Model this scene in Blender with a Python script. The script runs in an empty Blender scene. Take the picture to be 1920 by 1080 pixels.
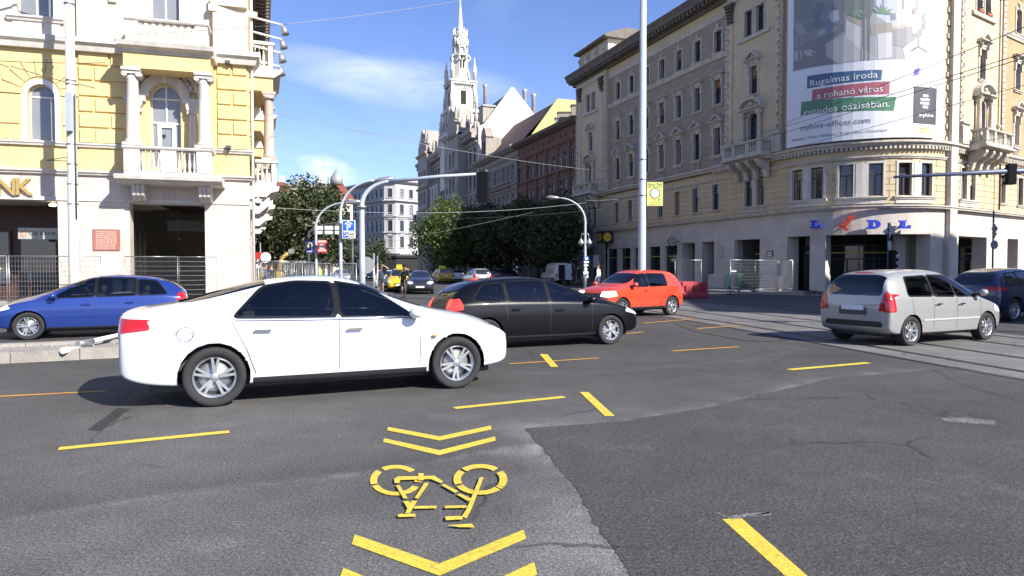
import bpy, bmesh, math, random
from mathutils import Vector, Matrix
rad = math.radians
random.seed(7)
sc = bpy.context.scene
COL = sc.collection

# ------------------------------------------------------------------ camera, sky, sun, exposure
CAM_H, PITCH, FPX = 1.65, rad(1.7), 1280.0
cam_d = bpy.data.cameras.new("camera"); cam_d.lens = 24; cam_d.sensor_width = 36
cam_d.clip_start = 0.05; cam_d.clip_end = 3000
cam = bpy.data.objects.new("camera", cam_d); COL.objects.link(cam)
cam.location = (0, 0, CAM_H); cam.rotation_euler = (math.pi/2 - PITCH, 0, 0)
sc.camera = cam
SUN_AZ, SUN_EL = 131.0, 34.5
sd = bpy.data.lights.new("sun", 'SUN'); sd.energy = 5.0; sd.angle = rad(0.5); sd.color = (1.0, 0.955, 0.88)
sun = bpy.data.objects.new("sun", sd); COL.objects.link(sun)
_s = Vector((math.sin(rad(SUN_AZ))*math.cos(rad(SUN_EL)), math.cos(rad(SUN_AZ))*math.cos(rad(SUN_EL)), math.sin(rad(SUN_EL))))
sun.rotation_euler = _s.to_track_quat('Z', 'Y').to_euler(); sun.location = _s*200
wd = bpy.data.worlds.new("World"); sc.world = wd; wd.use_nodes = True
sc.view_settings.view_transform = 'Standard'; sc.view_settings.look = 'None'
sc.view_settings.exposure = 0.9; sc.view_settings.gamma = 1

def world_nodes():
    nt = wd.node_tree; N = nt.nodes; L = nt.links; N.clear()
    out = N.new('ShaderNodeOutputWorld'); bg = N.new('ShaderNodeBackground'); L.new(bg.outputs[0], out.inputs[0])
    sky = N.new('ShaderNodeTexSky'); sky.sky_type = 'NISHITA'; sky.sun_disc = False
    sky.sun_elevation = rad(SUN_EL); sky.sun_rotation = rad(SUN_AZ); sky.altitude = 120
    sky.air_density = 1.0; sky.dust_density = 0.25; sky.ozone_density = 4.0
    tc = N.new('ShaderNodeTexCoord'); sep = N.new('ShaderNodeSeparateXYZ'); L.new(tc.outputs['Generated'], sep.inputs[0])
    def M(op, a, b=None, c=None, clamp=False):
        n = N.new('ShaderNodeMath'); n.operation = op; n.use_clamp = clamp
        for i, v in enumerate((a, b, c)):
            if v is None: continue
            if hasattr(v, 'is_linked') or hasattr(v, 'links'): L.new(v, n.inputs[i])
            else: n.inputs[i].default_value = v
        return n.outputs[0]
    X, Y, Z = sep.outputs
    az = M('ARCTAN2', X, Y); el = M('ARCSINE', Z)
    comb = N.new('ShaderNodeCombineXYZ'); L.new(az, comb.inputs[0]); L.new(el, comb.inputs[1])
    def noise(scale, sx, sy, rot, detail=6, rough=.6, w=0.):
        mp = N.new('ShaderNodeMapping'); mp.inputs['Scale'].default_value = (sx, sy, 1); mp.inputs['Rotation'].default_value = (0, 0, rot)
        mp.inputs['Location'].default_value = (w, w, 0)
        L.new(comb.outputs[0], mp.inputs[0]); n = N.new('ShaderNodeTexNoise'); n.inputs['Scale'].default_value = scale
        n.inputs['Detail'].default_value = detail; n.inputs['Roughness'].default_value = rough; n.inputs['Distortion'].default_value = .35
        L.new(mp.outputs[0], n.inputs['Vector']); return n.outputs[0]
    def blob(a0, e0, sa, se, tilt):                # soft elliptical region of sky where a cloud lies
        da = M('SUBTRACT', az, a0); de = M('SUBTRACT', M('SUBTRACT', el, e0), M('MULTIPLY', da, tilt))
        q = M('ADD', M('POWER', M('ABSOLUTE', M('DIVIDE', da, sa)), 2.0), M('POWER', M('ABSOLUTE', M('DIVIDE', de, se)), 2.0))
        return M('SUBTRACT', 1.0, q, clamp=True)
    n1 = noise(7, 1, 3.2, .17); n2 = noise(16, 1, 1.5, 0, 8, .65, 3.1); n3 = noise(3.0, 1, 3, .5, 7, .6, 9.)
    c1 = M('MULTIPLY', blob(-.215, .262, .155, .034, -.155), M('MULTIPLY_ADD', n1, 2.0, -.45, True))
    c1 = M('ADD', c1, M('MULTIPLY', blob(-.11, .262, .15, .03, -.10), M('MULTIPLY_ADD', n1, 1.6, -.45, True)))
    c2 = M('MULTIPLY', blob(-.262, .137, .045, .022, -.25), M('MULTIPLY_ADD', n2, 5.0, -1.9, True))
    c3 = M('MULTIPLY', M('MULTIPLY_ADD', n3, 2.6, -1.4, True), .2)
    c = M('ADD', M('ADD', M('MULTIPLY', c1, .62), M('MULTIPLY', c2, .95)), c3, clamp=True)
    tint = N.new('ShaderNodeMix'); tint.data_type = 'RGBA'; tint.blend_type = 'MULTIPLY'; tint.inputs['Factor'].default_value = 1
    L.new(sky.outputs[0], tint.inputs['A']); tint.inputs['B'].default_value = (1.0, .955, 1.20, 1)
    mx = N.new('ShaderNodeMix'); mx.data_type = 'RGBA'; L.new(c, mx.inputs['Factor'])
    L.new(tint.outputs['Result'], mx.inputs['A']); mx.inputs['B'].default_value = (6.6, 7.2, 7.8, 1)
    L.new(mx.outputs['Result'], bg.inputs['Color']); bg.inputs['Strength'].default_value = 0.092
world_nodes()

# ------------------------------------------------------------------ where a photographed point lies in the place
def ray(x, y):
    u, v = (x-960)/FPX, (540-y)/FPX
    return Vector((u, math.cos(PITCH)+v*math.sin(PITCH), -math.sin(PITCH)+v*math.cos(PITCH)))
def G(x, y, z=0.0):                 # on the ground (or a level z)
    d = ray(x, y); t = (z-CAM_H)/d.z
    return Vector((d.x*t, d.y*t, z))
def AT(x, y, Y):                    # at depth Y
    d = ray(x, y); t = Y/d.y
    return Vector((d.x*t, Y, CAM_H+d.z*t))

# ------------------------------------------------------------------ objects
ORG = {}
def empty(name, loc, label=None, cat=None, group=None, kind=None, rz=0):
    o = bpy.data.objects.new(name, None); COL.objects.link(o); o.location = loc; o.rotation_euler.z = rz
    o.empty_display_size = .2
    ORG[o] = Vector(loc) if rz == 0 else None
    tag(o, label, cat, group, kind); return o
def tag(o, label=None, cat=None, group=None, kind=None):
    if label: o['label'] = label
    if cat: o['category'] = cat
    if group: o['group'] = group
    if kind: o['kind'] = kind
    return o
def kids(o): return [c for c in bpy.data.objects if c.parent == o]
def copy_tree(o, parent=None, ch=None):
    if ch is None:
        ch = {}
        for c in bpy.data.objects:
            if c.parent: ch.setdefault(c.parent, []).append(c)
    c = o.copy(); COL.objects.link(c); c.parent = parent
    for k in ch.get(o, []): copy_tree(k, c, ch)
    return c
def link_mesh(name, me, parent=None, org=None):
    o = bpy.data.objects.new(name, me); COL.objects.link(o)
    if parent is not None:
        o.parent = parent; ORG[o] = ORG.get(parent)
    else: ORG[o] = Vector(org) if org is not None else Vector((0, 0, 0))
    return o

class MB:
    """collects shapes; build() links them as ONE mesh object"""
    def __init__(s, fn=None): s.v=[]; s.uv=[]; s.f=[]; s.fm=[]; s.fs=[]; s.mats=[]; s.cur=0; s.fn=fn; s.sm=False
    def m(s, mat):
        if mat not in s.mats: s.mats.append(mat)
        s.cur = s.mats.index(mat); return s
    def vert(s, p):
        x, y, z = p[0], p[1], p[2]
        s.uv.append((x+y, z)); s.v.append(s.fn(x, y, z) if s.fn else Vector((x, y, z))); return len(s.v)-1
    def face(s, pts, smooth=None):
        s.f.append([s.vert(p) for p in pts]); s.fm.append(s.cur); s.fs.append(s.sm if smooth is None else smooth)
    def fidx(s, idx, smooth=None):
        s.f.append(list(idx)); s.fm.append(s.cur); s.fs.append(s.sm if smooth is None else smooth)
    def box(s, x0, x1, y0, y1, z0, z1, nx=1, taper=0, ch=0):
        if x1 < x0: x0, x1 = x1, x0
        if y1 < y0: y0, y1 = y1, y0
        if ch and nx == 1:                      # chamfered towards +y (outward face of a facade block)
            a = [(x0,y0,z0),(x1,y0,z0),(x1,y0,z1),(x0,y0,z1)]; b = [(x0+ch,y1,z0+ch),(x1-ch,y1,z0+ch),(x1-ch,y1,z1-ch),(x0+ch,y1,z1-ch)]
            ia = [s.vert(p) for p in a]; ib = [s.vert(p) for p in b]
            s.fidx(ib)
            for i in range(4): s.fidx((ia[i], ia[(i+1)%4], ib[(i+1)%4], ib[i]))
            return
        R_ = []
        for i in range(nx+1):
            x = x0+(x1-x0)*i/nx
            R_.append([s.vert((x,y0,z0)), s.vert((x,y1,z0)), s.vert((x,y1,z1)), s.vert((x,y0,z1))])
        for i in range(nx):
            a, b = R_[i], R_[i+1]
            for k in range(4): s.fidx((a[k], b[k], b[(k+1)%4], a[(k+1)%4]))
        s.fidx(R_[0]); s.fidx(R_[-1][::-1])
    def bar(s, prof, x0, x1, nx=1):             # a moulding: profile of (y,z) points swept along x
        R_ = [[s.vert((x0+(x1-x0)*i/nx, y, z)) for y, z in prof] for i in range(nx+1)]
        n = len(prof)
        for i in range(nx):
            for k in range(n): s.fidx((R_[i][k], R_[i+1][k], R_[i+1][(k+1)%n], R_[i][(k+1)%n]))
        s.fidx(R_[0]); s.fidx(R_[-1][::-1])
    def prism(s, poly, y0, y1, ax='y'):         # polygon of (x,z) between depths y0 and y1
        f = {'y': lambda a, b, t: (a, t, b), 'z': lambda a, b, t: (a, b, t), 'x': lambda a, b, t: (t, a, b)}[ax]
        ia = [s.vert(f(a, b, y0)) for a, b in poly]; ib = [s.vert(f(a, b, y1)) for a, b in poly]
        n = len(poly); s.fidx(ia[::-1]); s.fidx(ib)
        for i in range(n): s.fidx((ia[i], ia[(i+1)%n], ib[(i+1)%n], ib[i]))
    def tube(s, pts, r, n=8, caps=True, smooth=True):
        pts = [Vector(p) for p in pts]; k = len(pts); rr = r if isinstance(r, (list, tuple)) else [r]*k
        rings = []; prev = None
        for i, p in enumerate(pts):
            t = (pts[min(i+1, k-1)]-pts[max(i-1, 0)]).normalized()
            ref = prev if prev is not None else (Vector((0,0,1)) if abs(t.z) < .9 else Vector((1,0,0)))
            a = ref - t*ref.dot(t)
            if a.length < 1e-5: a = Vector((1,0,0)) - t*t.x
            a.normalize(); b = t.cross(a); prev = a
            rings.append([s.vert(p+(a*math.cos(2*math.pi*j/n)+b*math.sin(2*math.pi*j/n))*rr[i]) for j in range(n)])
        for i in range(k-1):
            for j in range(n): s.fidx((rings[i][j], rings[i][(j+1)%n], rings[i+1][(j+1)%n], rings[i+1][j]), smooth)
        if caps: s.fidx(rings[0][::-1], False); s.fidx(rings[-1], False)
    def lathe(s, prof, c=(0,0,0), n=12, smooth=True, a0=0, rot=None, caps=True):   # profile of (radius, height)
        rings = []
        for r, z in prof:
            ring = []
            for j in range(n):
                a = a0+2*math.pi*j/n; p = Vector((r*math.cos(a), r*math.sin(a), z))
                if rot is not None: p = rot @ p
                ring.append(s.vert(Vector(c)+p))
            rings.append(ring)
        for i in range(len(prof)-1):
            for j in range(n): s.fidx((rings[i][j], rings[i][(j+1)%n], rings[i+1][(j+1)%n], rings[i+1][j]), smooth)
        if caps: s.fidx(rings[0][::-1], False); s.fidx(rings[-1], False)
    def ball(s, c, r, n=10, k=6, sq=(1,1,1)):
        prof = [(max(1e-4, math.sin(math.pi*i/k)), -math.cos(math.pi*i/k)) for i in range(k+1)]
        s.lathe([(a*r*sq[0], b*r*sq[2]) for a, b in prof], c, n)
    def build(s, name, parent=None, org=None, recalc=True, at=None):
        me = bpy.data.meshes.new(name)
        o = ORG.get(parent) if parent is not None else (Vector(org) if org is not None else Vector((0,0,0)))
        if o is None: o = Vector((0,0,0))
        me.from_pydata([tuple(p-o) for p in s.v], [], s.f)
        for mt in s.mats: me.materials.append(mt)
        me.polygons.foreach_set('material_index', s.fm); me.polygons.foreach_set('use_smooth', s.fs)
        uvl = me.uv_layers.new(name='UVMap')
        buf = [0.0]*(2*len(me.loops))
        for i, l in enumerate(me.loops): buf[2*i], buf[2*i+1] = s.uv[l.vertex_index]
        uvl.data.foreach_set('uv', buf)
        if recalc:
            bm = bmesh.new(); bm.from_mesh(me); bmesh.ops.recalc_face_normals(bm, faces=bm.faces[:]); bm.to_mesh(me); bm.free()
        me.update()
        ob = link_mesh(name, me, parent, org)
        if parent is None and org is not None: ob.location = org
        return ob

class Path:
    """a facade line seen from outside, left to right: (u along, d outward, z up)"""
    def __init__(s, pts):
        s.p = [Vector((a, b, 0)) for a, b in pts]; s.l = [0.0]
        for a, b in zip(s.p, s.p[1:]): s.l.append(s.l[-1]+(b-a).length)
        s.L = s.l[-1]; n = []
        for a, b in zip(s.p, s.p[1:]):
            d = (b-a).normalized(); n.append(Vector((d.y, -d.x, 0)))
        s.n = n; s.vn = [n[0]]
        for i in range(1, len(n)):
            b = (n[i-1]+n[i]); c = n[i-1].dot(n[i])
            s.vn.append(b/(1+c))                  # mitre
        s.vn.append(n[-1])
    def seg(s, u):
        i = 0
        while i < len(s.n)-1 and u > s.l[i+1]: i += 1
        return i
    def __call__(s, u, d, z):
        i = s.seg(u); t = (u-s.l[i])/(s.l[i+1]-s.l[i])
        if 0 <= t <= 1: nn = s.vn[i].lerp(s.vn[i+1], t)
        else: nn = s.n[i]
        if (s.l[i+1]-s.l[i]) > 2.0:               # long straight runs keep their own normal except at the very ends
            nn = s.n[i]
            if abs(u-s.l[i]) < 1e-4 and i > 0: nn = s.vn[i]
            if abs(u-s.l[i+1]) < 1e-4 and i < len(s.n)-1: nn = s.vn[i+1]
        p = s.p[i].lerp(s.p[i+1], t) + nn*d
        return Vector((p.x, p.y, z))
    def at(s, x, y, d=0.0):
        """(u, z) of the photographed point (x,y) on this facade, d in front of it"""
        r = ray(x, y); best = None
        for i, nn in enumerate(s.n):
            den = r.x*nn.x+r.y*nn.y
            if den >= -1e-6: continue
            q = s.p[i]+nn*d; t = (q.x*nn.x+q.y*nn.y)/den
            if t <= 0: continue
            P = Vector((r.x*t, r.y*t, 0)); dd = (s.p[i+1]-s.p[i]).normalized(); u = (P-q).dot(dd)
            Ls = s.l[i+1]-s.l[i]; lo = -60 if i == 0 else -.25; hi = Ls+(60 if i == len(s.n)-1 else .25)
            if lo <= u <= hi and (best is None or t < best[0]): best = (t, s.l[i]+u, CAM_H+r.z*t)
        return (best[1], best[2])

def tmesh(txt, size, ax='CENTER', ext=0.0, bold=False, shear=0.0):
    """letters of the built-in font as (verts, faces) in the xy plane"""
    cu = bpy.data.curves.new('t', 'FONT'); cu.body = txt; cu.size = size; cu.align_x = ax; cu.align_y = 'CENTER'
    cu.extrude = ext; cu.resolution_u = 2; cu.offset = .012*size if bold else 0; cu.shear = shear
    ob = bpy.data.objects.new('t', cu); COL.objects.link(ob)
    dg = bpy.context.evaluated_depsgraph_get(); e = ob.evaluated_get(dg); me = e.to_mesh()
    V = [v.co.copy() for v in me.vertices]; F = [list(p.vertices) for p in me.polygons]
    e.to_mesh_clear(); bpy.data.objects.remove(ob); bpy.data.curves.remove(cu)
    return V, F
def put_text(mb, txt, size, f, **k):
    """f maps letter coordinates (x right, y up, z out) to a point"""
    V, F = tmesh(txt, size, **k); b = len(mb.v)
    for v in V:
        p = f(v.x, v.y, v.z); mb.uv.append((v.x, v.y)); mb.v.append(mb.fn(*p) if mb.fn else Vector(p))
    for q in F: mb.fidx([i+b for i in q], False)
# ------------------------------------------------------------------ materials
MATS = {}
def mat(name, col, rough=.7, metal=0., var=0., vs=1.0, bump=0., bs=20., coat=0., spec=.5, brick=None, streak=0., emit=None, alpha=None, trans=0., fine=0., gloss_var=0.):
    if name in MATS: return MATS[name]
    m = bpy.data.materials.new(name); MATS[name] = m; m.use_nodes = True
    nt = m.node_tree; N = nt.nodes; L = nt.links; b = N['Principled BSDF']
    c4 = (*col, 1); b.inputs['Base Color'].default_value = c4; b.inputs['Roughness'].default_value = rough
    b.inputs['Metallic'].default_value = metal; b.inputs['Specular IOR Level'].default_value = spec
    if coat: b.inputs['Coat Weight'].default_value = coat; b.inputs['Coat Roughness'].default_value = .04
    if trans: b.inputs['Transmission Weight'].default_value = trans
    if alpha is not None: b.inputs['Alpha'].default_value = alpha
    if emit: b.inputs['Emission Color'].default_value = (*emit[0], 1); b.inputs['Emission Strength'].default_value = emit[1]
    m.diffuse_color = c4
    cur = None
    tc = N.new('ShaderNodeTexCoord')
    def mixmul(a, fac_out, lo, hi):
        mr = N.new('ShaderNodeMapRange'); L.new(fac_out, mr.inputs[0]); mr.inputs[1].default_value = .25; mr.inputs[2].default_value = .75
        mr.inputs[3].default_value = lo; mr.inputs[4].default_value = hi
        mx = N.new('ShaderNodeMix'); mx.data_type = 'RGBA'; mx.blend_type = 'MULTIPLY'; mx.inputs['Factor'].default_value = 1
        if a is None: mx.inputs['A'].default_value = c4
        else: L.new(a, mx.inputs['A'])
        L.new(mr.outputs[0], mx.inputs['B']); return mx.outputs['Result']
    def noise(scale, detail=5, vec=None, rough=.6):
        n = N.new('ShaderNodeTexNoise'); n.inputs['Scale'].default_value = scale; n.inputs['Detail'].default_value = detail
        n.inputs['Roughness'].default_value = rough; L.new(vec or tc.outputs['Object'], n.inputs['Vector']); return n.outputs[0]
    hgt = None
    if brick:
        bw, bh, mort, mcol, c2 = brick
        t = N.new('ShaderNodeTexBrick'); t.inputs['Scale'].default_value = 1; t.inputs['Brick Width'].default_value = bw
        t.inputs['Row Height'].default_value = bh; t.inputs['Mortar Size'].default_value = mort; t.inputs['Color1'].default_value = c4
        t.inputs['Color2'].default_value = (*c2, 1); t.inputs['Mortar'].default_value = (*mcol, 1); t.inputs['Bias'].default_value = 0
        L.new(tc.outputs['UV'], t.inputs['Vector']); cur = t.outputs['Color']; hgt = t.outputs['Fac']
    if var: cur = mixmul(cur, noise(vs), 1-var, 1+var*.6)
    if fine: cur = mixmul(cur, noise(vs*14, 3), 1-fine, 1+fine*.7)
    if streak:
        mp = N.new('ShaderNodeMapping'); mp.inputs['Scale'].default_value = (2.2, 2.2, .12); L.new(tc.outputs['Object'], mp.inputs[0])
        cur = mixmul(cur, noise(1.3, 5, mp.outputs[0], .7), 1-streak, 1+streak*.25)
    if cur is not None: L.new(cur, b.inputs['Base Color'])
    if gloss_var:
        mr = N.new('ShaderNodeMapRange'); L.new(noise(2.0), mr.inputs[0]); mr.inputs[1].default_value = .3; mr.inputs[2].default_value = .7
        mr.inputs[3].default_value = rough-gloss_var; mr.inputs[4].default_value = rough+gloss_var; L.new(mr.outputs[0], b.inputs['Roughness'])
    if bump or hgt:
        bp = N.new('ShaderNodeBump'); bp.inputs['Distance'].default_value = .02; bp.inputs['Strength'].default_value = bump or .4
        if hgt is not None:
            inv = N.new('ShaderNodeMath'); inv.operation = 'SUBTRACT'; inv.inputs[0].default_value = 1; L.new(hgt, inv.inputs[1]); L.new(inv.outputs[0], bp.inputs['Height'])
        else: L.new(noise(bs, 4), bp.inputs['Height'])
        L.new(bp.outputs[0], b.inputs['Normal'])
    return m

YELLOW = mat('yellow_plaster', (.68,.52,.24), .85, var=.08, vs=.8, bump=.25, bs=30, streak=.12)
CREAM = mat('cream_plaster', (.66,.58,.45), .85, var=.12, vs=.7, bump=.2, bs=30, streak=.14)
WSTONE = mat('white_stone', (.62,.58,.52), .8, var=.18, vs=1.5, bump=.25, bs=18, streak=.25)
TRAV = mat('travertine', (.60,.52,.45), .75, var=.12, vs=1.1, streak=.1, brick=(.55,1.45,.006,(.30,.25,.21),(.53,.45,.39)), bump=.3, fine=.06)
TRAV2 = mat('travertine_panels', (.56,.50,.435), .7, var=.14, vs=1.0, brick=(.95,.62,.005,(.32,.27,.22),(.50,.445,.385)), bump=.25, fine=.08)
OCHRE = mat('ochre_plaster', (.56,.45,.28), .85, var=.13, vs=.8, bump=.2, bs=30, streak=.13)
OCHRE2 = mat('pale_ochre_plaster', (.60,.49,.32), .85, var=.12, vs=.8, bump=.2, bs=30, streak=.12)
TRIM = mat('stone_trim', (.57,.52,.44), .8, var=.2, vs=1.6, bump=.25, bs=20, streak=.25)
GBRICK = mat('shaded_wing_brick', (.33,.27,.195), .85, var=.15, vs=1.2, brick=(.28,.085,.012,(.40,.34,.26),(.26,.205,.14)), bump=.5)  # darker brick for the wing in shade; the shade is in the colour
CORNICE = mat('grey_cornice', (.17,.145,.12), .85, var=.3, vs=1.4, bump=.3, bs=14, streak=.2)
REDWALL = mat('red_brown_plaster', (.175,.088,.055), .85, var=.2, vs=.9, bump=.3, bs=18, streak=.2)
GREYWALL = mat('grey_stone_wall', (.34,.30,.25), .85, var=.2, vs=1.0, bump=.3, bs=14, streak=.25)
PALACE = mat('palace_stone', (.40,.365,.315), .85, var=.22, vs=.9, bump=.35, bs=9, streak=.28)
PALEW = mat('pale_tower_stone', (.66,.63,.57), .8, var=.14, vs=.9, bump=.35, bs=9, streak=.15)
GABLE = mat('gable_plaster', (.66,.62,.55), .85, var=.12, vs=.5, streak=.16)
HOTEL = mat('hotel_plaster', (.43,.425,.42), .8, var=.13, vs=.6, streak=.12)
SLATE = mat('dark_slate', (.055,.052,.055), .6, var=.3, vs=2, brick=(.4,.25,.01,(.03,.03,.03),(.075,.07,.07)))
REDROOF = mat('red_tile', (.24,.075,.05), .75, var=.25, vs=2, brick=(.3,.25,.02,(.12,.04,.03),(.19,.06,.045)))
GREYROOF = mat('grey_metal_roof', (.33,.33,.335), .5, var=.15, vs=.8, streak=.15)
GLASS = mat('window_glass', (.022,.025,.03), .05, spec=.8, gloss_var=.03)
GLASS2 = mat('bright_window_glass', (.05,.055,.065), .03, spec=1.0)
PALEGL = mat('milky_window_glass', (.21,.22,.235), .12, spec=.8, var=.12, vs=.8)
WFRAME = mat('white_frame', (.74,.73,.70), .5, var=.08, vs=3)
DFRAME = mat('dark_frame', (.05,.035,.028), .5)
BLIND = mat('ochre_blind', (.30,.17,.05), .8, var=.15, vs=3)
BLIND2 = mat('pale_blind', (.45,.37,.27), .8, var=.15, vs=3)
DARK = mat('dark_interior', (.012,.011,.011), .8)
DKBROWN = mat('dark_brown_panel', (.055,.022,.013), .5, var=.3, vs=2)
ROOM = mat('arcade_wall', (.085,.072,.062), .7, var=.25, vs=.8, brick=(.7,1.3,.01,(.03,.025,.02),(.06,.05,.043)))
SIGNLT = mat('pale_sign', (.35,.36,.33), .5)
GOLD = mat('gold_letters', (.60,.42,.14), .35, metal=.6)
BLACKT = mat('black_print', (.02,.02,.022), .5)
STEEL = mat('galvanised_steel', (.42,.43,.44), .42, metal=.75, var=.18, vs=4)
PGREY = mat('pale_grey_paint', (.40,.44,.49), .4, var=.1, vs=2, spec=.6)
PCREAM = mat('cream_pole_paint', (.58,.57,.54), .5, var=.14, vs=2.5, streak=.2)
PDARK = mat('dark_grey_paint', (.06,.065,.075), .5, var=.15, vs=3)
PBLACK = mat('black_plastic', (.018,.018,.02), .45)
RUBBER = mat('tyre_rubber', (.022,.022,.023), .85, var=.2, vs=8)
ALLOY = mat('alloy_rim', (.62,.63,.65), .3, metal=.85)
CHROME = mat('chrome', (.75,.75,.76), .12, metal=1)
CARGLASS = mat('car_glass', (.012,.015,.02), .03, spec=.9)
LAMP = mat('headlight_glass', (.75,.77,.8), .08, spec=.8, metal=.35)
LAMPON = mat('lit_headlight', (.9,.9,.9), .1, emit=((1,.98,.92), 2.5))
TAIL = mat('red_lamp', (.42,.012,.012), .12, coat=1)
TAILON = mat('lit_red_lamp', (.5,.02,.02), .15, emit=((1,.05,.04), .9))
PLATE = mat('number_plate', (.72,.73,.75), .4)
def worn(m, lo=.60, hi=.72):
    """paint rubbed through to the asphalt in places"""
    nt = m.node_tree; N = nt.nodes; L = nt.links; b = N['Principled BSDF']; tc = N.new('ShaderNodeTexCoord'); n = N.new('ShaderNodeTexNoise'); n.inputs['Scale'].default_value = 26; n.inputs['Detail'].default_value = 6; n.inputs['Roughness'].default_value = .75
    L.new(tc.outputs['Object'], n.inputs['Vector']); r = N.new('ShaderNodeMapRange'); L.new(n.outputs[0], r.inputs[0]); r.inputs[1].default_value = lo; r.inputs[2].default_value = hi; mx = N.new('ShaderNodeMix'); mx.data_type = 'RGBA'
    L.new(r.outputs[0], mx.inputs['Factor']); L.new(b.inputs['Base Color'].links[0].from_socket, mx.inputs['A']); mx.inputs['B'].default_value = (.13,.115,.07,1); L.new(mx.outputs['Result'], b.inputs['Base Color']); return m
YPAINT = mat('yellow_road_paint', (.66,.50,.055), .75, var=.14, vs=2.2, fine=.3, bump=.4, bs=90)
worn(YPAINT)
OPAINT = mat('orange_road_paint', (.58,.27,.05), .75, var=.25, vs=3, fine=.35, bump=.4, bs=90)
worn(OPAINT, .52, .66)
WPAINT = mat('white_road_paint', (.48,.47,.45), .8, var=.3, vs=2.5, fine=.35)
RAIL = mat('rail_steel', (.035,.033,.032), .5, metal=.5)
SIGNBLUE = mat('sign_blue', (.02,.12,.55), .4)
SIGNNAVY = mat('sign_navy', (.02,.025,.13), .4)
SIGNRED = mat('sign_red', (.5,.035,.035), .4)
SIGNWHITE = mat('sign_white', (.78,.78,.76), .4)
SIGNYEL = mat('sign_yellow', (.62,.62,.16), .5, var=.06, vs=2)
SIGNBACK = mat('sign_back', (.30,.30,.30), .6, metal=.2)
REDPLASTIC = mat('red_barrier_plastic', (.33,.02,.03), .5, var=.18, vs=3)
CONC = mat('concrete', (.30,.275,.24), .9, var=.3, vs=2.2, bump=.5, bs=22, fine=.2)
def asphalt(name, base, spec=.06, patch=.25, grain=.55):
    """road surface: coarse stone grain, pale worn chips, large soft tone changes"""
    m = bpy.data.materials.new(name); MATS[name] = m; m.use_nodes = True
    nt = m.node_tree; N = nt.nodes; L = nt.links; b = N['Principled BSDF']; b.inputs['Roughness'].default_value = .85
    b.inputs['Specular IOR Level'].default_value = .35
    tc = N.new('ShaderNodeTexCoord')
    def noise(scale, det=3, rough=.6):
        n = N.new('ShaderNodeTexNoise'); n.inputs['Scale'].default_value = scale; n.inputs['Detail'].default_value = det
        n.inputs['Roughness'].default_value = rough; L.new(tc.outputs['Object'], n.inputs['Vector']); return n.outputs[0]
    def rng(x, a, bb, lo, hi):
        r = N.new('ShaderNodeMapRange'); L.new(x, r.inputs[0])
        for i, v in enumerate((a, bb, lo, hi)): r.inputs[i+1].default_value = v
        return r.outputs[0]
    def mul(a, bb):
        n = N.new('ShaderNodeMath'); n.operation = 'MULTIPLY'; L.new(a, n.inputs[0]); L.new(bb, n.inputs[1]); return n.outputs[0]
    def add(a, bb):
        n = N.new('ShaderNodeMath'); n.operation = 'ADD'; L.new(a, n.inputs[0]); L.new(bb, n.inputs[1]); return n.outputs[0]
    g = rng(noise(95, 2), .33, .67, 1-grain, 1+grain); g2 = rng(noise(42, 3, .7), .33, .67, 1-grain*.75, 1+grain*.75)
    big = rng(noise(.45, 5), .3, .7, 1-patch, 1+patch); mid = rng(noise(2.6, 4), .35, .7, .92, 1.12)
    v = mul(mul(g, g2), mul(big, mid))
    vor = N.new('ShaderNodeTexVoronoi'); vor.inputs['Scale'].default_value = 11; L.new(tc.outputs['Object'], vor.inputs['Vector'])
    chip = mul(rng(vor.outputs['Distance'], .05, .09, 1.0, 0.), rng(noise(3.2, 2), .52, .66, 0., 2.2))
    v = add(v, chip)
    v2 = N.new('ShaderNodeTexVoronoi'); v2.inputs['Scale'].default_value = 34; L.new(tc.outputs['Object'], v2.inputs['Vector'])
    v = add(v, mul(rng(v2.outputs['Distance'], .08, .16, 1.0, 0.), rng(noise(21, 2), .50, .60, 0., 1.3)))
    dn = N.new('ShaderNodeTexNoise'); dn.inputs['Scale'].default_value = 1.6; dn.inputs['Detail'].default_value = 5; L.new(tc.outputs['Object'], dn.inputs['Vector'])
    vm = N.new('ShaderNodeVectorMath'); vm.operation = 'MULTIPLY_ADD'; L.new(dn.outputs['Color'], vm.inputs[0]); vm.inputs[1].default_value = (.5,.5,.5); L.new(tc.outputs['Object'], vm.inputs[2])
    vc = N.new('ShaderNodeTexVoronoi'); vc.feature = 'DISTANCE_TO_EDGE'; vc.inputs['Scale'].default_value = .42; L.new(vm.outputs[0], vc.inputs['Vector'])
    mk = rng(noise(.37, 2), .52, .60, 0., .55); ck = mul(rng(vc.outputs['Distance'], .004, .012, 1., 0.), mk)
    iv = N.new('ShaderNodeMath'); iv.operation = 'SUBTRACT'; iv.inputs[0].default_value = 1; L.new(ck, iv.inputs[1]); v = mul(v, iv.outputs[0])
    wear = rng(noise(.9, 7, .7), .58, .74, 0., 1.0); v = add(v, mul(wear, rng(noise(60, 2), .4, .6, 0., .9)))
    mx = N.new('ShaderNodeMix'); mx.data_type = 'RGBA'; mx.blend_type = 'MULTIPLY'; mx.inputs['Factor'].default_value = 1
    mx.inputs['A'].default_value = (*base, 1); L.new(v, mx.inputs['B']); L.new(mx.outputs['Result'], b.inputs['Base Color'])
    bp = N.new('ShaderNodeBump'); bp.inputs['Strength'].default_value = .55; bp.inputs['Distance'].default_value = .008
    L.new(noise(110, 3), bp.inputs['Height']); L.new(bp.outputs[0], b.inputs['Normal'])
    return m
ASPH = asphalt('asphalt', (.066,.063,.059))
ASPH2 = asphalt('dark_asphalt', (.058,.055,.051), patch=.18)
ASPH3 = asphalt('worn_asphalt', (.155,.150,.145), patch=.2, grain=.75)
ASPH4 = asphalt('black_asphalt', (.03,.0285,.027), patch=.2)
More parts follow.
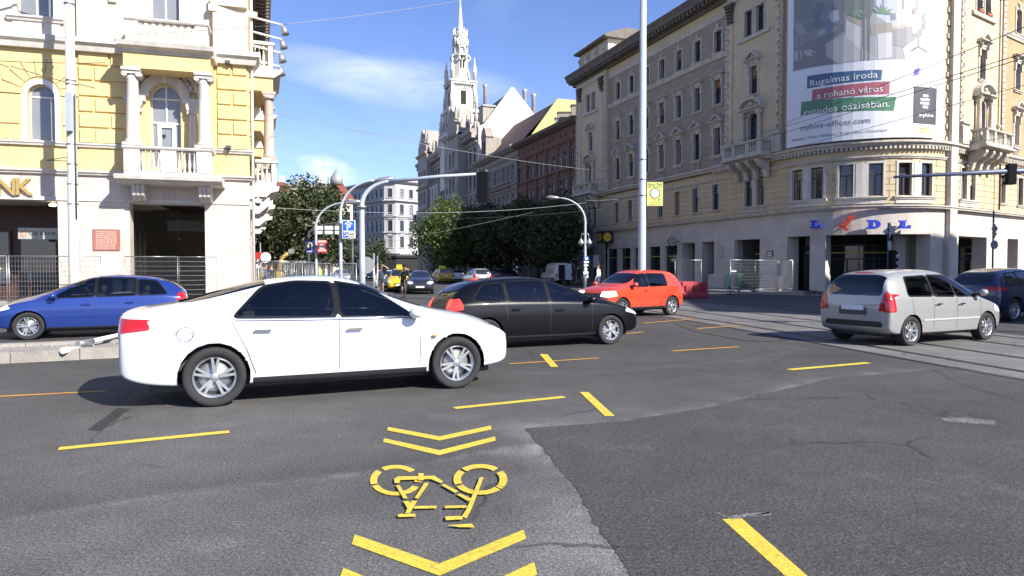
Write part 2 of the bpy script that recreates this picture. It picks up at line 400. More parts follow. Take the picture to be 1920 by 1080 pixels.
TRACK = asphalt('track_concrete', (.145,.138,.13), patch=.22, grain=.35)
PAVE = mat('paving', (.25,.235,.215), .85, var=.2, vs=1.2, brick=(.5,.5,.012,(.15,.14,.13),(.22,.205,.19)))
KERB = mat('kerb_stone', (.33,.30,.265), .85, var=.3, vs=2.2, bump=.5, bs=16, fine=.25)
def leafmat(name, c1, c2):
    m = bpy.data.materials.new(name); MATS[name] = m; m.use_nodes = True
    nt = m.node_tree; N = nt.nodes; L = nt.links; b = N['Principled BSDF']; b.inputs['Roughness'].default_value = .55
    tc = N.new('ShaderNodeTexCoord'); n = N.new('ShaderNodeTexNoise'); n.inputs['Scale'].default_value = 1.3; n.inputs['Detail'].default_value = 6
    n.inputs['Roughness'].default_value = .75
    L.new(tc.outputs['Object'], n.inputs['Vector']); r = N.new('ShaderNodeMapRange'); L.new(n.outputs[0], r.inputs[0])
    r.inputs[1].default_value = .35; r.inputs[2].default_value = .65
    mx = N.new('ShaderNodeMix'); mx.data_type = 'RGBA'; L.new(r.outputs[0], mx.inputs['Factor'])
    mx.inputs['A'].default_value = (*c1, 1); mx.inputs['B'].default_value = (*c2, 1); L.new(mx.outputs['Result'], b.inputs['Base Color'])
    tr = N.new('ShaderNodeBsdfTranslucent'); L.new(mx.outputs['Result'], tr.inputs[0])
    ms = N.new('ShaderNodeMixShader'); ms.inputs[0].default_value = .3; L.new(b.outputs[0], ms.inputs[1]); L.new(tr.outputs[0], ms.inputs[2])
    L.new(ms.outputs[0], N['Material Output'].inputs[0]); return m
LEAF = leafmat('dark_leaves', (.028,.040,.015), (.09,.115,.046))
LEAF_LIT = leafmat('sunlit_leaves', (.045,.078,.018), (.155,.20,.046))  # brighter copy of the leaves; sunlight is painted into this green
BARK = mat('bark', (.07,.055,.042), .9, var=.3, vs=4, bump=.6, bs=12)
def lined(m):
    """the inner face of a car's skin is dark lining, not paint"""
    nt = m.node_tree; b = nt.nodes['Principled BSDF']; g = nt.nodes.new('ShaderNodeNewGeometry'); d = nt.nodes.new('ShaderNodeBsdfDiffuse'); d.inputs[0].default_value = (.03,.03,.032,1)
    ms = nt.nodes.new('ShaderNodeMixShader'); nt.links.new(g.outputs['Backfacing'], ms.inputs[0]); nt.links.new(b.outputs[0], ms.inputs[1]); nt.links.new(d.outputs[0], ms.inputs[2]); nt.links.new(ms.outputs[0], nt.nodes['Material Output'].inputs[0]); return m
def paint(name, col, metal=0., rough=.28): return lined(mat(name, col, rough, metal=metal, coat=1.0, spec=.5))
def seethrough(name, tint):
    m = bpy.data.materials.new(name); MATS[name] = m; m.use_nodes = True; nt = m.node_tree; nt.nodes.remove(nt.nodes['Principled BSDF'])
    t = nt.nodes.new('ShaderNodeBsdfTransparent'); t.inputs[0].default_value = (*tint,1); g = nt.nodes.new('ShaderNodeBsdfGlossy'); g.inputs['Roughness'].default_value = .02; f = nt.nodes.new('ShaderNodeFresnel'); f.inputs[0].default_value = 1.9
    ms = nt.nodes.new('ShaderNodeMixShader'); nt.links.new(f.outputs[0], ms.inputs[0]); nt.links.new(t.outputs[0], ms.inputs[1]); nt.links.new(g.outputs[0], ms.inputs[2]); nt.links.new(ms.outputs[0], nt.nodes['Material Output'].inputs[0]); return m
CLEARGL = seethrough('clear_car_glass', (.42,.48,.50)); INTERIOR = mat('car_interior', (.035,.035,.038), .8); SEATCL = mat('seat_cloth', (.07,.07,.075), .9)
SIGBLACK = mat('signal_black', (.006,.006,.007), .7, spec=.2)
CURTAIN = mat('grey_curtain', (.22,.21,.19), .9, var=.2, vs=4)
# ------------------------------------------------------------------ ground, road, tracks, pavements, markings
def px_of(P):
    d = Vector(P)-Vector((0,0,CAM_H)); f = d.y*math.cos(PITCH)-d.z*math.sin(PITCH); v = d.y*math.sin(PITCH)+d.z*math.cos(PITCH)
    return 960+FPX*d.x/f, 540-FPX*v/f
def struct(name, mb): return tag(mb.build(name, recalc=False), kind='structure')
mb = MB().m(ASPH); S_ = 1500
mb.face([(-S_,-200,-.006),(S_,-200,-.006),(S_,2200,-.006),(-S_,2200,-.006)]); struct('ground', mb)

def seglist(px): return [G(x, y).xy for x, y in px]
def dist_line(p, L_):
    best = 1e9; side = 0
    for a, b in zip(L_, L_[1:]):
        ab = b-a; t = max(0, min(1, (p-a).dot(ab)/ab.length_squared)); q = a+ab*t; d = (p-q).length
        if d < best: best = d; side = ab.x*(p.y-a.y)-ab.y*(p.x-a.x)
    return best, side
EDGE_L = seglist([(1290,1500),(1180,1080),(1112,968),(1072,905),(1040,868),(985,803)])          # left edge of the newer patch
EDGE_T = seglist([(985,803),(1165,791),(1330,764),(1560,709),(1745,694)])
SEAM = seglist([(-300,1045),(0,975),(330,925),(560,898),(700,884),(960,838)])
SEAM2 = seglist([(960,700),(1110,698),(1400,676),(1480,660)])
PATCH = [v for v in EDGE_L]+EDGE_T[1:]+seglist([(1920,738),(2500,800),(3200,1500)])
def inpoly(p, poly):
    c = False; j = len(poly)-1
    for i in range(len(poly)):
        a, b = poly[i], poly[j]
        if (a.y > p.y) != (b.y > p.y) and p.x < (b.x-a.x)*(p.y-a.y)/(b.y-a.y)+a.x: c = not c
        j = i
    return c
from mathutils import noise as mn
def road_sheet():
    xs = []; x = -16.0
    while x < 22: xs.append(x); x += .085
    ys = []; y = 1.2
    while y < 26: ys.append(y); y += .05+.011*y
    V = []; T = []
    for yy in ys:
        for xx in xs:
            V.append((xx, yy, 0.0)); p = Vector((xx, yy)); n = mn.noise(Vector((xx*1.7, yy*1.7, 3.1))); nf = mn.noise(Vector((xx*6, yy*6, 1.))); n2 = mn.noise(Vector((xx*.5, yy*.35, 9.)))
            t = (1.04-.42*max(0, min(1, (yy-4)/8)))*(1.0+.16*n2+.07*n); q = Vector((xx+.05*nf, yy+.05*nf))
            ins = inpoly(q, PATCH); dl, _ = dist_line(q, EDGE_L); dt, _ = dist_line(q, EDGE_T); ds, sd_ = dist_line(q, SEAM); ds2, _ = dist_line(q, SEAM2); t0 = t
            if ins:
                t *= .70+.10*n2
                t *= 1+.55*math.exp(-(((xx-3.6)/1.9)**2+((yy-6.4)/.5)**2))*(.6+n)
            else:
                w = .30+.75*max(0, min(1, (4.6-yy)/2.0))
                t += 1.15*math.exp(-dl/w)*(.75+.8*n+.5*nf)*(1 if yy < 8 else .4)
                t += .5*math.exp(-dt/.16)*(.5+1.2*n+.8*nf)
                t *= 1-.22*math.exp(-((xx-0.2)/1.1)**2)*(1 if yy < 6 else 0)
            if ins and min(dl, dt) < .07: t = t*(.5+.5*min(dl, dt)/.07)+(t0+(1.2 if yy < 8 else .6))*(.5-.5*min(dl, dt)/.07)
            t += .5*math.exp(-dt/.06)*(.5+n+nf)
            t += .75*math.exp(-ds/.045)*(.7+nf); t *= 1-.30*math.exp(-max(0, ds-.05)/.35)*(1 if sd_ > 0 else .2)
            t += .35*math.exp(-ds2/.06)*(.6+nf)
            if yy < 4.8: t += .30*max(0, n+.1)*min(1, (4.8-yy)/1.5)
            T.append(max(.3, t))
    nx, ny = len(xs), len(ys); F = []
    for j in range(ny-1):
        for i in range(nx-1): F.append((j*nx+i, j*nx+i+1, (j+1)*nx+i+1, (j+1)*nx+i))
    me = bpy.data.meshes.new('road'); me.from_pydata(V, [], F)
    at = me.attributes.new('tone', 'FLOAT', 'POINT'); at.data.foreach_set('value', T)
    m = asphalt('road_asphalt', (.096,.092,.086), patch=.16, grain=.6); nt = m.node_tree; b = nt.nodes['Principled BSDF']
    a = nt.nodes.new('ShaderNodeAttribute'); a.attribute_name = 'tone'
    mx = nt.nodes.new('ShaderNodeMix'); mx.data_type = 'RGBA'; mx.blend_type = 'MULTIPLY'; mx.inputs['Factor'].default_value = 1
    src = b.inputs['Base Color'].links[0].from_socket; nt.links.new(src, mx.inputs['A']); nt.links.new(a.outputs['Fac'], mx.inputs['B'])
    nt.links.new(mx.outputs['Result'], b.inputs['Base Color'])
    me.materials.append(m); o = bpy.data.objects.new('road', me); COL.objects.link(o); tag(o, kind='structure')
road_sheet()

def strip_pts(pts, half):
    a, b = [], []
    for i, p in enumerate(pts):
        t = (pts[min(i+1, len(pts)-1)]-pts[max(0, i-1)]).normalized(); n = Vector((-t.y, t.x))
        a.append(p+n*half); b.append(p-n*half)
    return a, b
def ribbon(mb, pts, o0, o1, z):
    q0, q1 = [], []
    for i, p in enumerate(pts):
        t = (pts[min(i+1, len(pts)-1)]-pts[max(0, i-1)]).normalized(); n = Vector((t.y, -t.x))
        q0.append(p+n*o0); q1.append(p+n*o1)
    for i in range(len(pts)-1): mb.face([(*q0[i], z), (*q0[i+1], z), (*q1[i+1], z), (*q1[i], z)])
def smooth_line(ctrl, n=10):
    out = []
    for i in range(len(ctrl)-1):
        p0, p1, p2, p3 = ctrl[max(0, i-1)], ctrl[i], ctrl[i+1], ctrl[min(len(ctrl)-1, i+2)]
        for k in range(n):
            t = k/n; out.append(.5*((2*p1)+(p2-p0)*t+(2*p0-5*p1+4*p2-p3)*t*t+(3*p1-p0-3*p2+p3)*t**3))
    out.append(ctrl[-1]); return out
TR = smooth_line([Vector(p) for p in ((10.6,-6),(8.05,10.9),(5.75,23.6),(2.2,38),(-3.5,56),(-10.9,76),(-34,138))], 8)
mb = MB().m(TRACK); ribbon(mb, TR, -.75, 5.3, .004); struct('tram_track_bed', mb)
def rails():
    mb = MB().m(RAIL)
    for o in (0, 1.435, 3.1, 4.535):
        ribbon(mb, TR, o-.035, o+.035, .012); ribbon(mb, TR, o+.05, o+.12, .0085)
    struct('tram_rails', mb)
    mb = MB().m(ASPH4)
    for o in (-.72, 5.25): ribbon(mb, TR, o-.05, o+.04, .0088)
    for k in range(0, len(TR)-1):
        pass
    struct('track_joint', mb)
rails()
# dark repair patches beside the track and tar stains
def patch(name, px, m, z, jit=.03, sub=6):
    pts = []
    P_ = [G(x, y).xy for x, y in px]
    for a, b in zip(P_, P_[1:]+P_[:1]):
        for k in range(sub): pts.append(a.lerp(b, k/sub)+Vector((random.uniform(-jit, jit), random.uniform(-jit, jit))))
    mb = MB().m(m); mb.face([(*p, z) for p in pts]); return struct(name, mb)
patch('asphalt_patch', [(1262,605),(1335,612),(1480,640),(1400,640),(1300,622)], ASPH2, .0095)
patch('asphalt_patch', [(1745,693),(1790,688),(1930,712),(1930,760),(1800,720)], ASPH2, .0055, .04)
patch('tar_stain', [(165,807),(225,765),(245,768),(190,808)], ASPH4, .004, .02)


ASPH5 = asphalt('newer_asphalt', (.062,.0595,.056), patch=.16, grain=.6)
def newer_patch():
    E_ = [(1290,1500),(1180,1080),(1112,968),(1072,905),(1040,868),(985,803),(1165,791),(1330,764),(1560,709),(1745,694),(1920,738),(2500,800),(3200,1500)]
    P_ = [G(x, y).xy for x, y in E_]; pts = []
    for i, (a, b) in enumerate(zip(P_, P_[1:]+P_[:1])):
        n = max(1, int((b-a).length/.025)) if i < 9 else 1
        for k in range(n):
            p = a.lerp(b, k/n); s = .035*mn.noise(Vector((p.x*3, p.y*3, 2)))+.022*mn.noise(Vector((p.x*17, p.y*17, 5)))+random.uniform(-.006,.006); q = (b-a).normalized(); pts.append(p+Vector((-q.y, q.x))*s)
    mb = MB().m(ASPH5); mb.face([(*p, .003) for p in pts]); struct('asphalt_patch', mb)
newer_patch()
# yellow and orange paint
def mark(polys, name, label, cat, m=YPAINT, z=.0055, group=None):
    mb = MB().m(m)
    for k, px in enumerate(polys):
        mb.face([tuple(G(x, y, z+.00015*k)) for x, y in px])
    return tag(mb.build(name, recalc=False), label, cat, group)
def dash(x0, y0, x1, y1, w, label, m=YPAINT, group='yellow lane dashes', z=.0055):
    a, b = G(x0, y0, z).xy, G(x1, y1, z).xy; p, q = strip_pts([a, b], w/2)
    mb = MB().m(m); mb.face([(*p[0], z), (*p[1], z), (*q[1], z), (*q[0], z)])
    return tag(mb.build('lane_dash', recalc=False), label, 'lane dash', group)
dash(110,841,430,809,.12,'long yellow dash painted in front of the white saloon car')
dash(852,765,1058,744,.12,'yellow dash painted just above the double chevrons')
dash(1480,693,1628,680,.14,'yellow dash painted on the road below the silver people carrier')
og = 'orange lane dashes'
dash(-60,746,197,733,.10,'orange dash at the left edge running under the tail of the white saloon',OPAINT,og)
dash(955,682,1122,671,.10,'orange dash crossed by a short yellow bar',OPAINT,og)
dash(1260,658,1385,650,.12,'orange dash between the crossed dash and the tram tracks',OPAINT,og)
dash(1170,626,1207,622,.12,'short orange dash behind the wheel of the black estate car',OPAINT,og)
dash(1307,616,1390,610,.14,'orange dash on the track bed beside a dark repair patch',OPAINT,og,z=.013)
dash(1207,606,1300,598,.14,'orange dash below the rear wheel of the red car',OPAINT,og,z=.013)
mark([[(1012,664),(1026,664),(1047,688),(1033,688)]],'road_bar','short yellow bar crossing an orange dash','road bar',z=.0075,group='yellow bars')
mark([[(1087,735),(1103,735),(1153,780),(1134,780)]],'road_bar','yellow slanted bar right of the double chevrons','road bar',group='yellow bars')
mark([[(1354,973),(1391,972),(1520,1085),(1478,1085)]],'road_bar','big yellow slanted bar at the bottom edge on dark asphalt','road bar',group='yellow bars')
Z_ = lambda pts: [(600+a/3.2, 780+b/3.2) for a, b in pts]
cg = 'yellow cycle route chevrons'
def chev(a, label): mark([Z_([a[0],a[1],a[4],a[5]]), Z_([a[1],a[2],a[3],a[4]])],'chevron_marking',label,'chevron',group=cg)
chev([(408,65),(718,122),(1025,57),(1030,80),(718,147),(403,86)],'thin yellow chevron, farther of the pair above the bicycle symbol')
chev([(384,133),(718,205),(1050,122),(1055,147),(715,235),(378,155)],'thin yellow chevron directly above the bicycle symbol')
chev([(208,710),(715,885),(1220,682),(1238,735),(715,958),(190,768)],'bold yellow chevron below the bicycle symbol, whole in view')
chev([(140,910),(712,1140),(1285,875),(1303,950),(712,1232),(112,985)],'bold yellow chevron cut off by the bottom edge')
def ring(cx, cy, rx, ry, ix, iy, arcs):
    out = []
    for a0, a1 in arcs:
        n = 9
        for k in range(n):
            t0, t1 = rad(a0+(a1-a0)*k/n), rad(a0+(a1-a0)*(k+1)/n)
            out.append(Z_([(cx+rx*math.cos(t0),cy-ry*math.sin(t0)),(cx+rx*math.cos(t1),cy-ry*math.sin(t1)),(cx+ix*math.cos(t1),cy-iy*math.sin(t1)),(cx+ix*math.cos(t0),cy-iy*math.sin(t0))]))
    return out
bike = ring(455,385,155,92,112,70,[(42,125),(138,196),(202,333),(352,368)])+ring(962,380,162,92,116,68,[(48,134),(142,200),(207,318),(322,330),(332,394)])
bike += [Z_(p) for p in (
 [(445,375),(470,362),(480,384),(475,402),(447,400)],[(470,362),(685,358),(665,378),(480,384)],[(685,358),(740,392),(725,402),(665,378)],
 [(745,407),(830,450),(812,462),(728,415)],[(840,465),(910,495),(890,512),(822,470)],[(455,415),(478,415),(527,493),(500,495)],
 [(627,400),(655,402),(590,495),(567,492)],[(498,510),(535,510),(545,530),(525,555)],[(550,508),(585,508),(540,582),(510,582)],
 [(570,540),(700,538),(700,553),(562,556)],[(470,588),(570,585),(575,603),(467,606)],[(958,368),(983,366),(908,560),(878,560)],
 [(878,560),(908,560),(880,612),(848,605)],[(752,602),(848,599),(860,620),(755,625)],[(750,538),(880,535),(880,550),(750,553)],
 [(765,655),(910,645),(930,668),(830,666)],[(590,343),(622,343),(622,385),(590,385)])]
mark(bike,'bicycle_marking','yellow bicycle symbol stencilled on the asphalt','bicycle symbol')
# chalky scuffs
for px in ([(1760,595+190),(1800,783),(1870,790),(1862,797),(1780,792)],[(1345,962),(1365,968),(1445,962),(1446,966),(1360,973)]):
    patch('road_scuff', px, ASPH3, .0052, .02, 4)

# raised pavements with kerbs
def pavement(pts, name='pavement', h=.13, top=PAVE, kerb=KERB, kw=.16):
    """pts: outline (x,y); the first n-1 edges carry a kerb"""
    mb = MB().m(top); mb.face([(a, b, h-.003) for a, b in pts])
    mb.m(kerb)
    for (a, b), (c, d) in zip(pts, pts[1:]):
        A, B = Vector((a, b)), Vector((c, d)); L_ = (B-A).length; n = max(1, int(L_/1.0)); t = (B-A).normalized(); q = Vector((-t.y, t.x))
        for i in range(n):
            p0, p1 = A+t*(L_*i/n+.004), A+t*(L_*(i+1)/n-.004)
            e = [p0, p1, p1+q*kw, p0+q*kw]
            mb.prism([tuple(v) for v in e], 0, h, 'z')
    return struct(name, mb)
# ------------------------------------------------------------------ facade building blocks
def cuts(P, u0, u1, extra=()):
    return sorted({round(v, 5) for v in [u0, u1]+[v for v in P.l if u0 < v < u1]+[v for v in extra if u0 < v < u1]})
def wall(mb, P, u0, u1, z0, z1, ops=(), d=0., depth=.3, reveal=None, ztop=None):
    """a wall sheet with real openings (u0,u1,z0,z1[,'arch']) and their reveals"""
    us = cuts(P, u0, u1, [v for o in ops for v in (o[0], o[1])]); zs = sorted({z0, z1, *[v for o in ops for v in (o[2], o[3]) if z0 < v < z1]})
    m0 = mb.cur
    for a, b in zip(us, us[1:]):
        for c, e in zip(zs, zs[1:]):
            um, zm = (a+b)/2, (c+e)/2
            if any(o[0] < um < o[1] and o[2] < zm < o[3] for o in ops): continue
            mb.face([(a,d,c),(b,d,c),(b,d,e),(a,d,e)])
    for o in ops:
        a, b, c, e = o[:4]; dd = d-(o[5] if len(o) > 5 else depth)
        if reveal: mb.m(reveal)
        arch = len(o) > 4 and o[4] == 'arch'
        zt = e-(b-a)/2 if arch else e
        mb.face([(a,d,c),(a,dd,c),(a,dd,zt),(a,d,zt)]); mb.face([(b,d,c),(b,d,zt),(b,dd,zt),(b,dd,c)])
        if c > z0+.01:
            for p, q in zip(cuts(P, a, b), cuts(P, a, b)[1:]): mb.face([(p,d,c),(q,d,c),(q,dd,c),(p,dd,c)])
        if arch:
            r = (b-a)/2; cx = (a+b)/2; n = 10
            for k in range(n):
                t0, t1 = math.pi*k/n, math.pi*(k+1)/n
                p0, p1 = (cx-r*math.cos(t0), zt+r*math.sin(t0)), (cx-r*math.cos(t1), zt+r*math.sin(t1))
                mb.face([(p0[0],d,p0[1]),(p1[0],d,p1[1]),(p1[0],dd,p1[1]),(p0[0],dd,p0[1])])
                mb.cur = m0
                mb.face([(p0[0],d,p0[1]),(p1[0],d,p1[1]),(p1[0],d,e),(p0[0],d,e)])
                if reveal: mb.m(reveal)
        else:
            for p, q in zip(cuts(P, a, b), cuts(P, a, b)[1:]): mb.face([(p,d,e),(q,d,e),(q,dd,e),(p,dd,e)])
        mb.cur = m0
def ubox(mb, P, u0, u1, d0, d1, z0, z1, ch=0):
    c = cuts(P, u0, u1)
    for a, b in zip(c, c[1:]): mb.box(a, b, d0, d1, z0, z1, ch=ch if len(c) == 2 else 0)
def mould(mb, P, u0, u1, prof):
    """moulding along the facade, end caps only at its two ends"""
    c = cuts(P, u0, u1); R_ = [[mb.vert((u, y, z)) for y, z in prof] for u in c]; n = len(prof)
    for a, b in zip(R_, R_[1:]):
        for k in range(n): mb.fidx((a[k], b[k], b[(k+1)%n], a[(k+1)%n]))
    mb.fidx(R_[0]); mb.fidx(R_[-1][::-1])
def ledge(mb, P, u0, u1, z, h, out, d=0): mould(mb, P, u0, u1, [(d-.02,z),(d+out*.55,z),(d+out*.7,z+h*.35),(d+out,z+h*.55),(d+out,z+h*.9),(d-.02,z+h)])
def courses(mb, P, u0, u1, z0, z1, h, ops, d, proud=.035, gap=.035, stag=0, ch=.015):
    """coursed blocks between the openings; stag = block length for staggered vertical joints"""
    n = max(1, round((z1-z0)/h)); h = (z1-z0)/n
    for k in range(n):
        a, b = z0+k*h, z0+(k+1)*h-gap
        bl = sorted((o[0]-.02, o[1]+.02) for o in ops if o[2] < b and o[3] > a)
        spans = []; x = u0
        for p, q in bl:
            if p > x: spans.append((x, min(p, u1)))
            x = max(x, q)
        if x < u1: spans.append((x, u1))
        for p, q in spans:
            if q-p < .08: continue
            if stag:
                js = [p]; x = u0-(0 if k % 2 else stag/2)
                while x < q-.25:
                    if x > p+.25: js.append(x)
                    x += stag
                js.append(q)
            else: js = [p, q]
            for s, t in zip(js, js[1:]):
                c = cuts(P, s+gap*.5, t-gap*.5)
                for e, f in zip(c, c[1:]): mb.box(e, f, d-.01, d+proud, a, b, ch=ch if len(c) == 2 else 0)
def quoins(mb, P, u, z0, z1, d, side=1, w=.55, proud=.1):
    z = z0; k = 0
    while z < z1-.2:
        ww = w if k % 2 == 0 else w*.68
        mb.box(u if side > 0 else u-ww, u+ww if side > 0 else u, d-.01, d+proud, z, z+.36, ch=.03); z += .40; k += 1
WR = random.Random(21)
def window(P, par, u, z0, z1, w, d=0., depth=.2, arch=False, frame=DFRAME, glass=GLASS, blind=None, sur=None, trim=TRIM, cols=2, transom=.66, tw=.16, open_=False, sill=True):
    dd = d-depth; a, b = u-w/2, u+w/2; t = .055; f = MB(P).m(frame); zt = z1-w/2 if arch else z1
    f.box(a, a+t, dd-.03, dd+.03, z0, zt); f.box(b-t, b, dd-.03, dd+.03, z0, zt); f.box(a+t, b-t, dd-.03, dd+.03, z0, z0+t)
    if arch:
        n = 10; r = w/2
        for k in range(n):
            t0, t1 = math.pi*k/n, math.pi*(k+1)/n
            q = [(u-r*math.cos(t0), zt+r*math.sin(t0)), (u-r*math.cos(t1), zt+r*math.sin(t1)), (u-(r-t)*math.cos(t1), zt+(r-t)*math.sin(t1)), (u-(r-t)*math.cos(t0), zt+(r-t)*math.sin(t0))]
            f.prism(q, dd-.03, dd+.03)
        ztr = zt
    else:
        f.box(a+t, b-t, dd-.03, dd+.03, z1-t, z1); ztr = z0+(z1-z0)*transom
    if transom: f.box(a+t, b-t, dd-.028, dd+.034, ztr-.035, ztr+.035)
    if cols > 1: f.box(u-.035, u+.035, dd-.026, dd+.032, z0+t, ztr-.036 if transom else z1-t)
    fo = f.build('window', par)
    p = MB(P).m(glass)
    if arch:
        n = 12; p.face([(a+.01,dd,z0),(b-.01,dd,z0)]+[(u+(w/2-.01)*math.cos(math.pi*k/n), dd, zt+(w/2-.01)*math.sin(math.pi*k/n)) for k in range(n+1)])
    else: p.face([(a,dd,z0),(b,dd,z0),(b,dd,z1),(a,dd,z1)])
    p.build('pane', fo)
    if blind:
        m_, fr = blind; q = MB(P).m(m_); q.box(a+t, b-t, dd+.012, dd+.024, z1-(z1-z0)*fr, z1-t-.002); q.build('blind', fo)
    if not blind and not arch and frame is DFRAME and WR.random() < .55:
        q = MB(P).m(CURTAIN); k = WR.uniform(.14,.3)*w; q.box(a+t, a+t+k, dd+.006, dd+.02, z0+t, z1-t-.002); q.box(b-t-k*WR.uniform(.5,1), b-t, dd+.006, dd+.02, z0+t, z1-t-.002); q.build('curtain', fo)
    if sur:
        s = MB(P).m(trim); e = .05
        s.box(a-tw, a, d-.02, d+e, z0, z1 if not arch else zt); s.box(b, b+tw, d-.02, d+e, z0, z1 if not arch else zt)
        if arch:
            n = 10
            for k in range(n):
                t0, t1 = math.pi*k/n, math.pi*(k+1)/n; r0, r1 = w/2, w/2+tw
                s.prism([(u-r1*math.cos(t0), zt+r1*math.sin(t0)), (u-r1*math.cos(t1), zt+r1*math.sin(t1)), (u-r0*math.cos(t1), zt+r0*math.sin(t1)), (u-r0*math.cos(t0), zt+r0*math.sin(t0))], d-.02, d+e)
        else: s.box(a-tw, b+tw, d-.02, d+e+.01, z1, z1+tw)
        if sill: ledge(s, P, a-tw-.08, b+tw+.08, z0-.17, .17, .16, d)
        if sur == 'key': s.box(u-.13, u+.13, d, d+.13, z1-.02, z1+.42, ch=.03); s.box(u-.2, u+.2, d, d+.07, z1+.42, z1+.5)
        if sur in ('hood', 'tri', 'seg'):
            zz = z1+tw
            for sx in (a-tw-.02, b+tw-.13): s.box(sx-.05, sx+.2, d-.02, d+.12, z1-.55, zz+.12, ch=.03); s.box(sx, sx+.15, d, d+.24, zz-.14, zz+.13)
            s.box(a-tw-.02, b+tw+.02, d-.02, d+.09, zz+.012, zz+.2)
            ledge(s, P, a-tw-.26, b+tw+.26, zz+.2, .18, .34, d)
            x0, x1, zb = a-tw-.26, b+tw+.26, zz+.38; hh = .52
            if sur == 'tri':
                for p_ in (((x0, zb), (x0+.22, zb), (u, zb+hh-.13), (u, zb+hh)), ((x1, zb), (u, zb+hh), (u, zb+hh-.13), (x1-.22, zb))): s.prism(list(p_), d-.02, d+.33)
                s.prism([(x0+.2, zb), (x1-.2, zb), (u, zb+hh-.14)], d-.02, d+.1)
                s.box(u-.16, u+.16, d+.1, d+.17, zb+.04, zb+.22, ch=.05)
            if sur == 'seg':
                n = 8; R0 = (x1-x0)/2
                arc = [(u-R0*math.cos(math.pi*k/n), zb+.62*math.sin(math.pi*k/n)) for k in range(n+1)]; ar2 = [(u-(R0-.17)*math.cos(math.pi*k/n), zb+.48*math.sin(math.pi*k/n)) for k in range(n+1)]
                for k in range(n): s.prism([arc[k], arc[k+1], ar2[k+1], ar2[k]], d-.02, d+.34)
                s.prism(ar2, d-.02, d+.09); s.ball((u, d+.12, zb+.2), .18, 8, 5); s.box(u-.4, u+.4, d+.09, d+.14, zb+.03, zb+.16, ch=.04)
        s.build('surround', fo)
    return fo
def baluster(mb, c, z0, z1, r=.075, n=8):
    h = z1-z0; mb.lathe([(r*1.0,0),(r*1.0,h*.08),(r*.55,h*.12),(r*.95,h*.32),(r*.9,h*.42),(r*.45,h*.68),(r*.5,h*.84),(r*.95,h*.88),(r*.95,h)], (c[0], c[1], z0), n)
def balustrade(P, par, u0, u1, d, z0, z1, m, n, ends=True, ped=.30, mids=(), back=.22, sides=0):
    """rail, base, pedestals and turned balusters; sides = depth of the returns to the wall"""
    b = MB(P).m(m); zb, zt = z0+.14, z1-.15
    b.box(u0, u1, d-back, d, z0, zb); mould(b, P, u0-.05, u1+.05, [(d-back-.04,zt),(d+.05,zt),(d+.09,zt+.06),(d+.09,zt+.12),(d-back-.06,z1)])
    pos = [u0+ped/2, u1-ped/2]+list(mids)
    for c in pos: b.box(c-ped/2, c+ped/2, d-back+.01, d+.02, zb, zt)
    if sides:
        for e in (u0, u1):
            x0, x1 = (e, e+back) if e == u0 else (e-back, e)
            b.box(x0, x1, d-sides, d-back-.002, z0, zb); b.box(x0-.04, x1+.04, d-sides, d-back-.065, zt, z1)
    o = b.build('balustrade', par)
    ps = sorted(pos)
    for s, t in zip(ps, ps[1:]):
        k = max(1, round(n*(t-s)/(u1-u0))); q = MB(P).m(m)
        for i in range(k): baluster(q, (s+ped/2+(t-s-ped)*(i+.5)/k, d-back/2), zb, zt)
        q.build('baluster_row', o)
    if sides:
        for e in (u0+back/2, u1-back/2):
            k = max(1, int(sides/.3)); q = MB(P).m(m)
            for i in range(k): baluster(q, (e, d-back-.1-(sides-back-.1)*(i+.5)/k), zb, zt)
            q.build('baluster_row', o)
    return o
def column(P, par, u, d, z0, z1, r, m, name='column', plinth=True):
    c = MB(P).m(m); h = z1-z0
    c.box(u-r*1.35, u+r*1.35, d-r*1.35, d+r*1.35, z0, z0+.12); c.lathe([(r*1.25,0),(r*1.3,.07),(r*1.05,.16),(r*1.0,.2),(r*.98,h*.4-.12),(r*.84,h-.58),(r*.92,h-.52),(r*.84,h-.48),(r*.9,h-.36)], (u, d, z0+.12), 18)
    c.box(u-r*1.25, u+r*1.25, d-r*1.1, d+r*1.1, z1-.26, z1-.13); c.box(u-r*1.35, u+r*1.35, d-r*1.35, d+r*1.35, z1-.13, z1)
    for sx in (-1, 1):
        rot = Matrix.Rotation(math.pi/2, 3, 'X'); c.lathe([(.12*r/.28,-r*1.0),(.13*r/.28,r*1.0)], (u+sx*r*.98, d, z1-.26), 10, rot=rot)
    return c.build(name, par)
def roofslab(name, par, pts, z, m, h=.25):
    b = MB().m(m); b.prism([tuple(p) for p in pts], z, z+h, 'z'); return b.build(name, par)
def backwalls(P, par, u0, u1, z, depth, m):
    b = MB(P).m(m); c = cuts(P, u0, u1)
    b.face([(u0,0,0),(u0,-depth,0),(u0,-depth,z),(u0,0,z)]); b.face([(u1,0,0),(u1,-depth,0),(u1,-depth,z),(u1,0,z)])
    return b.build('side_wall', par)
def put_poly(mb, P, poly, d):
    """flat shape (u,z) laid on a curved facade, cut where the curve bends"""
    bm = bmesh.new(); bm.faces.new([bm.verts.new((a, b, 0)) for a, b in poly])
    us = [v[0] for v in poly]
    for c in P.l:
        if min(us)+1e-4 < c < max(us)-1e-4: bmesh.ops.bisect_plane(bm, geom=bm.verts[:]+bm.edges[:]+bm.faces[:], plane_co=(c,0,0), plane_no=(1,0,0))
    bmesh.ops.triangulate(bm, faces=bm.faces[:])
    for f in bm.faces: mb.face([(v.co.x, d, v.co.y) for v in f.verts], False)
    bm.free()
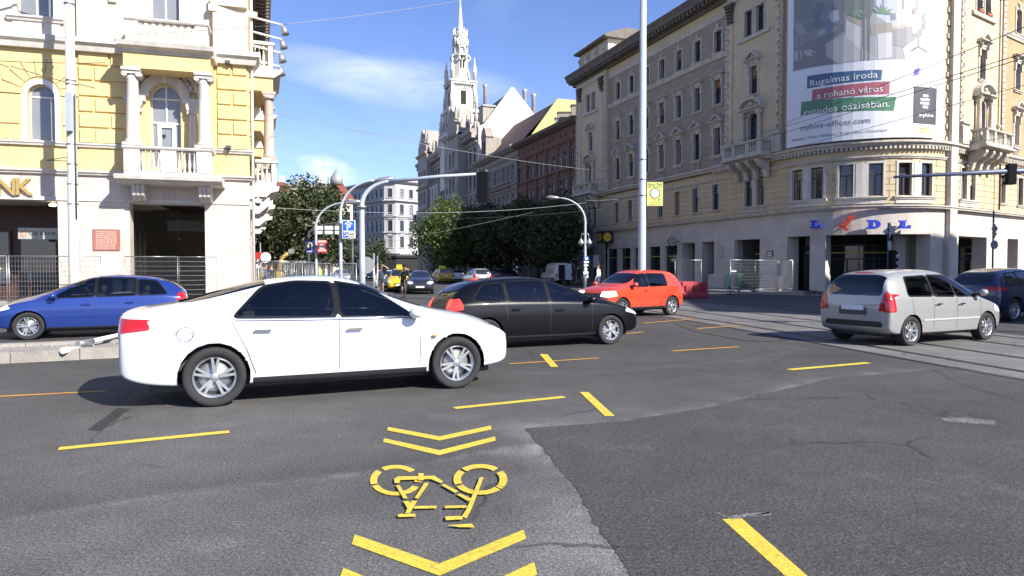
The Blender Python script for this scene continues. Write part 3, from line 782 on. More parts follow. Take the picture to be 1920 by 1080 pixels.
# ------------------------------------------------------------------ the corner building on the right (shop with curved corner)
P0 = Vector((18.6, 46.0)); SDIR = Vector((-.345, .9386)); RW = Vector((.828, .561)); RC = 5.8
def street(t): return P0+SDIR*t
def right_path():
    n0 = Vector((-.9386, -.345)); c = P0-n0*RC; a0 = math.atan2(n0.y, n0.x); n1 = Vector((RW.y, -RW.x)); a1 = math.atan2(n1.y, n1.x)
    if a0 > a1: a0 -= 2*math.pi
    pts = [street(32.4), P0]; k = 20
    for i in range(1, k+1):
        a = a0+(a1-a0)*i/k; pts.append(c+Vector((math.cos(a), math.sin(a)))*RC)
    e = pts[-1]; pts.append(e+RW*18); return Path([(p.x, p.y) for p in pts])
RB = right_path(); UA = 32.4; UB = UA+RC*math.acos(max(-1, min(1, Vector((-.9386,-.345)).dot(Vector((RW.y,-RW.x)))))); UE = RB.L
rb = empty('corner_building', (P0.x, P0.y, 0), 'ochre corner building with a curved shop front and tall brick upper storeys', 'building')
uw = [32.4-t for t in (23.5, 20.9, 18.15, 15.6, 13.0, 10.4, 7.75)]     # seven window axes of the brick middle
R1, R2 = (0.0, 7.0), (26.0, 32.0)                                        # projecting bays of the street wing
c1, c2 = 3.5, 29.1
c3 = UB+4.2; R3 = (UB+1.0, UB+7.6)                                       # bay of the wing on the right
w3 = [UB+10.6, UB+13.3, UB+16]
DR = .28
def zone_d(u): return DR if (R1[0] <= u <= R1[1] or R2[0] <= u <= R2[1] or R3[0] <= u <= R3[1]) else 0.0
# --- ground floor: travertine with real openings
def gu(x): return RB.at(x, 470)[0]
shop = [(gu(a), gu(b)) for a, b in ((1141,1159),(1166,1184),(1191,1211),(1219,1240),(1249,1272))]
ops = [(a, b, .55, 3.55, '', .28) for a, b in shop]
doors = [(gu(1281),gu(1305)),(gu(1318),gu(1341)),(gu(1379),gu(1427))]
ops += [(a, b, .0, 3.7, '', 1.1) for a, b in doors]
corner = [(gu(1478),gu(1520)),(gu(1549),gu(1741))]
ops += [(a, b, 0, 3.72, '', 1.0) for a, b in corner]
rwo = [(gu(1793),gu(1846)),(gu(1885),gu(1905)),(UB+14.2,UB+16.2)]
ops += [(a, b, 0, 3.7, '', .9) for a, b in rwo]
b = MB(RB).m(TRAV2); wall(b, RB, R1[1], UE, 0, 5.3, ops, .12); b.build('stone_base', rb)
b = MB(RB).m(TRIM)
gate = [(2.0, 5.0, 0, 3.6, 'arch', 1.2)]
wall(b, RB, 0, R1[1]-.004, 0, 5.3, gate, .3); courses(b, RB, .05, R1[1]-.05, 0, 5.25, .5, gate, .3, .07, .05); b.build('rusticated_base', rb)
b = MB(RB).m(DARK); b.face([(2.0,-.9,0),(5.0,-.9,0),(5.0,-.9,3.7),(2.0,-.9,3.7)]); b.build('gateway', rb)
b = MB(RB).m(TRAV2)
for u in (gu(1355), gu(1463)): b = MB(RB).m(TRAV2); b.bar([(.1,.0),(.62,.0),(.62,1.0),(.5,1.15),(.1,1.2)], u-.95, u+.95); b.build('plinth', rb)
for a, c in shop:
    f = MB(RB).m(DFRAME); f.box(a, a+.06, -.2, -.1, .55, 3.55); f.box(c-.06, c, -.2, -.1, .55, 3.55); f.box(a+.06, c-.06, -.2, -.1, .55, .63); o = f.build('shop_window', rb)
    g = MB(RB).m(GLASS); g.face([(a,-.16,.55),(c,-.16,.55),(c,-.16,3.55),(a,-.16,3.55)]); g.build('pane', o)
    g = MB(RB).m(mat('yellow_band',(.50,.40,.03),.5)); g.box(a+.07, c-.07, -.15, -.13, 2.62, 2.70); g.build('yellow_strip', o)
# recesses behind the openings: back wall, ceiling, doors
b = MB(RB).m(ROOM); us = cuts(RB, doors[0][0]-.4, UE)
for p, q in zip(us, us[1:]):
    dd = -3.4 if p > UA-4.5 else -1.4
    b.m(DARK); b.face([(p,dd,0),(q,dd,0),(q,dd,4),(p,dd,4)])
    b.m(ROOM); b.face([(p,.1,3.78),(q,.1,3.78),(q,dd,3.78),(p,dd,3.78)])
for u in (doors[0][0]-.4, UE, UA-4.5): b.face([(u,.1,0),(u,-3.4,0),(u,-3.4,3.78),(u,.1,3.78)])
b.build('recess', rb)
b = MB(RB).m(TRAV2)
for x0, x1, dd in ((1497,1508,-1.6),(1684,1699,-1.25),(1706,1738,-1.9)): 
    a, c = RB.at(x0,480,dd)[0], RB.at(x1,480,dd)[0]; b = MB(RB).m(TRAV2); b.box(a, c, dd-.4, dd, 0, 3.77); b.build('inner_pillar', rb)
b = MB(RB).m(TRAV2); a, c = UB+2.55, UB+2.95; b.box(a, c, -1.3, -.95, 0, 3.77)
b.build('inner_pillar', rb)
def shopdoor(x0, x1, d, zt=3.2):
    a, c = RB.at(x0,480,d)[0], RB.at(x1,480,d)[0]; f = MB(RB).m(DFRAME)
    f.box(a,a+.08,d-.1,d,0,zt); f.box(c-.08,c,d-.1,d,0,zt); f.box(a+.08,c-.08,d-.1,d,zt-.1,zt); f.box(a+.08,c-.08,d-.1,d,2.2,2.28); f.box((a+c)/2-.04,(a+c)/2+.04,d-.1,d,0,2.2)
    o = f.build('shop_door', rb); g = MB(RB).m(GLASS); g.face([(a,d-.05,0),(c,d-.05,0),(c,d-.05,zt),(a,d-.05,zt)]); g.build('pane', o)
    g = MB(RB).m(MATS['yellow_band']); g.box(a+.09,c-.09,d-.02,d+.01,2.62,2.70); g.build('yellow_strip', o)
shopdoor(1394,1426,-1.0); shopdoor(1560,1615,-2.9); shopdoor(1625,1680,-2.9); shopdoor(1508,1520,-1.2); shopdoor(1800,1838,-2.0)
# posters in the doorway
b = MB(RB).m(SIGNWHITE); u0, u1 = RB.at(1400,475,-.9)[0], RB.at(1408,475,-.9)[0]
for z0, z1 in ((2.25,2.45),(1.95,2.15),(2.85,2.95),(3.0,3.08)): b.box(u0, u1, -.92, -.9, z0, z1)
b.build('notice', rb)
# --- storeys
b = MB(RB).m(TRIM); ledge(b, RB, 0, UE, 5.3, .22, .2, .3); b.build('ledge', rb)
W1 = [(u, 1.0) for u in uw]; pairs1 = [c1, c2, RB.at(1514,340)[0], RB.at(1614,340)[0], RB.at(1716,340)[0], UB+2.9]
hw = {0:.62, 1:.62, 2:.68, 3:.82, 4:.72, 5:.62}; singles1 = list(uw)+[UB+8.2, UB+11.2, UB+14]
op1 = []
for i, c in enumerate(pairs1):
    for s in (-1, 1): op1.append((c+s*hw[i]-.40, c+s*hw[i]+.40, 6.1, 8.1))
op1 += [(u-.42, u+.42, 6.15, 8.1) for u in singles1]
for (u0, u1, m_) in ((0, R1[1], OCHRE), (R1[1], R2[0], OCHRE), (R2[0], UB, OCHRE), (UB, UE, OCHRE)):
    b = MB(RB).m(m_); o_ = [o for o in op1 if u0 <= o[0] and o[1] <= u1]
    wall(b, RB, u0, u1, 5.5, 9.0, o_, .08, .25); courses(b, RB, u0+.04, u1-.04, 5.62, 8.36, .39, o_, .08, .035, .03, stag=0 if u0 < UA-.1 and u1 < UA else 2.1)
    b.build('facade_wall', rb)
k = 0
for i, c in enumerate(pairs1):
    for s in (-1, 1):
        k += 1
        window(RB, rb, c+s*hw[i], 6.1, 8.1, .8, .1, .2, sur='flat', blind=(BLIND2, .5) if k in (12,) else None, glass=GLASS2 if k in (7,) else GLASS, trim=WSTONE if i >= 2 else TRIM, sill=False, tw=.13)
    b = MB(RB).m(WSTONE if i >= 2 else TRIM); ledge(b, RB, c-hw[i]-.65, c+hw[i]+.65, 5.86, .22, .2, .1); ubox(b, RB, c-hw[i]-.55, c+hw[i]+.55, .09, .16, 5.62, 5.85); ubox(b, RB, c-hw[i]+.54, c+hw[i]-.54, .12, .17, 6.08, 8.12); b.build('window_sill', rb)
for i, u in enumerate(singles1):
    window(RB, rb, u, 6.15, 8.1, .84, .1, .2, sur='key' if u < UA else 'flat', blind=(BLIND, .95) if i == 4 else None, tw=.12)
b = MB(RB).m(TRIM); ledge(b, RB, 0, UE, 8.38, .2, .14, .1); b.build('belt_course', rb)
b = MB(RB).m(TRIM)
for (u0, u1) in ((0, UE),):
    ledge(b, RB, u0, u1, 9.12, .36, .42, .12)
    u = 24.5
    while u < UE: b.box(u, u+.13, .1, .36, 8.94, 9.11); u += .26
b.build('dentil_cornice', rb)
# upper storeys: brick middle, plaster bays, plaster corner (under the banner)
tri_z, hood_z, top_z = (10.4, 12.5), (14.3, 16.2), (18.25, 19.95)
def upper(u0, u1, m_, d, cs, extra=()):
    o_ = [(u-.44, u+.44, z0, z1) for u in cs for z0, z1 in (tri_z, hood_z, top_z)]+list(extra)
    b = MB(RB).m(m_); wall(b, RB, u0, u1, 9.0, 22.2, o_, d, .28, reveal=TRIM); return b.build('facade_wall', rb)
upper(R1[1], R2[0], GBRICK, 0, uw)
upper(R3[1], UE, mat('sunlit_wing_brick', (.46,.30,.14), .85, var=.12, vs=1.2, brick=(.28,.085,.012,(.42,.33,.2),(.38,.25,.12)), bump=.4), 0, w3)  # same brick coloured brighter, with the sunlight put into its colour
bl = {(1,0):(BLIND,.35),(2,1):(BLIND,.4),(3,0):(BLIND,.95),(3,1):(BLIND,.55),(4,2):(BLIND,.4),(6,1):(BLIND,.3),(0,1):(BLIND,.4),(8,1):(BLIND2,.5),(7,0):(BLIND2,.95),(7,2):(BLIND,.3)}
for i, u in enumerate(uw+w3):
    window(RB, rb, u, *tri_z, .88, 0, .22, sur='tri', blind=bl.get((i,0)))
    window(RB, rb, u, *hood_z, .88, 0, .22, sur='hood', blind=bl.get((i,1)))
    window(RB, rb, u, *top_z, .88, 0, .22, sur='key', blind=bl.get((i,2)))
    b = MB(RB).m(TRIM)
    for k in range(5): baluster(b, (u-.4+.2*k, .06), 9.62, 10.16, .05, 6)
    b.box(u-.6, u+.6, -.02, .1, 9.5, 9.62); b.box(u-.6, u+.6, -.02, .14, 10.16, 10.24); b.build('apron_baluster_row', rb)
for bi, (c, (u0, u1)) in enumerate(((c1, R1), (c2, R2), (c3, R3))):
    pw = .62
    ex = [(c-.5, c+.5, 9.95, 12.7, 'arch'), (c-.42, c+.42, 14.0, 16.0)]+[(c+s*pw-.4, c+s*pw+.4, 18.3, 20.1) for s in (-1, 1)]
    b = MB(RB).m(OCHRE2); wall(b, RB, u0, u1, 9.0, 22.2, ex, DR, .3, reveal=TRIM)
    courses(b, RB, u0+.6, u1-.6, 9.5, 20.6, .62, [(c-1.5, c+1.5, 9, 13.9), (c-1.1, c+1.1, 13, 17.6), (c-1.5, c+1.5, 18, 20.8)], DR, .012, .02)
    for u in (u0, u1): b.face([(u,0,9),(u,DR,9),(u,DR,22.2),(u,0,22.2)])
    b.build('facade_wall', rb)
    b = MB(RB).m(TRIM); quoins(b, RB, u0-.02, 9.5, 21, DR, 1); b.build('quoins', rb); b = MB(RB).m(TRIM); quoins(b, RB, u1+.02, 9.5, 21, DR, -1); b.build('quoins', rb)
    window(RB, rb, c, 9.95, 12.7, 1.0, DR, .25, arch=True, sur='flat', tw=.14, sill=False)
    fo = window(RB, rb, c, 14.0, 16.0, .84, DR, .25, sur='tri', blind=(BLIND, .4) if bi != 0 else None)
    for s in (-1, 1):
        window(RB, rb, c+s*pw, 18.3, 20.1, .8, DR, .25, sur='flat', tw=.14, sill=False, blind=(BLIND2, .3) if bi == 2 else None)
        column(RB, rb, c+s*.86, DR+.22, 10.3, 12.75, .15, TRIM)
        b = MB(RB).m(TRIM); b.box(c+s*.86-.24, c+s*.86+.24, DR, DR+.46, 9.5, 10.3); b.build('pedestal', rb)
        cap = MB(RB).m(CORNICE); uc = c+s*2.55 if bi < 2 else c+s*2.75
        cap.box(uc-.33, uc+.33, DR, DR+.1, 19.7, 19.85)
        for k in range(5):
            zz = 19.85+k*.24; ww = .24+.035*k
            cap.box(uc-ww, uc+ww, DR, DR+.14+.03*k, zz, zz+.2, ch=.07)
            for q in (-1, 0, 1): cap.ball((uc+q*ww*.7, DR+.2+.03*k, zz+.12), .11, 6, 4)
        cap.box(uc-.48, uc+.48, DR, DR+.36, 21.05, 21.2); cap.build('pilaster_capital', rb)
        pl = MB(RB).m(OCHRE2); pl.box(uc-.27, uc+.27, DR, DR+.1, 10.9, 19.7); pl.m(TRIM); pl.box(uc-.45, uc+.45, DR, DR+.28, 9.5, 10.6); ledge(pl, RB, uc-.5, uc+.5, 10.6, .3, .34, DR); pl.build('pilaster', rb)
    b = MB(RB).m(TRIM); ledge(b, RB, c-1.25, c+1.25, 12.78, .25, .5, DR)
    n = 10; x0, x1, zb = c-1.25, c+1.25, 13.03
    arc = [(c-1.25*math.cos(math.pi*k/n), zb+.72*math.sin(math.pi*k/n)) for k in range(n+1)]; ar2 = [(c-1.02*math.cos(math.pi*k/n), zb+.55*math.sin(math.pi*k/n)) for k in range(n+1)]
    for k in range(n): b.prism([arc[k], arc[k+1], ar2[k+1], ar2[k]], DR-.02, DR+.48)
    b.prism(ar2, DR-.02, DR+.12); b.ball((c, DR+.18, zb+.25), .2, 8, 5)
    for q in (-.45, .45): b.ball((c+q, DR+.16, zb+.14), .15, 8, 5)
    b.build('pediment', rb); b = MB(RB).m(TRIM); b.box(c-1.7, c+1.7, DR-.01, DR+.16, 17.95, 18.2); b.build('window_sill', rb)
    bal = MB(RB).m(TRIM); ledge(bal, RB, c-2.2, c+2.2, 9.16, .34, 1.15, DR+.1); 
    for s in (-1.55, -.5, .5, 1.55): bal.prism([(DR,7.9),(DR+.18,7.95),(DR+.35,8.5),(DR+.8,8.75),(DR+1.0,9.0),(DR+1.0,9.16),(DR,9.16)], c+s-.17, c+s+.17, 'x')
    bal.build('balcony_slab', rb)
    balustrade(RB, rb, c-2.05, c+2.05, DR+1.12, 9.5, 10.5, TRIM, 14, mids=(c-.72, c+.72), sides=.9)
    vs_ = MB(RB).m(TRIM); vs_.lathe([(.08,0),(.05,.06),(.14,.2),(.16,.3),(.1,.42),(.03,.5)], (c+.0, DR+1.0, 10.5), 8); vs_.build('stone_vase', rb)
b = MB(RB).m(OCHRE2); wall(b, RB, R2[1], R3[0], 9.0, 22.2, (), .1); b.build('facade_wall', rb)
b = MB(RB).m(TRIM); quoins(b, RB, UA+.25, 9.5, 21, .1, 1, .5); b.build('quoins', rb); b = MB(RB).m(TRIM); quoins(b, RB, UB+.12, 9.5, 21, .1, -1, .5); b.build('quoins', rb); b = MB(RB).m(TRIM)
b.box(UB-.15, UB+.75, .1, .42, 0, 21); b.build('corner_pilaster', rb)
b = MB(RB).m(TRIM)
for (u0, u1, d) in ((R1[1], R2[0], 0), (R3[1], UE, 0)): b = MB(RB).m(TRIM); ledge(b, RB, u0, u1, 17.75, .36, .18, d); b.build('belt_course', rb); b = MB(RB).m(TRIM); ubox(b, RB, u0, u1, d-.01, d+.05, 20.75, 21.15); b.build('belt_course', rb)
for (u0, u1) in (R1, R2, R3): b = MB(RB).m(TRIM); ubox(b, RB, u0, u1, DR-.01, DR+.1, 21.2, 21.5); b.build('belt_course', rb)
b = MB(RB).m(OCHRE2); ubox(b, RB, R1[1], R2[0], -.01, .06, 21.152, 21.75); b.build('frieze', rb)
b = MB(RB).m(CORNICE); mould(b, RB, -.8, UE, [(-.1,21.75),(.32,21.75),(.45,21.95),(.5,22.12),(1.15,22.2),(1.2,22.45),(1.4,22.75),(1.4,22.85),(-.1,22.95)])
u = -.5
while u < UE: b.box(u, u+.22, .3, 1.05, 21.9, 22.19); u += .52
b.build('cornice', rb)
# roof, back walls, attic over the far bay
pts = [RB(u, -.05, 0).xy for u in cuts(RB, 0, UE)]; bk = [Vector((48, 62)), Vector((30, 92))]
b = MB().m(GREYROOF); b.face([(*p, 22.75) for p in pts+bk]); b.build('roof', rb)
b = MB().m(GABLE); e = RB(UE,0,0); f = RB(0,0,0)
for p, q in ((e, (48,62)), ((48,62),(30,92)), ((30,92), f)): b.face([(p[0],p[1],0),(q[0],q[1],0),(q[0],q[1],22.7),(p[0],p[1],22.7)])
b.build('back_wall', rb)
at_ = MB(RB).m(CREAM); at_.box(.3, 6.6, -5.6, -.1, 22.8, 25.0); at_.m(TRIM)
for u in (.5, 2.2, 4.1, 5.8): at_.box(u-.35, u+.35, -.1, .06, 23, 24.8, ch=.04); at_.ball((u, .1, 24.3), .26, 8, 5)
at_.prism([(.35,24.6),(1.2,25.8),(2.2,25.0)], -.4, -.05)
at_.build('attic', rb)
b = MB(RB).m(CORNICE); mould(b, RB, -.1, 7.2, [(-5.9,25.0),(.5,25.0),(.65,25.15),(.5,25.3),(-1.8,26.1),(-3.9,26.1),(-5.9,25.3)]); b.build('attic_roof', rb)
an = MB(RB).m(STEEL); an.tube([(20.7,-2.6,22.8),(20.7,-2.6,25.4)], .05, 6); an.tube([(20.7,-2.6,24.2),(20.4,-2.6,25.0)], .03, 5)
ao = an.build('roof_mast', rb); q = MB(RB).m(SIGNWHITE); q.lathe([(.02,0),(.25,.05),(.42,.16),(.4,.18),(.02,.06)], (20.7,-2.45,25.3), 14, rot=Matrix.Rotation(-math.pi/2, 3, 'X')); q.build('dish', ao)
# drain pipe
b = MB(RB).m(mat('brown_pipe',(.12,.06,.04),.5)); b.tube([(UB+6.95,DR+.12,5.6),(UB+6.95,DR+.12,21)], .06, 8); b.build('drain_pipe', rb)

# --- lettering over the corner
def slab_L(w, h): return [(0,0),(w,0),(w,h*.42),(w*.86,h*.42),(w*.78,h*.2),(w*.5,h*.2),(w*.5,h*.84),(w*.62,h*.84),(w*.62,h),(0,h),(0,h*.84),(w*.14,h*.84),(w*.14,h*.2),(0,h*.2)]
LB_ = mat('letter_blue', (.02,.045,.50), .4); LR_ = mat('letter_red', (.62,.06,.035), .4)
def letter(polys, x, y, m_, lab):
    u, z = RB.at(x, y, .45); b = MB(RB).m(m_)
    for p in polys: b.prism([(u+a, z+c) for a, c in p], .40, .64)
    b.m(STEEL); b.box(u-.04, u+.04, .12, .42, z-.03, z+.03)
    tag(b.build('sign_letter', org=RB(u,.3,z)), lab, 'sign letter', 'letters over the corner shop front')
cen = lambda p, w, h: [(a-w/2, c-h/2) for a, c in p]
letter([cen(slab_L(.6,.5),.6,.5)], 1530, 420.5, LB_, 'blue letter L at the left end of the shop lettering')
iz = [(-.16,-.32),(.32,-.02),(.22,.12),(.08,.04),(-.06,.22),(-.34,.02),(-.26,-.08),(-.16,-.02),(-.10,-.12),(-.24,-.2)]
dot = [(.16+.15*math.cos(k*math.pi/8), .36+.15*math.sin(k*math.pi/8)) for k in range(16)]
iz2 = [(-.36,-.26),(-.02,-.42),(.34,.0),(.26,.08),(.1,-.02),(.02,.2),(-.22,.1),(-.2,-.08)]
rt = lambda P_: [(a*1.0+c*.70, -a*.70+c*1.0) for a, c in P_]
letter([rt([(-.10,-.19),(.11,-.19),(.11,.12),(-.22,.12),(-.22,.01),(-.10,.01)]), rt([(-.24,-.32),(.25,-.32),(.25,-.19),(-.24,-.19)]), rt([(.145*math.cos(k*math.pi/8), .32+.145*math.sin(k*math.pi/8)) for k in range(16)])], 1587, 419, LR_, 'red leaning letter i in the shop lettering')
D_ = [(-.32,-.25),(.1,-.25),(.25,-.18),(.32,-.05),(.32,.07),(.25,.18),(.1,.25),(-.32,.25),(-.32,.16),(-.24,.16),(-.24,-.16),(-.32,-.16)]
letter([[(-.34,-.27),(.1,-.27),(.05,-.14),(-.02,-.14),(-.02,.14),(.05,.14),(.1,.27),(-.34,.27),(-.34,.17),(-.24,.17),(-.24,-.17),(-.34,-.17)], [(.1,-.27),(.27,-.19),(.36,-.06),(.36,.06),(.27,.19),(.1,.27),(.05,.14),(.14,.05),(.14,-.05),(.05,-.14)]], 1636, 421, LB_, 'blue letter D in the shop lettering')
letter([cen(slab_L(.6,.5),.6,.5)], 1694, 421, LB_, 'blue letter L at the right end of the shop lettering')
# --- blade signs on the street wing
u, z = RB.at(1146, 445, .2)
bs = empty('blade_sign', RB(u,.2,z), 'square black sign with a yellow disc on the shop wall', 'shop sign')
b = MB(RB).m(mat('sign_dark_navy',(.012,.014,.04),.4)); b.box(u-.5, u+.5, .3, 1.5, z-.55, z+.55); b.build('sign_box', bs)
for fn_, nm in ((lambda a, h, e: (u+.5+e, .9+a, z+h), 'disc'), (lambda a, h, e: (u-.0+a, 1.5+e, z+h), 'disc')):
    b = MB(RB).m(mat('disc_yellow',(.72,.50,.02),.4)); b.face([fn_(.44*math.cos(k*math.pi/12), .44*math.sin(k*math.pi/12), .006) for k in range(24)])
    b.m(LR_); put_text(b, 'LIDL', .34, lambda x, y, zz: fn_(-x if False else x, y, .012), bold=True); b.build(nm, bs)
u, z = RB.at(1270, 453, .3)
b = MB(RB).m(PDARK); b.tube([(u,.1,z),(u,.95,z)], .04, 6); bo = b.build('wall_bracket_sign', org=RB(u,.1,z)); tag(bo, 'round dark bracket sign with white rings by the shop windows', 'bracket sign')
for r0, m_, e in ((.42, PDARK, .0), (.34, SIGNWHITE, .012), (.26, PDARK, .018), (.15, SIGNWHITE, .024), (.08, PDARK, .03)):
    b = MB(RB).m(m_)
    b.lathe([(r0,-.05-e),(r0,.05+e)], (u,.8,z), 24, rot=Matrix.Rotation(math.pi/2, 3, 'Y')); b.build('disc', bo)
# plates on the wall
def plate(x0, y0, x1, y1, m_, name, lab, cat, lines=0, d=.13, lm=GOLD, P=RB, zoff=0):
    u0, z0 = P.at(x0, y1, d); u1, z1 = P.at(x1, y0, d); b = MB(P).m(m_); ubox(b, P, u0, u1, d-.01, d+.03, z0, z1)
    o = tag(b.build(name, org=P(u0,d,z0)), lab, cat)
    return o, u0, u1, z0, z1
o, u0, u1, z0, z1 = plate(1437,470,1450,481,PDARK,'wall_plaque','small dark plaque with pale lines between two doorways','plaque')
b = MB(RB).m(SIGNWHITE)
for k in range(3): ubox(b, RB, u0+.08+.05*(k%2), u1-.09-.04*((k+1)%2), .158, .166, z1-.14-.11*k, z1-.08-.11*k)
b.build('plaque_text', o)
plate(1347,461,1357,484,SIGNLT,'stone_tablet','pale stone tablet beside the second doorway','tablet')
plate(1772,446,1785,456,SIGNWHITE,'wall_plate','white plate on the sunlit stone near the round corner','plate')
# --- the advertising banner
def banner():
    ul, _ = RB.at(1474, 240, .7); ur, _ = RB.at(1771, 240, .7); D = .62
    zb = [RB.at(x, y, D)[1] for x, y in ((1476,275),(1767,269))]
    root = empty('advertising_banner', RB((ul+ur)/2, D, 9.4), 'huge white advertising banner with an office picture hung round the curved corner', 'banner')
    b = MB(RB).m(mat('banner_vinyl', (.72,.73,.76), .42, var=.05, vs=.6, bump=.12, bs=1.6)); ubox(b, RB, ul, ur, D-.03, D, 9.55, 21.9); b.build('sheet', root)
    def sh(px, col, k, nm=None): 
        m_ = mat('print_%02x%02x%02x' % tuple(int(v*255) for v in col), col, .45); b = MB(RB).m(m_)
        pz = [RB.at(x, y, D) for x, y in px]; put_poly(b, RB, pz, D+.003+.003*k); return b
    z2 = lambda pts: [(1440+a/3.6, b/3.6) for a, b in pts]
    def shapes(lst, name, k0=0):
        B = MB(RB)
        for col, k, pts in lst:
            if name == 'picture': col = tuple(v*.62+.19 for v in col)
            B.m(mat('print_%02x%02x%02x' % tuple(int(max(0,v)*255) for v in col), col, .45)); put_poly(B, RB, [RB.at(x, y, D) for x, y in z2(pts)], D+.003+.002*(k+k0))
        return B.build(name, root)
    PX = []
    PX.append(((.30,.31,.31), 0, [(172,-200),(1150,-200),(1147,417),(700,405),(410,440),(170,483)]))
    PX.append(((.10,.13,.13), 1, [(172,-200),(520,-200),(520,120),(300,190),(172,240)]))
    PX.append(((.035,.06,.035), 2, [(175,-160),(300,-180),(310,110),(240,150),(175,120)]))
    PX.append(((.04,.075,.035), 2, [(500,-100),(730,-120),(720,60),(680,130),(560,125),(510,60)]))
    PX.append(((.55,.62,.7), 1, [(730,-200),(1150,-200),(1150,100),(850,180),(730,110)]))
    for x in (770,905,1000,1085): PX.append(((.12,.16,.2), 2, [(x,-200),(x+18,-200),(x+18,70),(x,66)]))
    PX.append(((.82,.86,.9), 2, [(925,-180),(990,-180),(990,55),(925,55)])); PX.append(((.82,.86,.9), 2, [(1020,-180),(1078,-180),(1078,70),(1020,60)]))
    PX.append(((.06,.055,.055), 2, [(172,180),(520,120),(520,205),(380,300),(390,385),(465,428),(172,480)]))
    PX.append(((.13,.125,.125), 3, [(180,240),(500,165),(470,205),(300,270),(180,330)]))
    PX.append(((.40,.40,.39), 3, [(395,290),(520,240),(520,120),(640,160),(640,330),(740,400),(470,428),(385,370)]))
    PX.append(((.56,.55,.53), 4, [(520,140),(640,185),(640,345),(518,250)])); PX.append(((.36,.25,.15), 5, [(518,120),(545,108),(640,140),(640,188)]))
    PX.append(((.30,.22,.14), 4, [(690,165),(845,150),(845,215),(700,235)])); PX.append(((.62,.61,.6), 4, [(735,230),(845,212),(845,385),(738,402)]))
    PX.append(((.22,.2,.2), 4, [(845,190),(1000,160),(1010,250),(920,320),(845,300)])); PX.append(((.66,.69,.74), 4, [(915,330),(1010,250),(1145,262),(1145,415),(930,400)]))
    PX.append(((.50,.42,.30), 5, [(840,180),(960,150),(1110,130),(1110,150),(970,178),(845,200)]))
    for x in (632,648,664,680): PX.append(((.06,.06,.06), 6, [(x,-200),(x+7,-200),(x+7,405),(x,408)]))
    # plants
    for i in range(26):
        a = rad(200+i*13); cx, cy = (770, 95) if i < 13 else (600, 70); l = 60+25*math.sin(i*2.7)
        dx, dy = math.cos(a)*l, math.sin(a)*l*.9
        PX.append(((.06,.14+.05*(i % 3),.05), 6+i % 3, [(cx,cy),(cx+dx*.5-dy*.13,cy+dy*.5+dx*.13),(cx+dx,cy+dy),(cx+dx*.5+dy*.13,cy+dy*.5-dx*.13)]))
    # standing man, seated woman, desk worker, chairs, table with plate
    PX += [((.01,.02,.07), 6, [(318,40),(335,15),(370,12),(380,45),(362,100),(352,188),(338,190),(332,130),(322,192),(310,188),(308,90)]), ((.30,.19,.13), 7, [(338,-12),(358,-14),(362,10),(345,16)]),
           ((.12,.10,.10), 5, [(455,110),(505,95),(525,130),(505,165),(470,178)]), ((.42,.45,.5), 7, [(425,80),(450,62),(478,68),(480,140),(440,160),(408,110)]), ((.05,.03,.03), 7, [(432,40),(450,28),(462,45),(458,72),(436,68)]), ((.05,.09,.2), 8, [(385,165),(470,140),(475,160),(420,185),(438,232),(412,238),(388,200)]),
           ((.78,.74,.76), 7, [(955,130),(985,95),(1015,105),(1022,190),(990,235),(970,215),(975,160),(915,170),(910,160)]), ((.25,.14,.09), 8, [(970,60),(990,48),(1005,62),(1000,98),(975,92)]),
           ((.10,.10,.11), 6, [(970,200),(1040,195),(1045,240),(975,245)]), ((.05,.05,.05), 7, [(1005,240),(1015,240),(1018,310),(1075,350),(1070,362),(1012,325),(965,350),(960,335),(1005,308)]), ((.12,.12,.13), 6, [(1045,90),(1062,85),(1066,190),(1050,200)]),
           ((.20,.22,.24), 5, [(180,170),(215,160),(265,225),(200,240)]), ((.28,.29,.30), 6, [(325,215),(380,190),(395,230),(340,245)]),
           ((.09,.06,.05), 4, [(200,370),(280,320),(360,370),(330,420),(250,440)]), ((.42,.44,.42), 5, [(245,345),(290,330),(325,355),(300,378),(255,372)]), ((.35,.36,.06), 6, [(255,348),(285,340),(290,358),(262,362)]), ((.4,.05,.04), 6, [(288,352),(312,350),(316,366),(296,370)]),
           ((.28,.31,.34), 5, [(178,350),(200,340),(205,405),(182,415)]), ((.28,.31,.34), 5, [(212,345),(230,338),(234,395),(215,402)]),
           ((.70,.78,.66), 5, [(890,65),(930,60),(935,110),(895,118)]), ((.15,.15,.16), 6, [(820,95),(865,88),(868,130),(824,138)])]
    shapes(PX, 'picture')
    # strips of colour with the slogan
    def fit(tx, txt, x0, x1, y, **k):
        V, F = tmesh(txt, 1.0, **k); a0, a1 = min(v.x for v in V), max(v.x for v in V)
        u0, za = RB.at(1440+x0/3.6, y/3.6, D); u1, zb_ = RB.at(1440+x1/3.6, y/3.6, D); u2, z = RB.at(1440+(x0+x1)/7.2, y/3.6, D); q = (u1-u0)/(a1-a0)
        put_text(tx, txt, q, lambda a, h, e: (u0+a-a0*q, D+.022, z+h), **k)
    def strip(col, pts, txt, x0, x1, y):
        shapes([(col, 0, pts)], 'slogan_strip', 1)
        t = MB(RB).m(SIGNWHITE); fit(t, txt, x0, x1, y); t.build('slogan', root)
    strip((.065,.13,.23), [(260,515),(777,470),(770,540),(258,600)], 'Rugalmas iroda', 290, 735, 527)
    strip((.40,.125,.15), [(303,607),(822,548),(820,636),(298,682)], 'a rohanó város', 332, 780, 617)
    strip((.095,.225,.13), [(225,690),(862,655),(852,748),(218,782)], 'csendes oázisában.', 248, 822, 722)
    tx = MB(RB).m(mat('print_grey',(.10,.10,.11),.5)); fit(tx, 'myhive-offices.com', 222, 688, 833); tx.build('web_address', root)
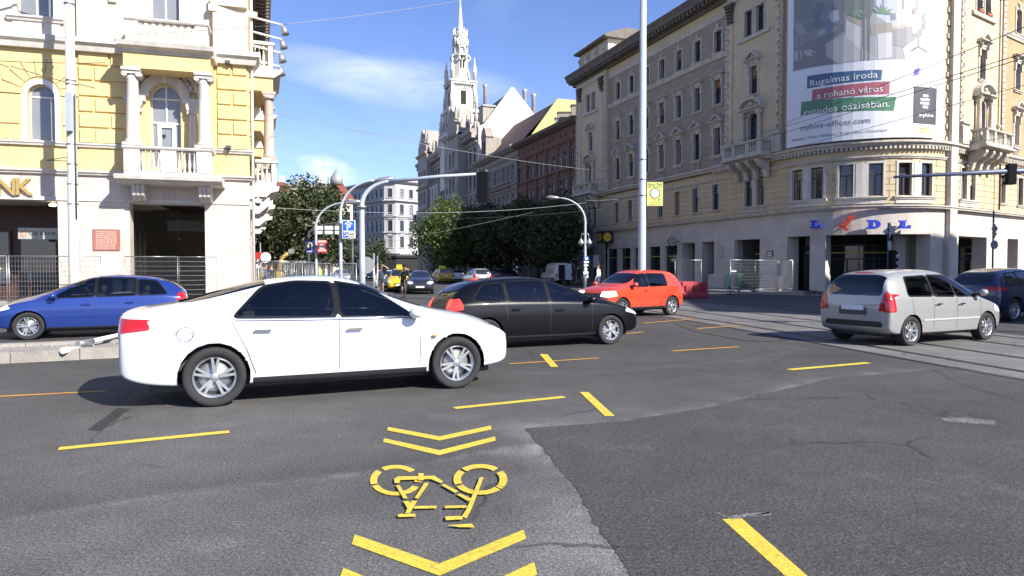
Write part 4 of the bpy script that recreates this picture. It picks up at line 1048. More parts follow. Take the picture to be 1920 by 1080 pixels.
    tx = MB(RB).m(MATS['print_grey']); fit(tx, 'Budapest | Varsó | Bukarest | Prága | Bécs | Düsseldorf', 165, 800, 902); tx.build('small_print', root)
    shapes([((.05,.055,.065), 0, [(988,583),(1140,597),(1132,845),(982,832)])], 'logo_panel')
    shapes([((.66,.66,.66), 0, p) for p in ([(1050,637),(1082,640),(1082,656),(1050,653)],[(1036,661),(1096,666),(1096,683),(1036,678)],[(1034,686),(1094,691),(1094,708),(1034,703)],[(1048,712),(1080,715),(1080,733),(1048,730)])], 'logo_mark', 3)
    t = MB(RB).m(SIGNWHITE); fit(t, 'myhive', 1012, 1112, 778, bold=True); t.build('logo_name', root)
    shapes([((.66,.62,.42), 0, [(984,850),(1130,862),(1128,915),(982,905)])], 'logo_base'); t = MB(RB).m(mat('print_ochre',(.5,.40,.12),.5)); fit(t, 'HALLER', 1018, 1096, 866); fit(t, 'GARDENS', 1015, 1100, 889); t.build('logo_site', root)
    shapes([((.10,.06,.45), 0, [(990,470),(1015,455),(1015,500),(990,515)]), ((.22,.16,.62), 0, [(1015,455),(1040,470),(1015,485)])], 'corner_logo'); shapes([((.45,.45,.5), 0, p) for p in ([(1030,490),(1140,503),(1140,512),(1030,499)],[(1030,514),(1088,520),(1088,529),(1030,523)])], 'corner_logo_name')
banner()
# flower boxes on the sunny bay
for s in (-1, 1):
    u = c3+s*.62; b = MB(RB).m(mat('terracotta',(.3,.10,.05),.8)); b.box(u-.36, u+.36, DR+.0, DR+.2, 18.22, 18.42); fo = b.build('flower_box', org=RB(u,DR,18.3)); tag(fo, 'terracotta flower box on the %s top window of the sunny bay' % ('left' if s < 0 else 'right'), 'flower box', 'flower boxes')
    q = MB(RB).m(LEAF)
    for k in range(40):
        c = Vector((u+random.uniform(-.34,.34), DR+random.uniform(0,.22), 18.42+random.uniform(0,.45))); e = Vector((random.uniform(-.1,.1), random.uniform(-.1,.1), random.uniform(-.1,.1)))
        q.face([c, c+e, c+e+Vector((.03,.05,.08))])
    q.build('foliage', fo)
# pavement round the corner
pts = [RB(u, 3.4 if u < UA-2 else 4.3, 0).xy for u in cuts(RB, -70, UE+40, (UA-2,))]
pts = [RB(-75, 3.4, 0).xy]+[RB(u, 3.4+.9*max(0, min(1, (u-22)/8)), 0).xy for u in [0, 8, 16, 22, 24, 26, 28, 30]+[v for v in RB.l[1:-1]]]+[RB(UE+30, 4.3, 0).xy]
pavement([tuple(p) for p in pts]+[tuple(RB(UE+30,-1,0).xy), tuple(RB(UA+5,-3.6,0).xy), tuple(RB(-75,-1,0).xy)])
# ------------------------------------------------------------------ the yellow bank building on the left
C0 = Vector((-12.25, 32.0)); FD = Vector((.958, .286)).normalized()
LP = Path([tuple(C0-FD*18), tuple(C0), tuple(C0+SDIR*46)]); UC = LP.l[1]
lb = empty('bank_building', (C0.x, C0.y, 0), 'yellow corner palace with stone arcade and columned balcony', 'building')
U = lambda x, d=0: LP.at(x, 400, d)[0]
Zp = lambda x, y, d=0: LP.at(x, y, d)[1]
# ground floor arcade
ZL, ZF = Zp(200, 378), Zp(200, 329)                 # underside of the fascia, top of the stone
o1 = (UC-19, U(108), 0, ZL, '', .7); o2 = (U(243), U(384), 0, ZL-.05, '', .7)
b = MB(LP).m(TRAV); wall(b, LP, 0, UC, 0, ZF, [o2, (o1[0]+1, o1[1], 0, ZL, '', .7)], 0); b.build('stone_base', lb)
b = MB(LP).m(TRAV); ops = [(UC+3.2+8*k, UC+7.6+8*k, 0, ZL-.2, '', .6) for k in range(5)]; wall(b, LP, UC, LP.L, 0, ZF, ops, 0); b.build('stone_base', lb)
b = MB(LP).m(WSTONE); ledge(b, LP, 0, LP.L, ZF-.02, .2, .22); ubox(b, LP, 0, UC, 0, .05, ZL+.0, ZL+.14); b.build('ledge', lb)
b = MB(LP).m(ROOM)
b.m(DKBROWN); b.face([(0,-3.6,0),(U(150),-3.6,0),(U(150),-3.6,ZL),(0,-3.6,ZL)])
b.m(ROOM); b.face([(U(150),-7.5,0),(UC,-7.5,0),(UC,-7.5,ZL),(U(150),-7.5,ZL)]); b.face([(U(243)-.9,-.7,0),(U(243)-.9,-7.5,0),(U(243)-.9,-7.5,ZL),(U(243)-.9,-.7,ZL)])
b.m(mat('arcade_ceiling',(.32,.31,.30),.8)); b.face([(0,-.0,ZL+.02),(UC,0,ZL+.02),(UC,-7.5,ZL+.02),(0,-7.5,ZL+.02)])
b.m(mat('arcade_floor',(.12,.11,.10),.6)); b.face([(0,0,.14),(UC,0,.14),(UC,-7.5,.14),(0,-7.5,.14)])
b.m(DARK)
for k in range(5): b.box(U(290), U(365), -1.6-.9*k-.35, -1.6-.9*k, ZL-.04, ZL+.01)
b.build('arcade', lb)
# bank windows and shop fronts inside the arcade
def bankwin(x0, x1, d, z0, z1):
    a, c = LP.at(x0,400,d)[0], LP.at(x1,400,d)[0]; f = MB(LP).m(DFRAME); f.box(a,a+.08,d,d+.1,z0,z1); f.box(c-.08,c,d,d+.1,z0,z1); f.box(a+.08,c-.08,d,d+.1,z1-.08,z1); f.box(a+.08,c-.08,d,d+.1,z0,z0+.08); o = f.build('bank_window', lb)
    g = MB(LP).m(GLASS2); g.face([(a,d+.05,z0),(c,d+.05,z0),(c,d+.05,z1),(a,d+.05,z1)]); g.build('pane', o)
bankwin(-60,20,-3.55,.9,3.4); bankwin(34,108,-3.55,.9,3.2)
g = MB(LP).m(mat('dark_panel',(.04,.035,.032),.4)); 
for k in range(6):
    dd = -1.4-1.0*k; g.box(U(243)-.9, U(243)-.82, dd-.75, dd, .3, 3.5)
g.build('display_window', lb)
def bsign(x0, x1, y0, y1, d, tx, lab, size, logo=True, sm=SIGNLT):
    u0, z0 = LP.at(x0,y1,d); u1, z1 = LP.at(x1,y0,d); b = MB(LP).m(sm); b.box(u0,u1,d-.04,d,z0,z1); o = tag(b.build('bank_sign', org=LP(u0,d,z0)), lab, 'bank sign', 'signs inside the arcade')
    V_, F_ = tmesh('CIB BANK', 1.0); a0, a1 = min(v.x for v in V_), max(v.x for v in V_); ua, ub = LP.at(tx[0],400,d)[0], LP.at(tx[1],400,d)[0]; size = (ub-ua)/(a1-a0)
    t = MB(LP).m(BLACKT); put_text(t, 'CIB BANK', size, lambda a, h, e: (ua+a-a0*size, d+.006, (z0+z1)/2+h)); t.build('sign_text', o)
    if logo:
        t = MB(LP).m(mat('logo_orange',(.55,.25,.08),.5)); s = size*.52; cx = ua-size*.85; cz = (z0+z1)/2
        for q in ((cx-s,cx+s,cz-s,cz-s+.05),(cx-s,cx+s,cz+s-.05,cz+s),(cx-s,cx-s+.05,cz-s+.05,cz+s-.05),(cx+s-.05,cx+s,cz-s+.05,cz+s-.05)): t.box(q[0],q[1],d,d+.008,q[2],q[3])
        t.build('sign_logo', o)
bsign(34,108,428,448,-1.6,(53,106),'pale bank sign in the left arcade opening',.40); bsign(314,383,414,433,-3.4,(331,377),'bank sign darkened for the shade of the middle arcade passage',.50, sm=mat('shaded_sign',(.10,.095,.085),.6))  # second sign face is darker: the passage's shade is in its colour
b = MB(LP).m(GOLD); u, z = LP.at(-8,352,.12)
for ch, x, w in (('K',44,.8),('N',12,.8),('A',-20,.8),('B',-52,.8)):
    uu, zz = LP.at(x,352,.12); put_text(b, ch, 1.02, lambda a, h, e: (uu+a, .12+e, zz+h), ext=.05, bold=True)
tag(b.build('bank_lettering', org=LP(u,.1,z)), 'gold letters on the stone fascia over the arcade', 'lettering')
al = empty('ceiling_lamp', LP(U(84),-1.0,ZL), 'small lit lamp under the arcade ceiling', 'lamp'); b = MB(LP).m(mat('lamp_glow',(.9,.85,.7),.4,emit=((1,.85,.55),6))); b.ball((U(84),-1.0,ZL-.12),.11,10,6,(1.4,1,.7)); b.build('lamp_glass', al)
# marble plaque
u0, z0 = LP.at(174,470,.03); u1, z1 = LP.at(225,430,.03); b = MB(LP).m(mat('red_marble',(.34,.135,.10),.3,var=.25,vs=6)); b.box(u0,u1,-.01,.05,z0,z1,ch=.01)
po = tag(b.build('memorial_plaque', org=LP(u0,0,z0)), 'red marble plaque with rows of engraved lines on the stone pier', 'plaque'); t = MB(LP).m(mat('engraved_pale',(.55,.40,.33),.5))
for k in range(9):
    zz = z1-.14-.09*k; x = u0+.13
    random.seed(k)
    while x < u1-.2:
        w = random.uniform(.04,.13); t.box(x, min(x+w,u1-.12), .05, .054, zz, zz+.04); x += w+.03
t.build('engraved_text', po); t = MB(LP).m(CHROME)
for a in (u0+.06,u1-.06):
    for c in (z0+.06,z1-.06): t.ball((a,.05,c),.03,8,4)
t.build('bolts', po)
# first storey: yellow blocks, arched window, columned bay
Z1, Z2 = ZF+.18, Zp(200, 82)                        # from ledge to the upper cornice
BU0, BU1 = U(243, 1.1), U(395, 1.1); BC = (BU0+BU1)/2; BD = 1.15
zs = Zp(90, 266); wv = (U(50)+U(113))/2; ww = .82*(U(113)-U(50)); zt = Zp(80, 158)
wL = (wv-ww/2, wv+ww/2, zs+.05, zt, 'arch', .3)
wd_ = (U(286,-.2), U(343,-.2)); dC = sum(wd_)/2; dw = wd_[1]-wd_[0]
dop = (dC-dw/2, dC+dw/2, Z1+.2, Zp(315,158), 'arch', .4)
zmid = Zp(200, 275)
b = MB(LP).m(YELLOW); wall(b, LP, 0, UC, Z1-.2, Z2, [wL, dop], 0, .35)
UP = U(151)
ubox(b, LP, UP, UC-.004, 0, .12, Z1-.15, Z2) if False else None
bayop = (BU0-.15, BU1+.15, 0, 30)
# radial blocks round the arched window; plain courses elsewhere
zspr = zt-ww/2; big = (wv-ww/2-.95, wv+ww/2+.95, zspr-.1, zt+1.2)
courses(b, LP, 0, UP-.02, zmid+.12, Z2-.3, .66, [wL, (wv-ww/2-.22, wv+ww/2+.22, zs, zspr), big], 0, .065, .07, stag=1.5, ch=.03)
courses(b, LP, UP, UC-.03, zmid+.12, Z2-.3, .66, [bayop], .03, .085, .07, stag=1.25, ch=.03)
b.box(UP, BU0+.1, -.01, .03, Z1, Z2); b.box(BU1-.1, UC-.005, -.01, .03, Z1, Z2)
for k in range(9):
    a0 = math.pi*(k+.06)/9; a1 = math.pi*(k+.94)/9; r0, r1 = ww/2+.24, ww/2+1.0
    f = lambda a, r: (wv-r*math.cos(a), zspr+.05+r*math.sin(a)*(1.04))
    b.prism([f(a0,r0), f((a0+a1)/2,r0), f(a1,r0), f(a1,r1), f((a0+a1)/2,r1+.1), f(a0,r1)], -.01, .06)
b.build('facade_wall', lb)
window(LP, lb, wv, zs+.05, zt, ww, 0, .28, arch=True, frame=WFRAME, glass=PALEGL, cols=1, sur='flat', trim=WFRAME, tw=.2, sill=False)
fo = window(LP, lb, dC, Z1+.25, Zp(315,158), dw, 0, .32, arch=True, frame=WFRAME, glass=PALEGL, cols=1)
f = MB(LP).m(WFRAME); zd = Zp(315,232); f.box(dC-dw*.30,dC-dw*.18,-.33,-.24,Z1+.3,zd); f.box(dC+dw*.18,dC+dw*.30,-.33,-.24,Z1+.3,zd); f.box(dC-dw*.18,dC+dw*.18,-.33,-.24,zd-.14,zd); f.box(dC-dw/2,dC+dw/2,-.33,-.25,zd+.01,zd+.1); f.box(dC-.03,dC+.03,-.33,-.25,zd+.1,Zp(315,158)-.06); f.build('balcony_door', fo)
f = MB(LP).m(DARK); 
uu, zz = LP.at(306,255,-.3); f.face([(uu-.16,-.312,zz),(uu-.02,-.312,zz-.03),(uu,-.312,zz-.13),(uu+.09,-.312,zz-.1),(uu+.1,-.312,zz+.1),(uu,-.312,zz+.06)]); f.build('broken_glass_hole', fo)
# relief and small columns round the balcony door
b = MB(LP).m(WSTONE); zsp = Zp(315,158)-dw/2
for k in range(12):
    a0, a1 = math.pi*k/12, math.pi*(k+1)/12; r0, r1 = dw/2+.02, dw/2+.42
    b.prism([(dC-r0*math.cos(a0),zsp+r0*math.sin(a0)),(dC-r1*math.cos(a0),zsp+r1*math.sin(a0)),(dC-r1*math.cos(a1),zsp+r1*math.sin(a1)),(dC-r0*math.cos(a1),zsp+r0*math.sin(a1))], 0, .2)
b.box(dC-.16,dC+.16,.1,.32,zsp+dw/2,zsp+dw/2+.5,ch=.04)
for s in (-1,1):
    c = dC+s*(dw/2+.55); b.box(min(c-.42,c+.42),max(c-.42,c+.42),-.01,.34,zsp-.25,zsp-.02); b.box(c-.3,c+.3,0,.34,zsp-.42,zsp-.25)
b.build('door_surround', lb)
for s in (-1,1): column(LP, lb, dC+s*(dw/2+.5), .2, zmid-.9, zsp-.42, .15, WSTONE, 'small_column')
b = MB(LP).m(WSTONE); random.seed(3)
for s in (-1,1):
    for k in range(46):
        q = random.uniform(.3,1.35); h = random.uniform(-.1,1.15); x = dC+s*(dw/2*.35+q*.95); zz = zsp+dw/2*.55+h*.75
        if math.hypot(x-dC, zz-zsp) < dw/2+.48 or abs(x-dC) > (BU1-BU0)/2-.32 or zz > Zp(315,136): continue
        r = random.uniform(.07,.15); b.ball((x,.06,zz),r,7,5,(1,.9,random.uniform(.8,1.6)))
    c = dC+s*(dw/2+.78)
    b.tube([(c,.14,zsp+.1),(c-s*.05,.2,zsp+.45),(c-s*.22,.2,zsp+.72)],[.09,.13,.08],7); b.ball((c-s*.3,.22,zsp+.88),.11,8,6); b.tube([(c-s*.15,.22,zsp+.66),(c-s*.45,.24,zsp+.95),(c-s*.75,.2,zsp+1.02)],[.07,.05,.04],6); b.tube([(c,.16,zsp+.15),(c+s*.2,.2,zsp-.1),(c+s*.1,.18,zsp-.4)],[.09,.07,.05],6)
b.build('relief', lb)
# bay: slab, consoles, balustrade, columns, entablature, upper balustrade
zslab = Zp(318,338,BD); zr0 = Zp(318,328,BD); zr1 = Zp(318,277,BD); zcap = Zp(318,134,BD)
b = MB(LP).m(WSTONE); mould(b, LP, BU0-.5, BU1+.5, [(0,zslab-.18),(BD-.1,zslab-.18),(BD+.05,zslab-.08),(BD+.33,zslab-.02),(BD+.37,zslab+.12),(BD+.28,zslab+.18),(0,zslab+.18)])
for c in (BU0+.28, BU1-.28):
    b.prism([(0,zslab-.85),(.45,zslab-.85),(.75,zslab-.62),(.9,zslab-.185),(0,zslab-.185)], c-.26, c+.26, 'x')
    for k in (-.17,0,.17): b.prism([(.45,zslab-.87),(.78,zslab-.65),(.94,zslab-.2),(.8,zslab-.2),(.45,zslab-.75)], c+k-.06, c+k+.06, 'x')
b.build('balcony_slab', lb)
zr0 = zslab+.18
balustrade(LP, lb, BU0-.12, BU1+.12, BD+.28, zr0, zr1, WSTONE, 9, ped=.62, mids=(BC,), sides=1.1, back=.26)
for c in (BU0+.2, BU1-.2): column(LP, lb, c, BD-.02, zr1+.0, zcap, .27, WSTONE)
zt0, zt1 = Zp(318,106,BD), Zp(318,90,BD)
b = MB(LP).m(YELLOW); b.box(BU0-.1,BU1+.1,0,BD+.2,zcap+.0,zt0); b.build('entablature', lb)
b = MB(LP).m(WSTONE); mould(b, LP, BU0-.25, BU1+.25, [(0,zt0),(BD+.25,zt0),(BD+.3,zt0+.12),(BD+.55,zt0+.22),(BD+.62,zt0+.4),(BD+.2,zt0+.46),(0,zt0+.46)]); b.build('bay_cornice', lb)
balustrade(LP, lb, BU0-.0, BU1+.0, BD+.2, zt0+.46, Zp(318,40,BD), WSTONE, 9, ped=.5, mids=(), sides=1.0, back=.26)
# sill course and cornice along the wall
b = MB(LP).m(WSTONE); ledge(b, LP, 0, BU0, zmid-.08, .2, .16, .03); ledge(b, LP, BU1, UC, zmid-.08, .2, .16, .03)
zc = Zp(80,84); 
ledge(b, LP, 0, UP-.01, zc-.2, .6, .42, 0); ledge(b, LP, UP, BU0+.05, zc-.2, .6, .5, .03); ledge(b, LP, BU1-.05, UC, zc-.25, .62, .5, .03); b.build('cornice', lb)
# upper cream storey
zu0 = zc+.35; ZT = 18.6
uw_ = [(U(40),U(108),Zp(75,34),ZT-2,'',.25), (U(288),U(342),Zp(315,44,-.1),ZT-1.6,'',.25)]
b = MB(LP).m(CREAM); wall(b, LP, 0, UC, zu0, ZT, uw_, 0, .3)
b.box(U(405),UC-.02,0,.3,zu0,Zp(430,22,.3)); b.box(U(405)-.16,UC+.06,0,.42,Zp(430,24,.3),Zp(430,12,.3)); b.box(U(405)-.08,UC-.02,0,.36,Zp(430,12,.3),Zp(430,-4,.3)); b.box(U(405)+.1,UC-.1,0,.28,Zp(430,-4,.3),ZT)
b.box(U(140)+.25,U(162),0,.16,zu0,ZT); b.box(U(212),U(226),0,.12,Zp(212,5),ZT)
b.m(WSTONE); ledge(b, LP, U(22), U(128), Zp(75,42), .24, .22, 0); b.box(U(32),U(120),0,.06,Zp(75,42)-.5,Zp(75,42))
b.build('facade_wall', lb)
for o in uw_: window(LP, lb, (o[0]+o[1])/2, o[2], o[3], o[1]-o[0], 0, .22, frame=WFRAME, glass=PALEGL, transom=.8, sur='flat', trim=CREAM, sill=False)
# street side: bays with balconies seen edge on
b = MB(LP).m(YELLOW); wall(b, LP, UC, LP.L, ZF, ZT, [], 0); courses(b, LP, UC+.02, LP.L-.1, zmid+.12, Z2-.3, .66, [], 0, .05, .05); b.build('facade_wall', lb)
b = MB(LP).m(WSTONE); ledge(b, LP, UC, LP.L, zc-.2, .6, .5); ledge(b, LP, UC, LP.L, zmid-.08, .2, .16); b.build('cornice', lb)
b = MB(LP).m(CORNICE); mould(b, LP, UC+.02, LP.L, [(0,ZT-1.0),(.3,ZT-1.0),(.4,ZT-.6),(1.15,ZT-.45),(1.25,ZT),(0,ZT+.1)])
u = UC+.3
while u < LP.L: b.box(u,u+.25,.3,1.1,ZT-.85,ZT-.47); u += .6
b.build('cornice', lb)
for k, s in enumerate((1.2, 11.5, 22.0, 33.0)):
    a, c = UC+s, UC+s+3.6; m_ = (a+c)/2; D2 = .95
    b = MB(LP).m(WSTONE)
    mould(b, LP, a-.35, c+.35, [(0,zslab-.4),(D2-.2,zslab-.4),(D2,zslab-.2),(D2+.35,zslab-.1),(D2+.4,zslab+.12),(0,zslab+.18)])
    for q in (a+.2, c-.2): b.prism([(0,zslab-1.2),(.4,zslab-1.2),(.85,zslab-.8),(.9,zslab-.4),(0,zslab-.4)], q-.25, q+.25, 'x')
    b.build('balcony_slab', lb)
    balustrade(LP, lb, a-.1, c+.1, D2+.25, zr0, zr1, WSTONE, 9, ped=.5, mids=(m_,), sides=.95)
    for q in (a+.2, c-.2): column(LP, lb, q, D2-.05, zr1, zcap, .24, mat('pinkish_stone',(.5,.40,.33),.8,var=.2,vs=2,streak=.2) if k == 0 else WSTONE)
    b = MB(LP).m(YELLOW); b.box(a-.1,c+.1,0,D2+.15,zcap,zt0); b.m(WSTONE); mould(b, LP, a-.2, c+.2, [(0,zt0),(D2+.2,zt0),(D2+.5,zt0+.22),(D2+.55,zt0+.4),(0,zt0+.46)]); b.build('entablature', lb)
    balustrade(LP, lb, a, c, D2+.15, zt0+.46, zt0+1.75, WSTONE, 9, ped=.45, sides=.9)
    b = MB(LP).m(DARK); b.face([(a+.8,.06,zr0),(c-.8,.06,zr0),(c-.8,.06,zcap-.8),(a+.8,.06,zcap-.8)]); b.build('balcony_doorway', lb)
    if False:
        b = MB(LP).m(CREAM); mould(b, LP, a-.3, c+.3, [(0,2.9),(.6,2.9),(1.2,3.2),(1.25,3.6),(0,3.7)]); b.build('awning_slab', lb)
b = MB(LP).m(GREYROOF); b.face([tuple(LP(0,-.1,ZT)), tuple(LP(UC,-.1,ZT)), tuple(LP(LP.L,-.1,ZT)), (-45,70,ZT), (-40,30,ZT)]) if False else None
r = MB().m(GREYROOF); p = [LP(0,0,0), LP(UC,0,0), LP(LP.L,0,0)]; r.face([(q.x,q.y,ZT-.02) for q in p]+[(p[2].x-14,p[2].y-5,ZT-.02),(p[0].x-5,p[0].y+16,ZT-.02)]); r.build('roof', lb)
r = MB().m(GABLE); q = [p[2], Vector((p[2].x-14,p[2].y-5,0)), Vector((p[0].x-5,p[0].y+16,0)), p[0]]
for a, c in zip(q, q[1:]): r.face([(a.x,a.y,0),(c.x,c.y,0),(c.x,c.y,ZT),(a.x,a.y,ZT)])
r.build('back_wall', lb)
# drain pipe, cameras, floodlights, flag brackets
b = MB(LP).m(PDARK); b.tube([(UP-.12,.12,.2),(UP-.12,.12,ZF-.1)],.06,8); b.tube([(UP-.12,.16,ZF+.2),(UP-.12,.16,ZT)],.06,8); b.build('drain_pipe', lb)
b = MB(LP).m(WFRAME); b.tube([(UC+.25,.15,0),(UC+.25,.15,ZT)],.06,8); b.build('drain_pipe', lb)
def wallcam(x, y, lab):
    u, z = UC+.35, Zp(466, y); b = MB(LP).m(SIGNWHITE); b.box(u-.28,u-.02,0,.12,z+.05,z+.3); b.tube([(u-.15,.1,z+.2),(u+.1,.35,z+.22),(u+.1,.35,z+.08)],.05,6); b.lathe([(.05,.1),(.17,.06),(.18,-.1),(.14,-.14)],(u+.1,.35,z),12); o = tag(b.build('security_camera', org=LP(u,0,z)), lab, 'security camera')
    g = MB(LP).m(GLASS); g.ball((u+.1,.35,z-.14),.13,10,6); g.build('dome', o)
wallcam(480,374,'white dome camera on the bracket at the corner of the yellow building')
def flood(x, y, lab):
    u, z = LP.at(x, y, .25); b = MB(LP).m(PDARK); b.box(u-.12,u+.12,.2,.36,z-.09,z+.09,ch=.02); b.tube([(u,.05,z-.25),(u,.25,z-.2),(u,.28,z-.08)],.02,5); tag(b.build('floodlight', org=LP(u,0,z)), lab, 'floodlight', 'small floodlights on the yellow wall')
flood(428,276,'small dark floodlight on the yellow blocks right of the bay'); flood(427,117,'small dark floodlight under the cornice right of the bay')
for k, (y, x) in enumerate(((20,531),(48,528),(75,526),(102,524))):
    o_ = LP(UC+.9, .1, Zp(466, y-2)); P_ = AT(x, y, o_.y+1.2); P_.z = o_.z
    b = MB().m(SIGNWHITE); b.tube([o_, P_], .05, 6); d = (P_-o_).normalized(); lo = tag(b.build('arm_spotlight', org=o_), ['topmost','second from the top','third from the top','lowest'][k]+' of the spotlight arms stacked on the corner of the yellow building', 'spotlight', 'spotlight arms')
    h = MB().m(STEEL); q = P_+Vector((0,0,-.35)); h.tube([P_, P_+Vector((.02,0,-.12)), q+Vector((.10,0,-.1))], [.05,.13,.2], 8); h.build('spotlight_head', lo)
pts = [LP(0,3.0,0).xy, LP(UC-.2,3.0,0).xy, LP(UC,3.2,0).xy, LP(UC+.2,3.4,0).xy, LP(LP.L+70,3.4,0).xy]
pavement([tuple(p) for p in pts]+[tuple(LP(LP.L+70,-1,0).xy), tuple(LP(UC,-6.5,0).xy), tuple(LP(0,-6.5,0).xy)])
# ------------------------------------------------------------------ the buildings down the street
def simple_window(P, par, u, z0, z1, w, d=0., frame=DFRAME, glass=GLASS, sur=None, trim=TRIM, tri=False):
    """far window: frame with cross bars, pane, and a plain surround"""
    f = MB(P).m(frame); t = .07; dd = d-.16; a, b = u-w/2, u+w/2
    f.box(a,a+t,dd,dd+.06,z0,z1); f.box(b-t,b,dd,dd+.06,z0,z1); f.box(a+t,b-t,dd,dd+.06,z1-t,z1); f.box(a+t,b-t,dd,dd+.06,z0,z0+t); zm = z0+(z1-z0)*.66
    f.box(a+t,b-t,dd,dd+.055,zm-.04,zm+.04); f.box(u-.04,u+.04,dd,dd+.05,z0+t,zm-.041); o = f.build('window', par)
    p = MB(P).m(glass); p.face([(a,dd+.02,z0),(b,dd+.02,z0),(b,dd+.02,z1),(a,dd+.02,z1)]); p.build('pane', o)
    if sur:
        s = MB(P).m(trim); s.box(a-.18,a,d-.02,d+.08,z0,z1); s.box(b,b+.18,d-.02,d+.08,z0,z1); s.box(a-.18,b+.18,d-.02,d+.09,z1,z1+.2); s.box(a-.3,b+.3,d-.02,d+.22,z0-.2,z0-.01)
        if sur == 'hood': s.box(a-.32,b+.32,d-.02,d+.34,z1+.42,z1+.6); s.box(a-.2,b+.2,d-.02,d+.1,z1+.21,z1+.41)
        if sur == 'tri': s.box(a-.3,b+.3,d-.02,d+.3,z1+.3,z1+.44); s.prism([(a-.3,z1+.45),(b+.3,z1+.45),(u,z1+1.0)], d-.02, d+.28)
        s.build('surround', o)
    return o
def spath(t0, t1): return Path([tuple(street(t0)), tuple(street(t1))])
INW = Vector((.9386, .345))
# red-brown house
BP = spath(51.8, 32.5); bb = empty('brown_house', (*street(42), 0), 'red brown plastered house with white casement windows beside the ochre corner building', 'building')
bu = [.9, 2.35, 4.3, 5.75, 7.7, 9.15, 11.1, 12.55, 14.5, 15.95, 18.0]
rows = ((13.2, 15.2), (10.0, 12.0), (6.6, 8.6))
ops = [(u-.5, u+.5, a, c) for u in bu for a, c in rows]
b = MB(BP).m(REDWALL); wall(b, BP, 0, BP.L, 0, 18.4, ops, 0, .22); courses(b, BP, .05, BP.L-.05, 5.4, 9.2, .45, ops, 0, .04, .05)
for q in range(6): b.box(.05+q*3.35, .05+q*3.35+.55, -.01, .16, 9.4, 16.2, ch=.03)
b.build('facade_wall', bb)
for u in bu:
    for k, (a, c) in enumerate(rows): simple_window(BP, bb, u, a, c, 1.0, frame=mat('pale_grey_frame',(.5,.5,.5),.5), glass=PALEGL if (int(u*7)+k) % 3 else GLASS, sur='flat', trim=mat('brown_trim',(.22,.12,.075),.85,var=.2,vs=2))
    v = MB(BP).m(DARK); v.lathe([(.2,0),(.2,.03)], (u, .0, 17.1), 10, rot=Matrix.Rotation(-math.pi/2, 3, 'X')); v.build('attic_vent', bb)
b = MB(BP).m(MATS['brown_trim']); ledge(b, BP, 0, BP.L, 9.2, .3, .35); ledge(b, BP, 0, BP.L, 16.2, .35, .3); b.m(CORNICE); mould(b, BP, 0, BP.L, [(0,17.9),(.3,17.9),(.9,18.2),(1.0,18.5),(0,18.65)]); b.build('cornice', bb)
b = MB().m(SLATE); p = [street(51.8), street(32.5)]; b.face([(*p[0],18.5),(*p[1],18.5),(*(p[1]+INW*6),20.3),(*(p[0]+INW*6),20.3)]); b.face([(*(p[0]+INW*6),20.3),(*(p[1]+INW*6),20.3),(*(p[1]+INW*13),17),(*(p[0]+INW*13),17)]); b.build('roof', bb)
for t, s, h in ((36, 3, 1.6), (39.5, 3.5, 1.8), (42, 2.8, 1.4), (45.5, 4, 1.5)):
    q = street(t)+INW*s; b = MB().m(GREYWALL); b.box(q.x-1, q.x+1, q.y-.5, q.y+.5, 18.5, 19.6+h); b.m(CORNICE); b.box(q.x-1.1, q.x+1.1, q.y-.6, q.y+.6, 19.602+h, 19.75+h); b.build('chimney', bb)
b = MB(BP).m(DARK)
for k in range(5): b.box(.8+3.8*k, 3.6+3.8*k, .01, .05, .2, 3.6)
b.m(mat('shop_awning',(.10,.085,.07),.7)); b.box(.3, BP.L-.3, .0, .3, 3.9, 4.7); b.build('shop_front', bb)
# grey house with dormer and the yellow gable behind it
GP = spath(70.0, 52.0); gb = empty('grey_house', (*street(61), 0), 'grey stone house with gabled dormer and yellow painted fire wall', 'building')
gu_ = [1.3, 3.1, 5.0, 6.9, 8.8, 10.7, 12.6, 14.5, 16.4]; rows = ((14.0, 16.2), (9.6, 12.2), (5.6, 8.0))
ops = [(u-.55, u+.55, a, c) for u in gu_ for a, c in rows]
b = MB(GP).m(GREYWALL); wall(b, GP, 0, GP.L, 0, 18.5, ops, 0, .25); b.m(REDWALL); b.box(5.9,15.6,.005,.03,12.5,13.7); b.build('facade_wall', gb)
for u in gu_:
    for k, (a, c) in enumerate(rows): simple_window(GP, gb, u, a, c, 1.1, frame=mat('pale_grey_frame',(.5,.5,.5),.5), glass=GLASS if (int(u*3)+k) % 4 else PALEGL, sur='hood' if k == 1 else 'flat', trim=GREYWALL)
b = MB(GP).m(GREYWALL)
for z in (8.9, 13.2, 17.0): ledge(b, GP, 0, GP.L, z, .3, .3)
mould(b, GP, 0, GP.L, [(0,17.9),(.4,17.9),(1.0,18.3),(1.05,18.65),(0,18.8)]); b.build('cornice', gb)
b = MB(GP).m(GREYWALL); b.box(2.0, 4.4, -2.5, .05, 18.8, 22.2); b.prism([(1.8,22.2),(4.6,22.2),(4.0,23.4),(3.2,23.9),(2.4,23.4)], -1.2, .1); b.m(DARK); b.box(2.5,3.05,.05,.07,19.6,21.6); b.box(3.35,3.9,.05,.07,19.6,21.6); b.build('dormer', gb)
b = MB(GP).m(mat('red_brown_roof',(.13,.06,.045),.7,var=.3,vs=2)); b.face([(0,-.2,18.7),(GP.L,-.2,18.7),(GP.L,-6.2,25.2),(0,-6.2,25.2)]); b.face([(0,-6.2,25.2),(GP.L,-6.2,25.2),(GP.L,-13,18),(0,-13,18)]); b.build('roof', gb)
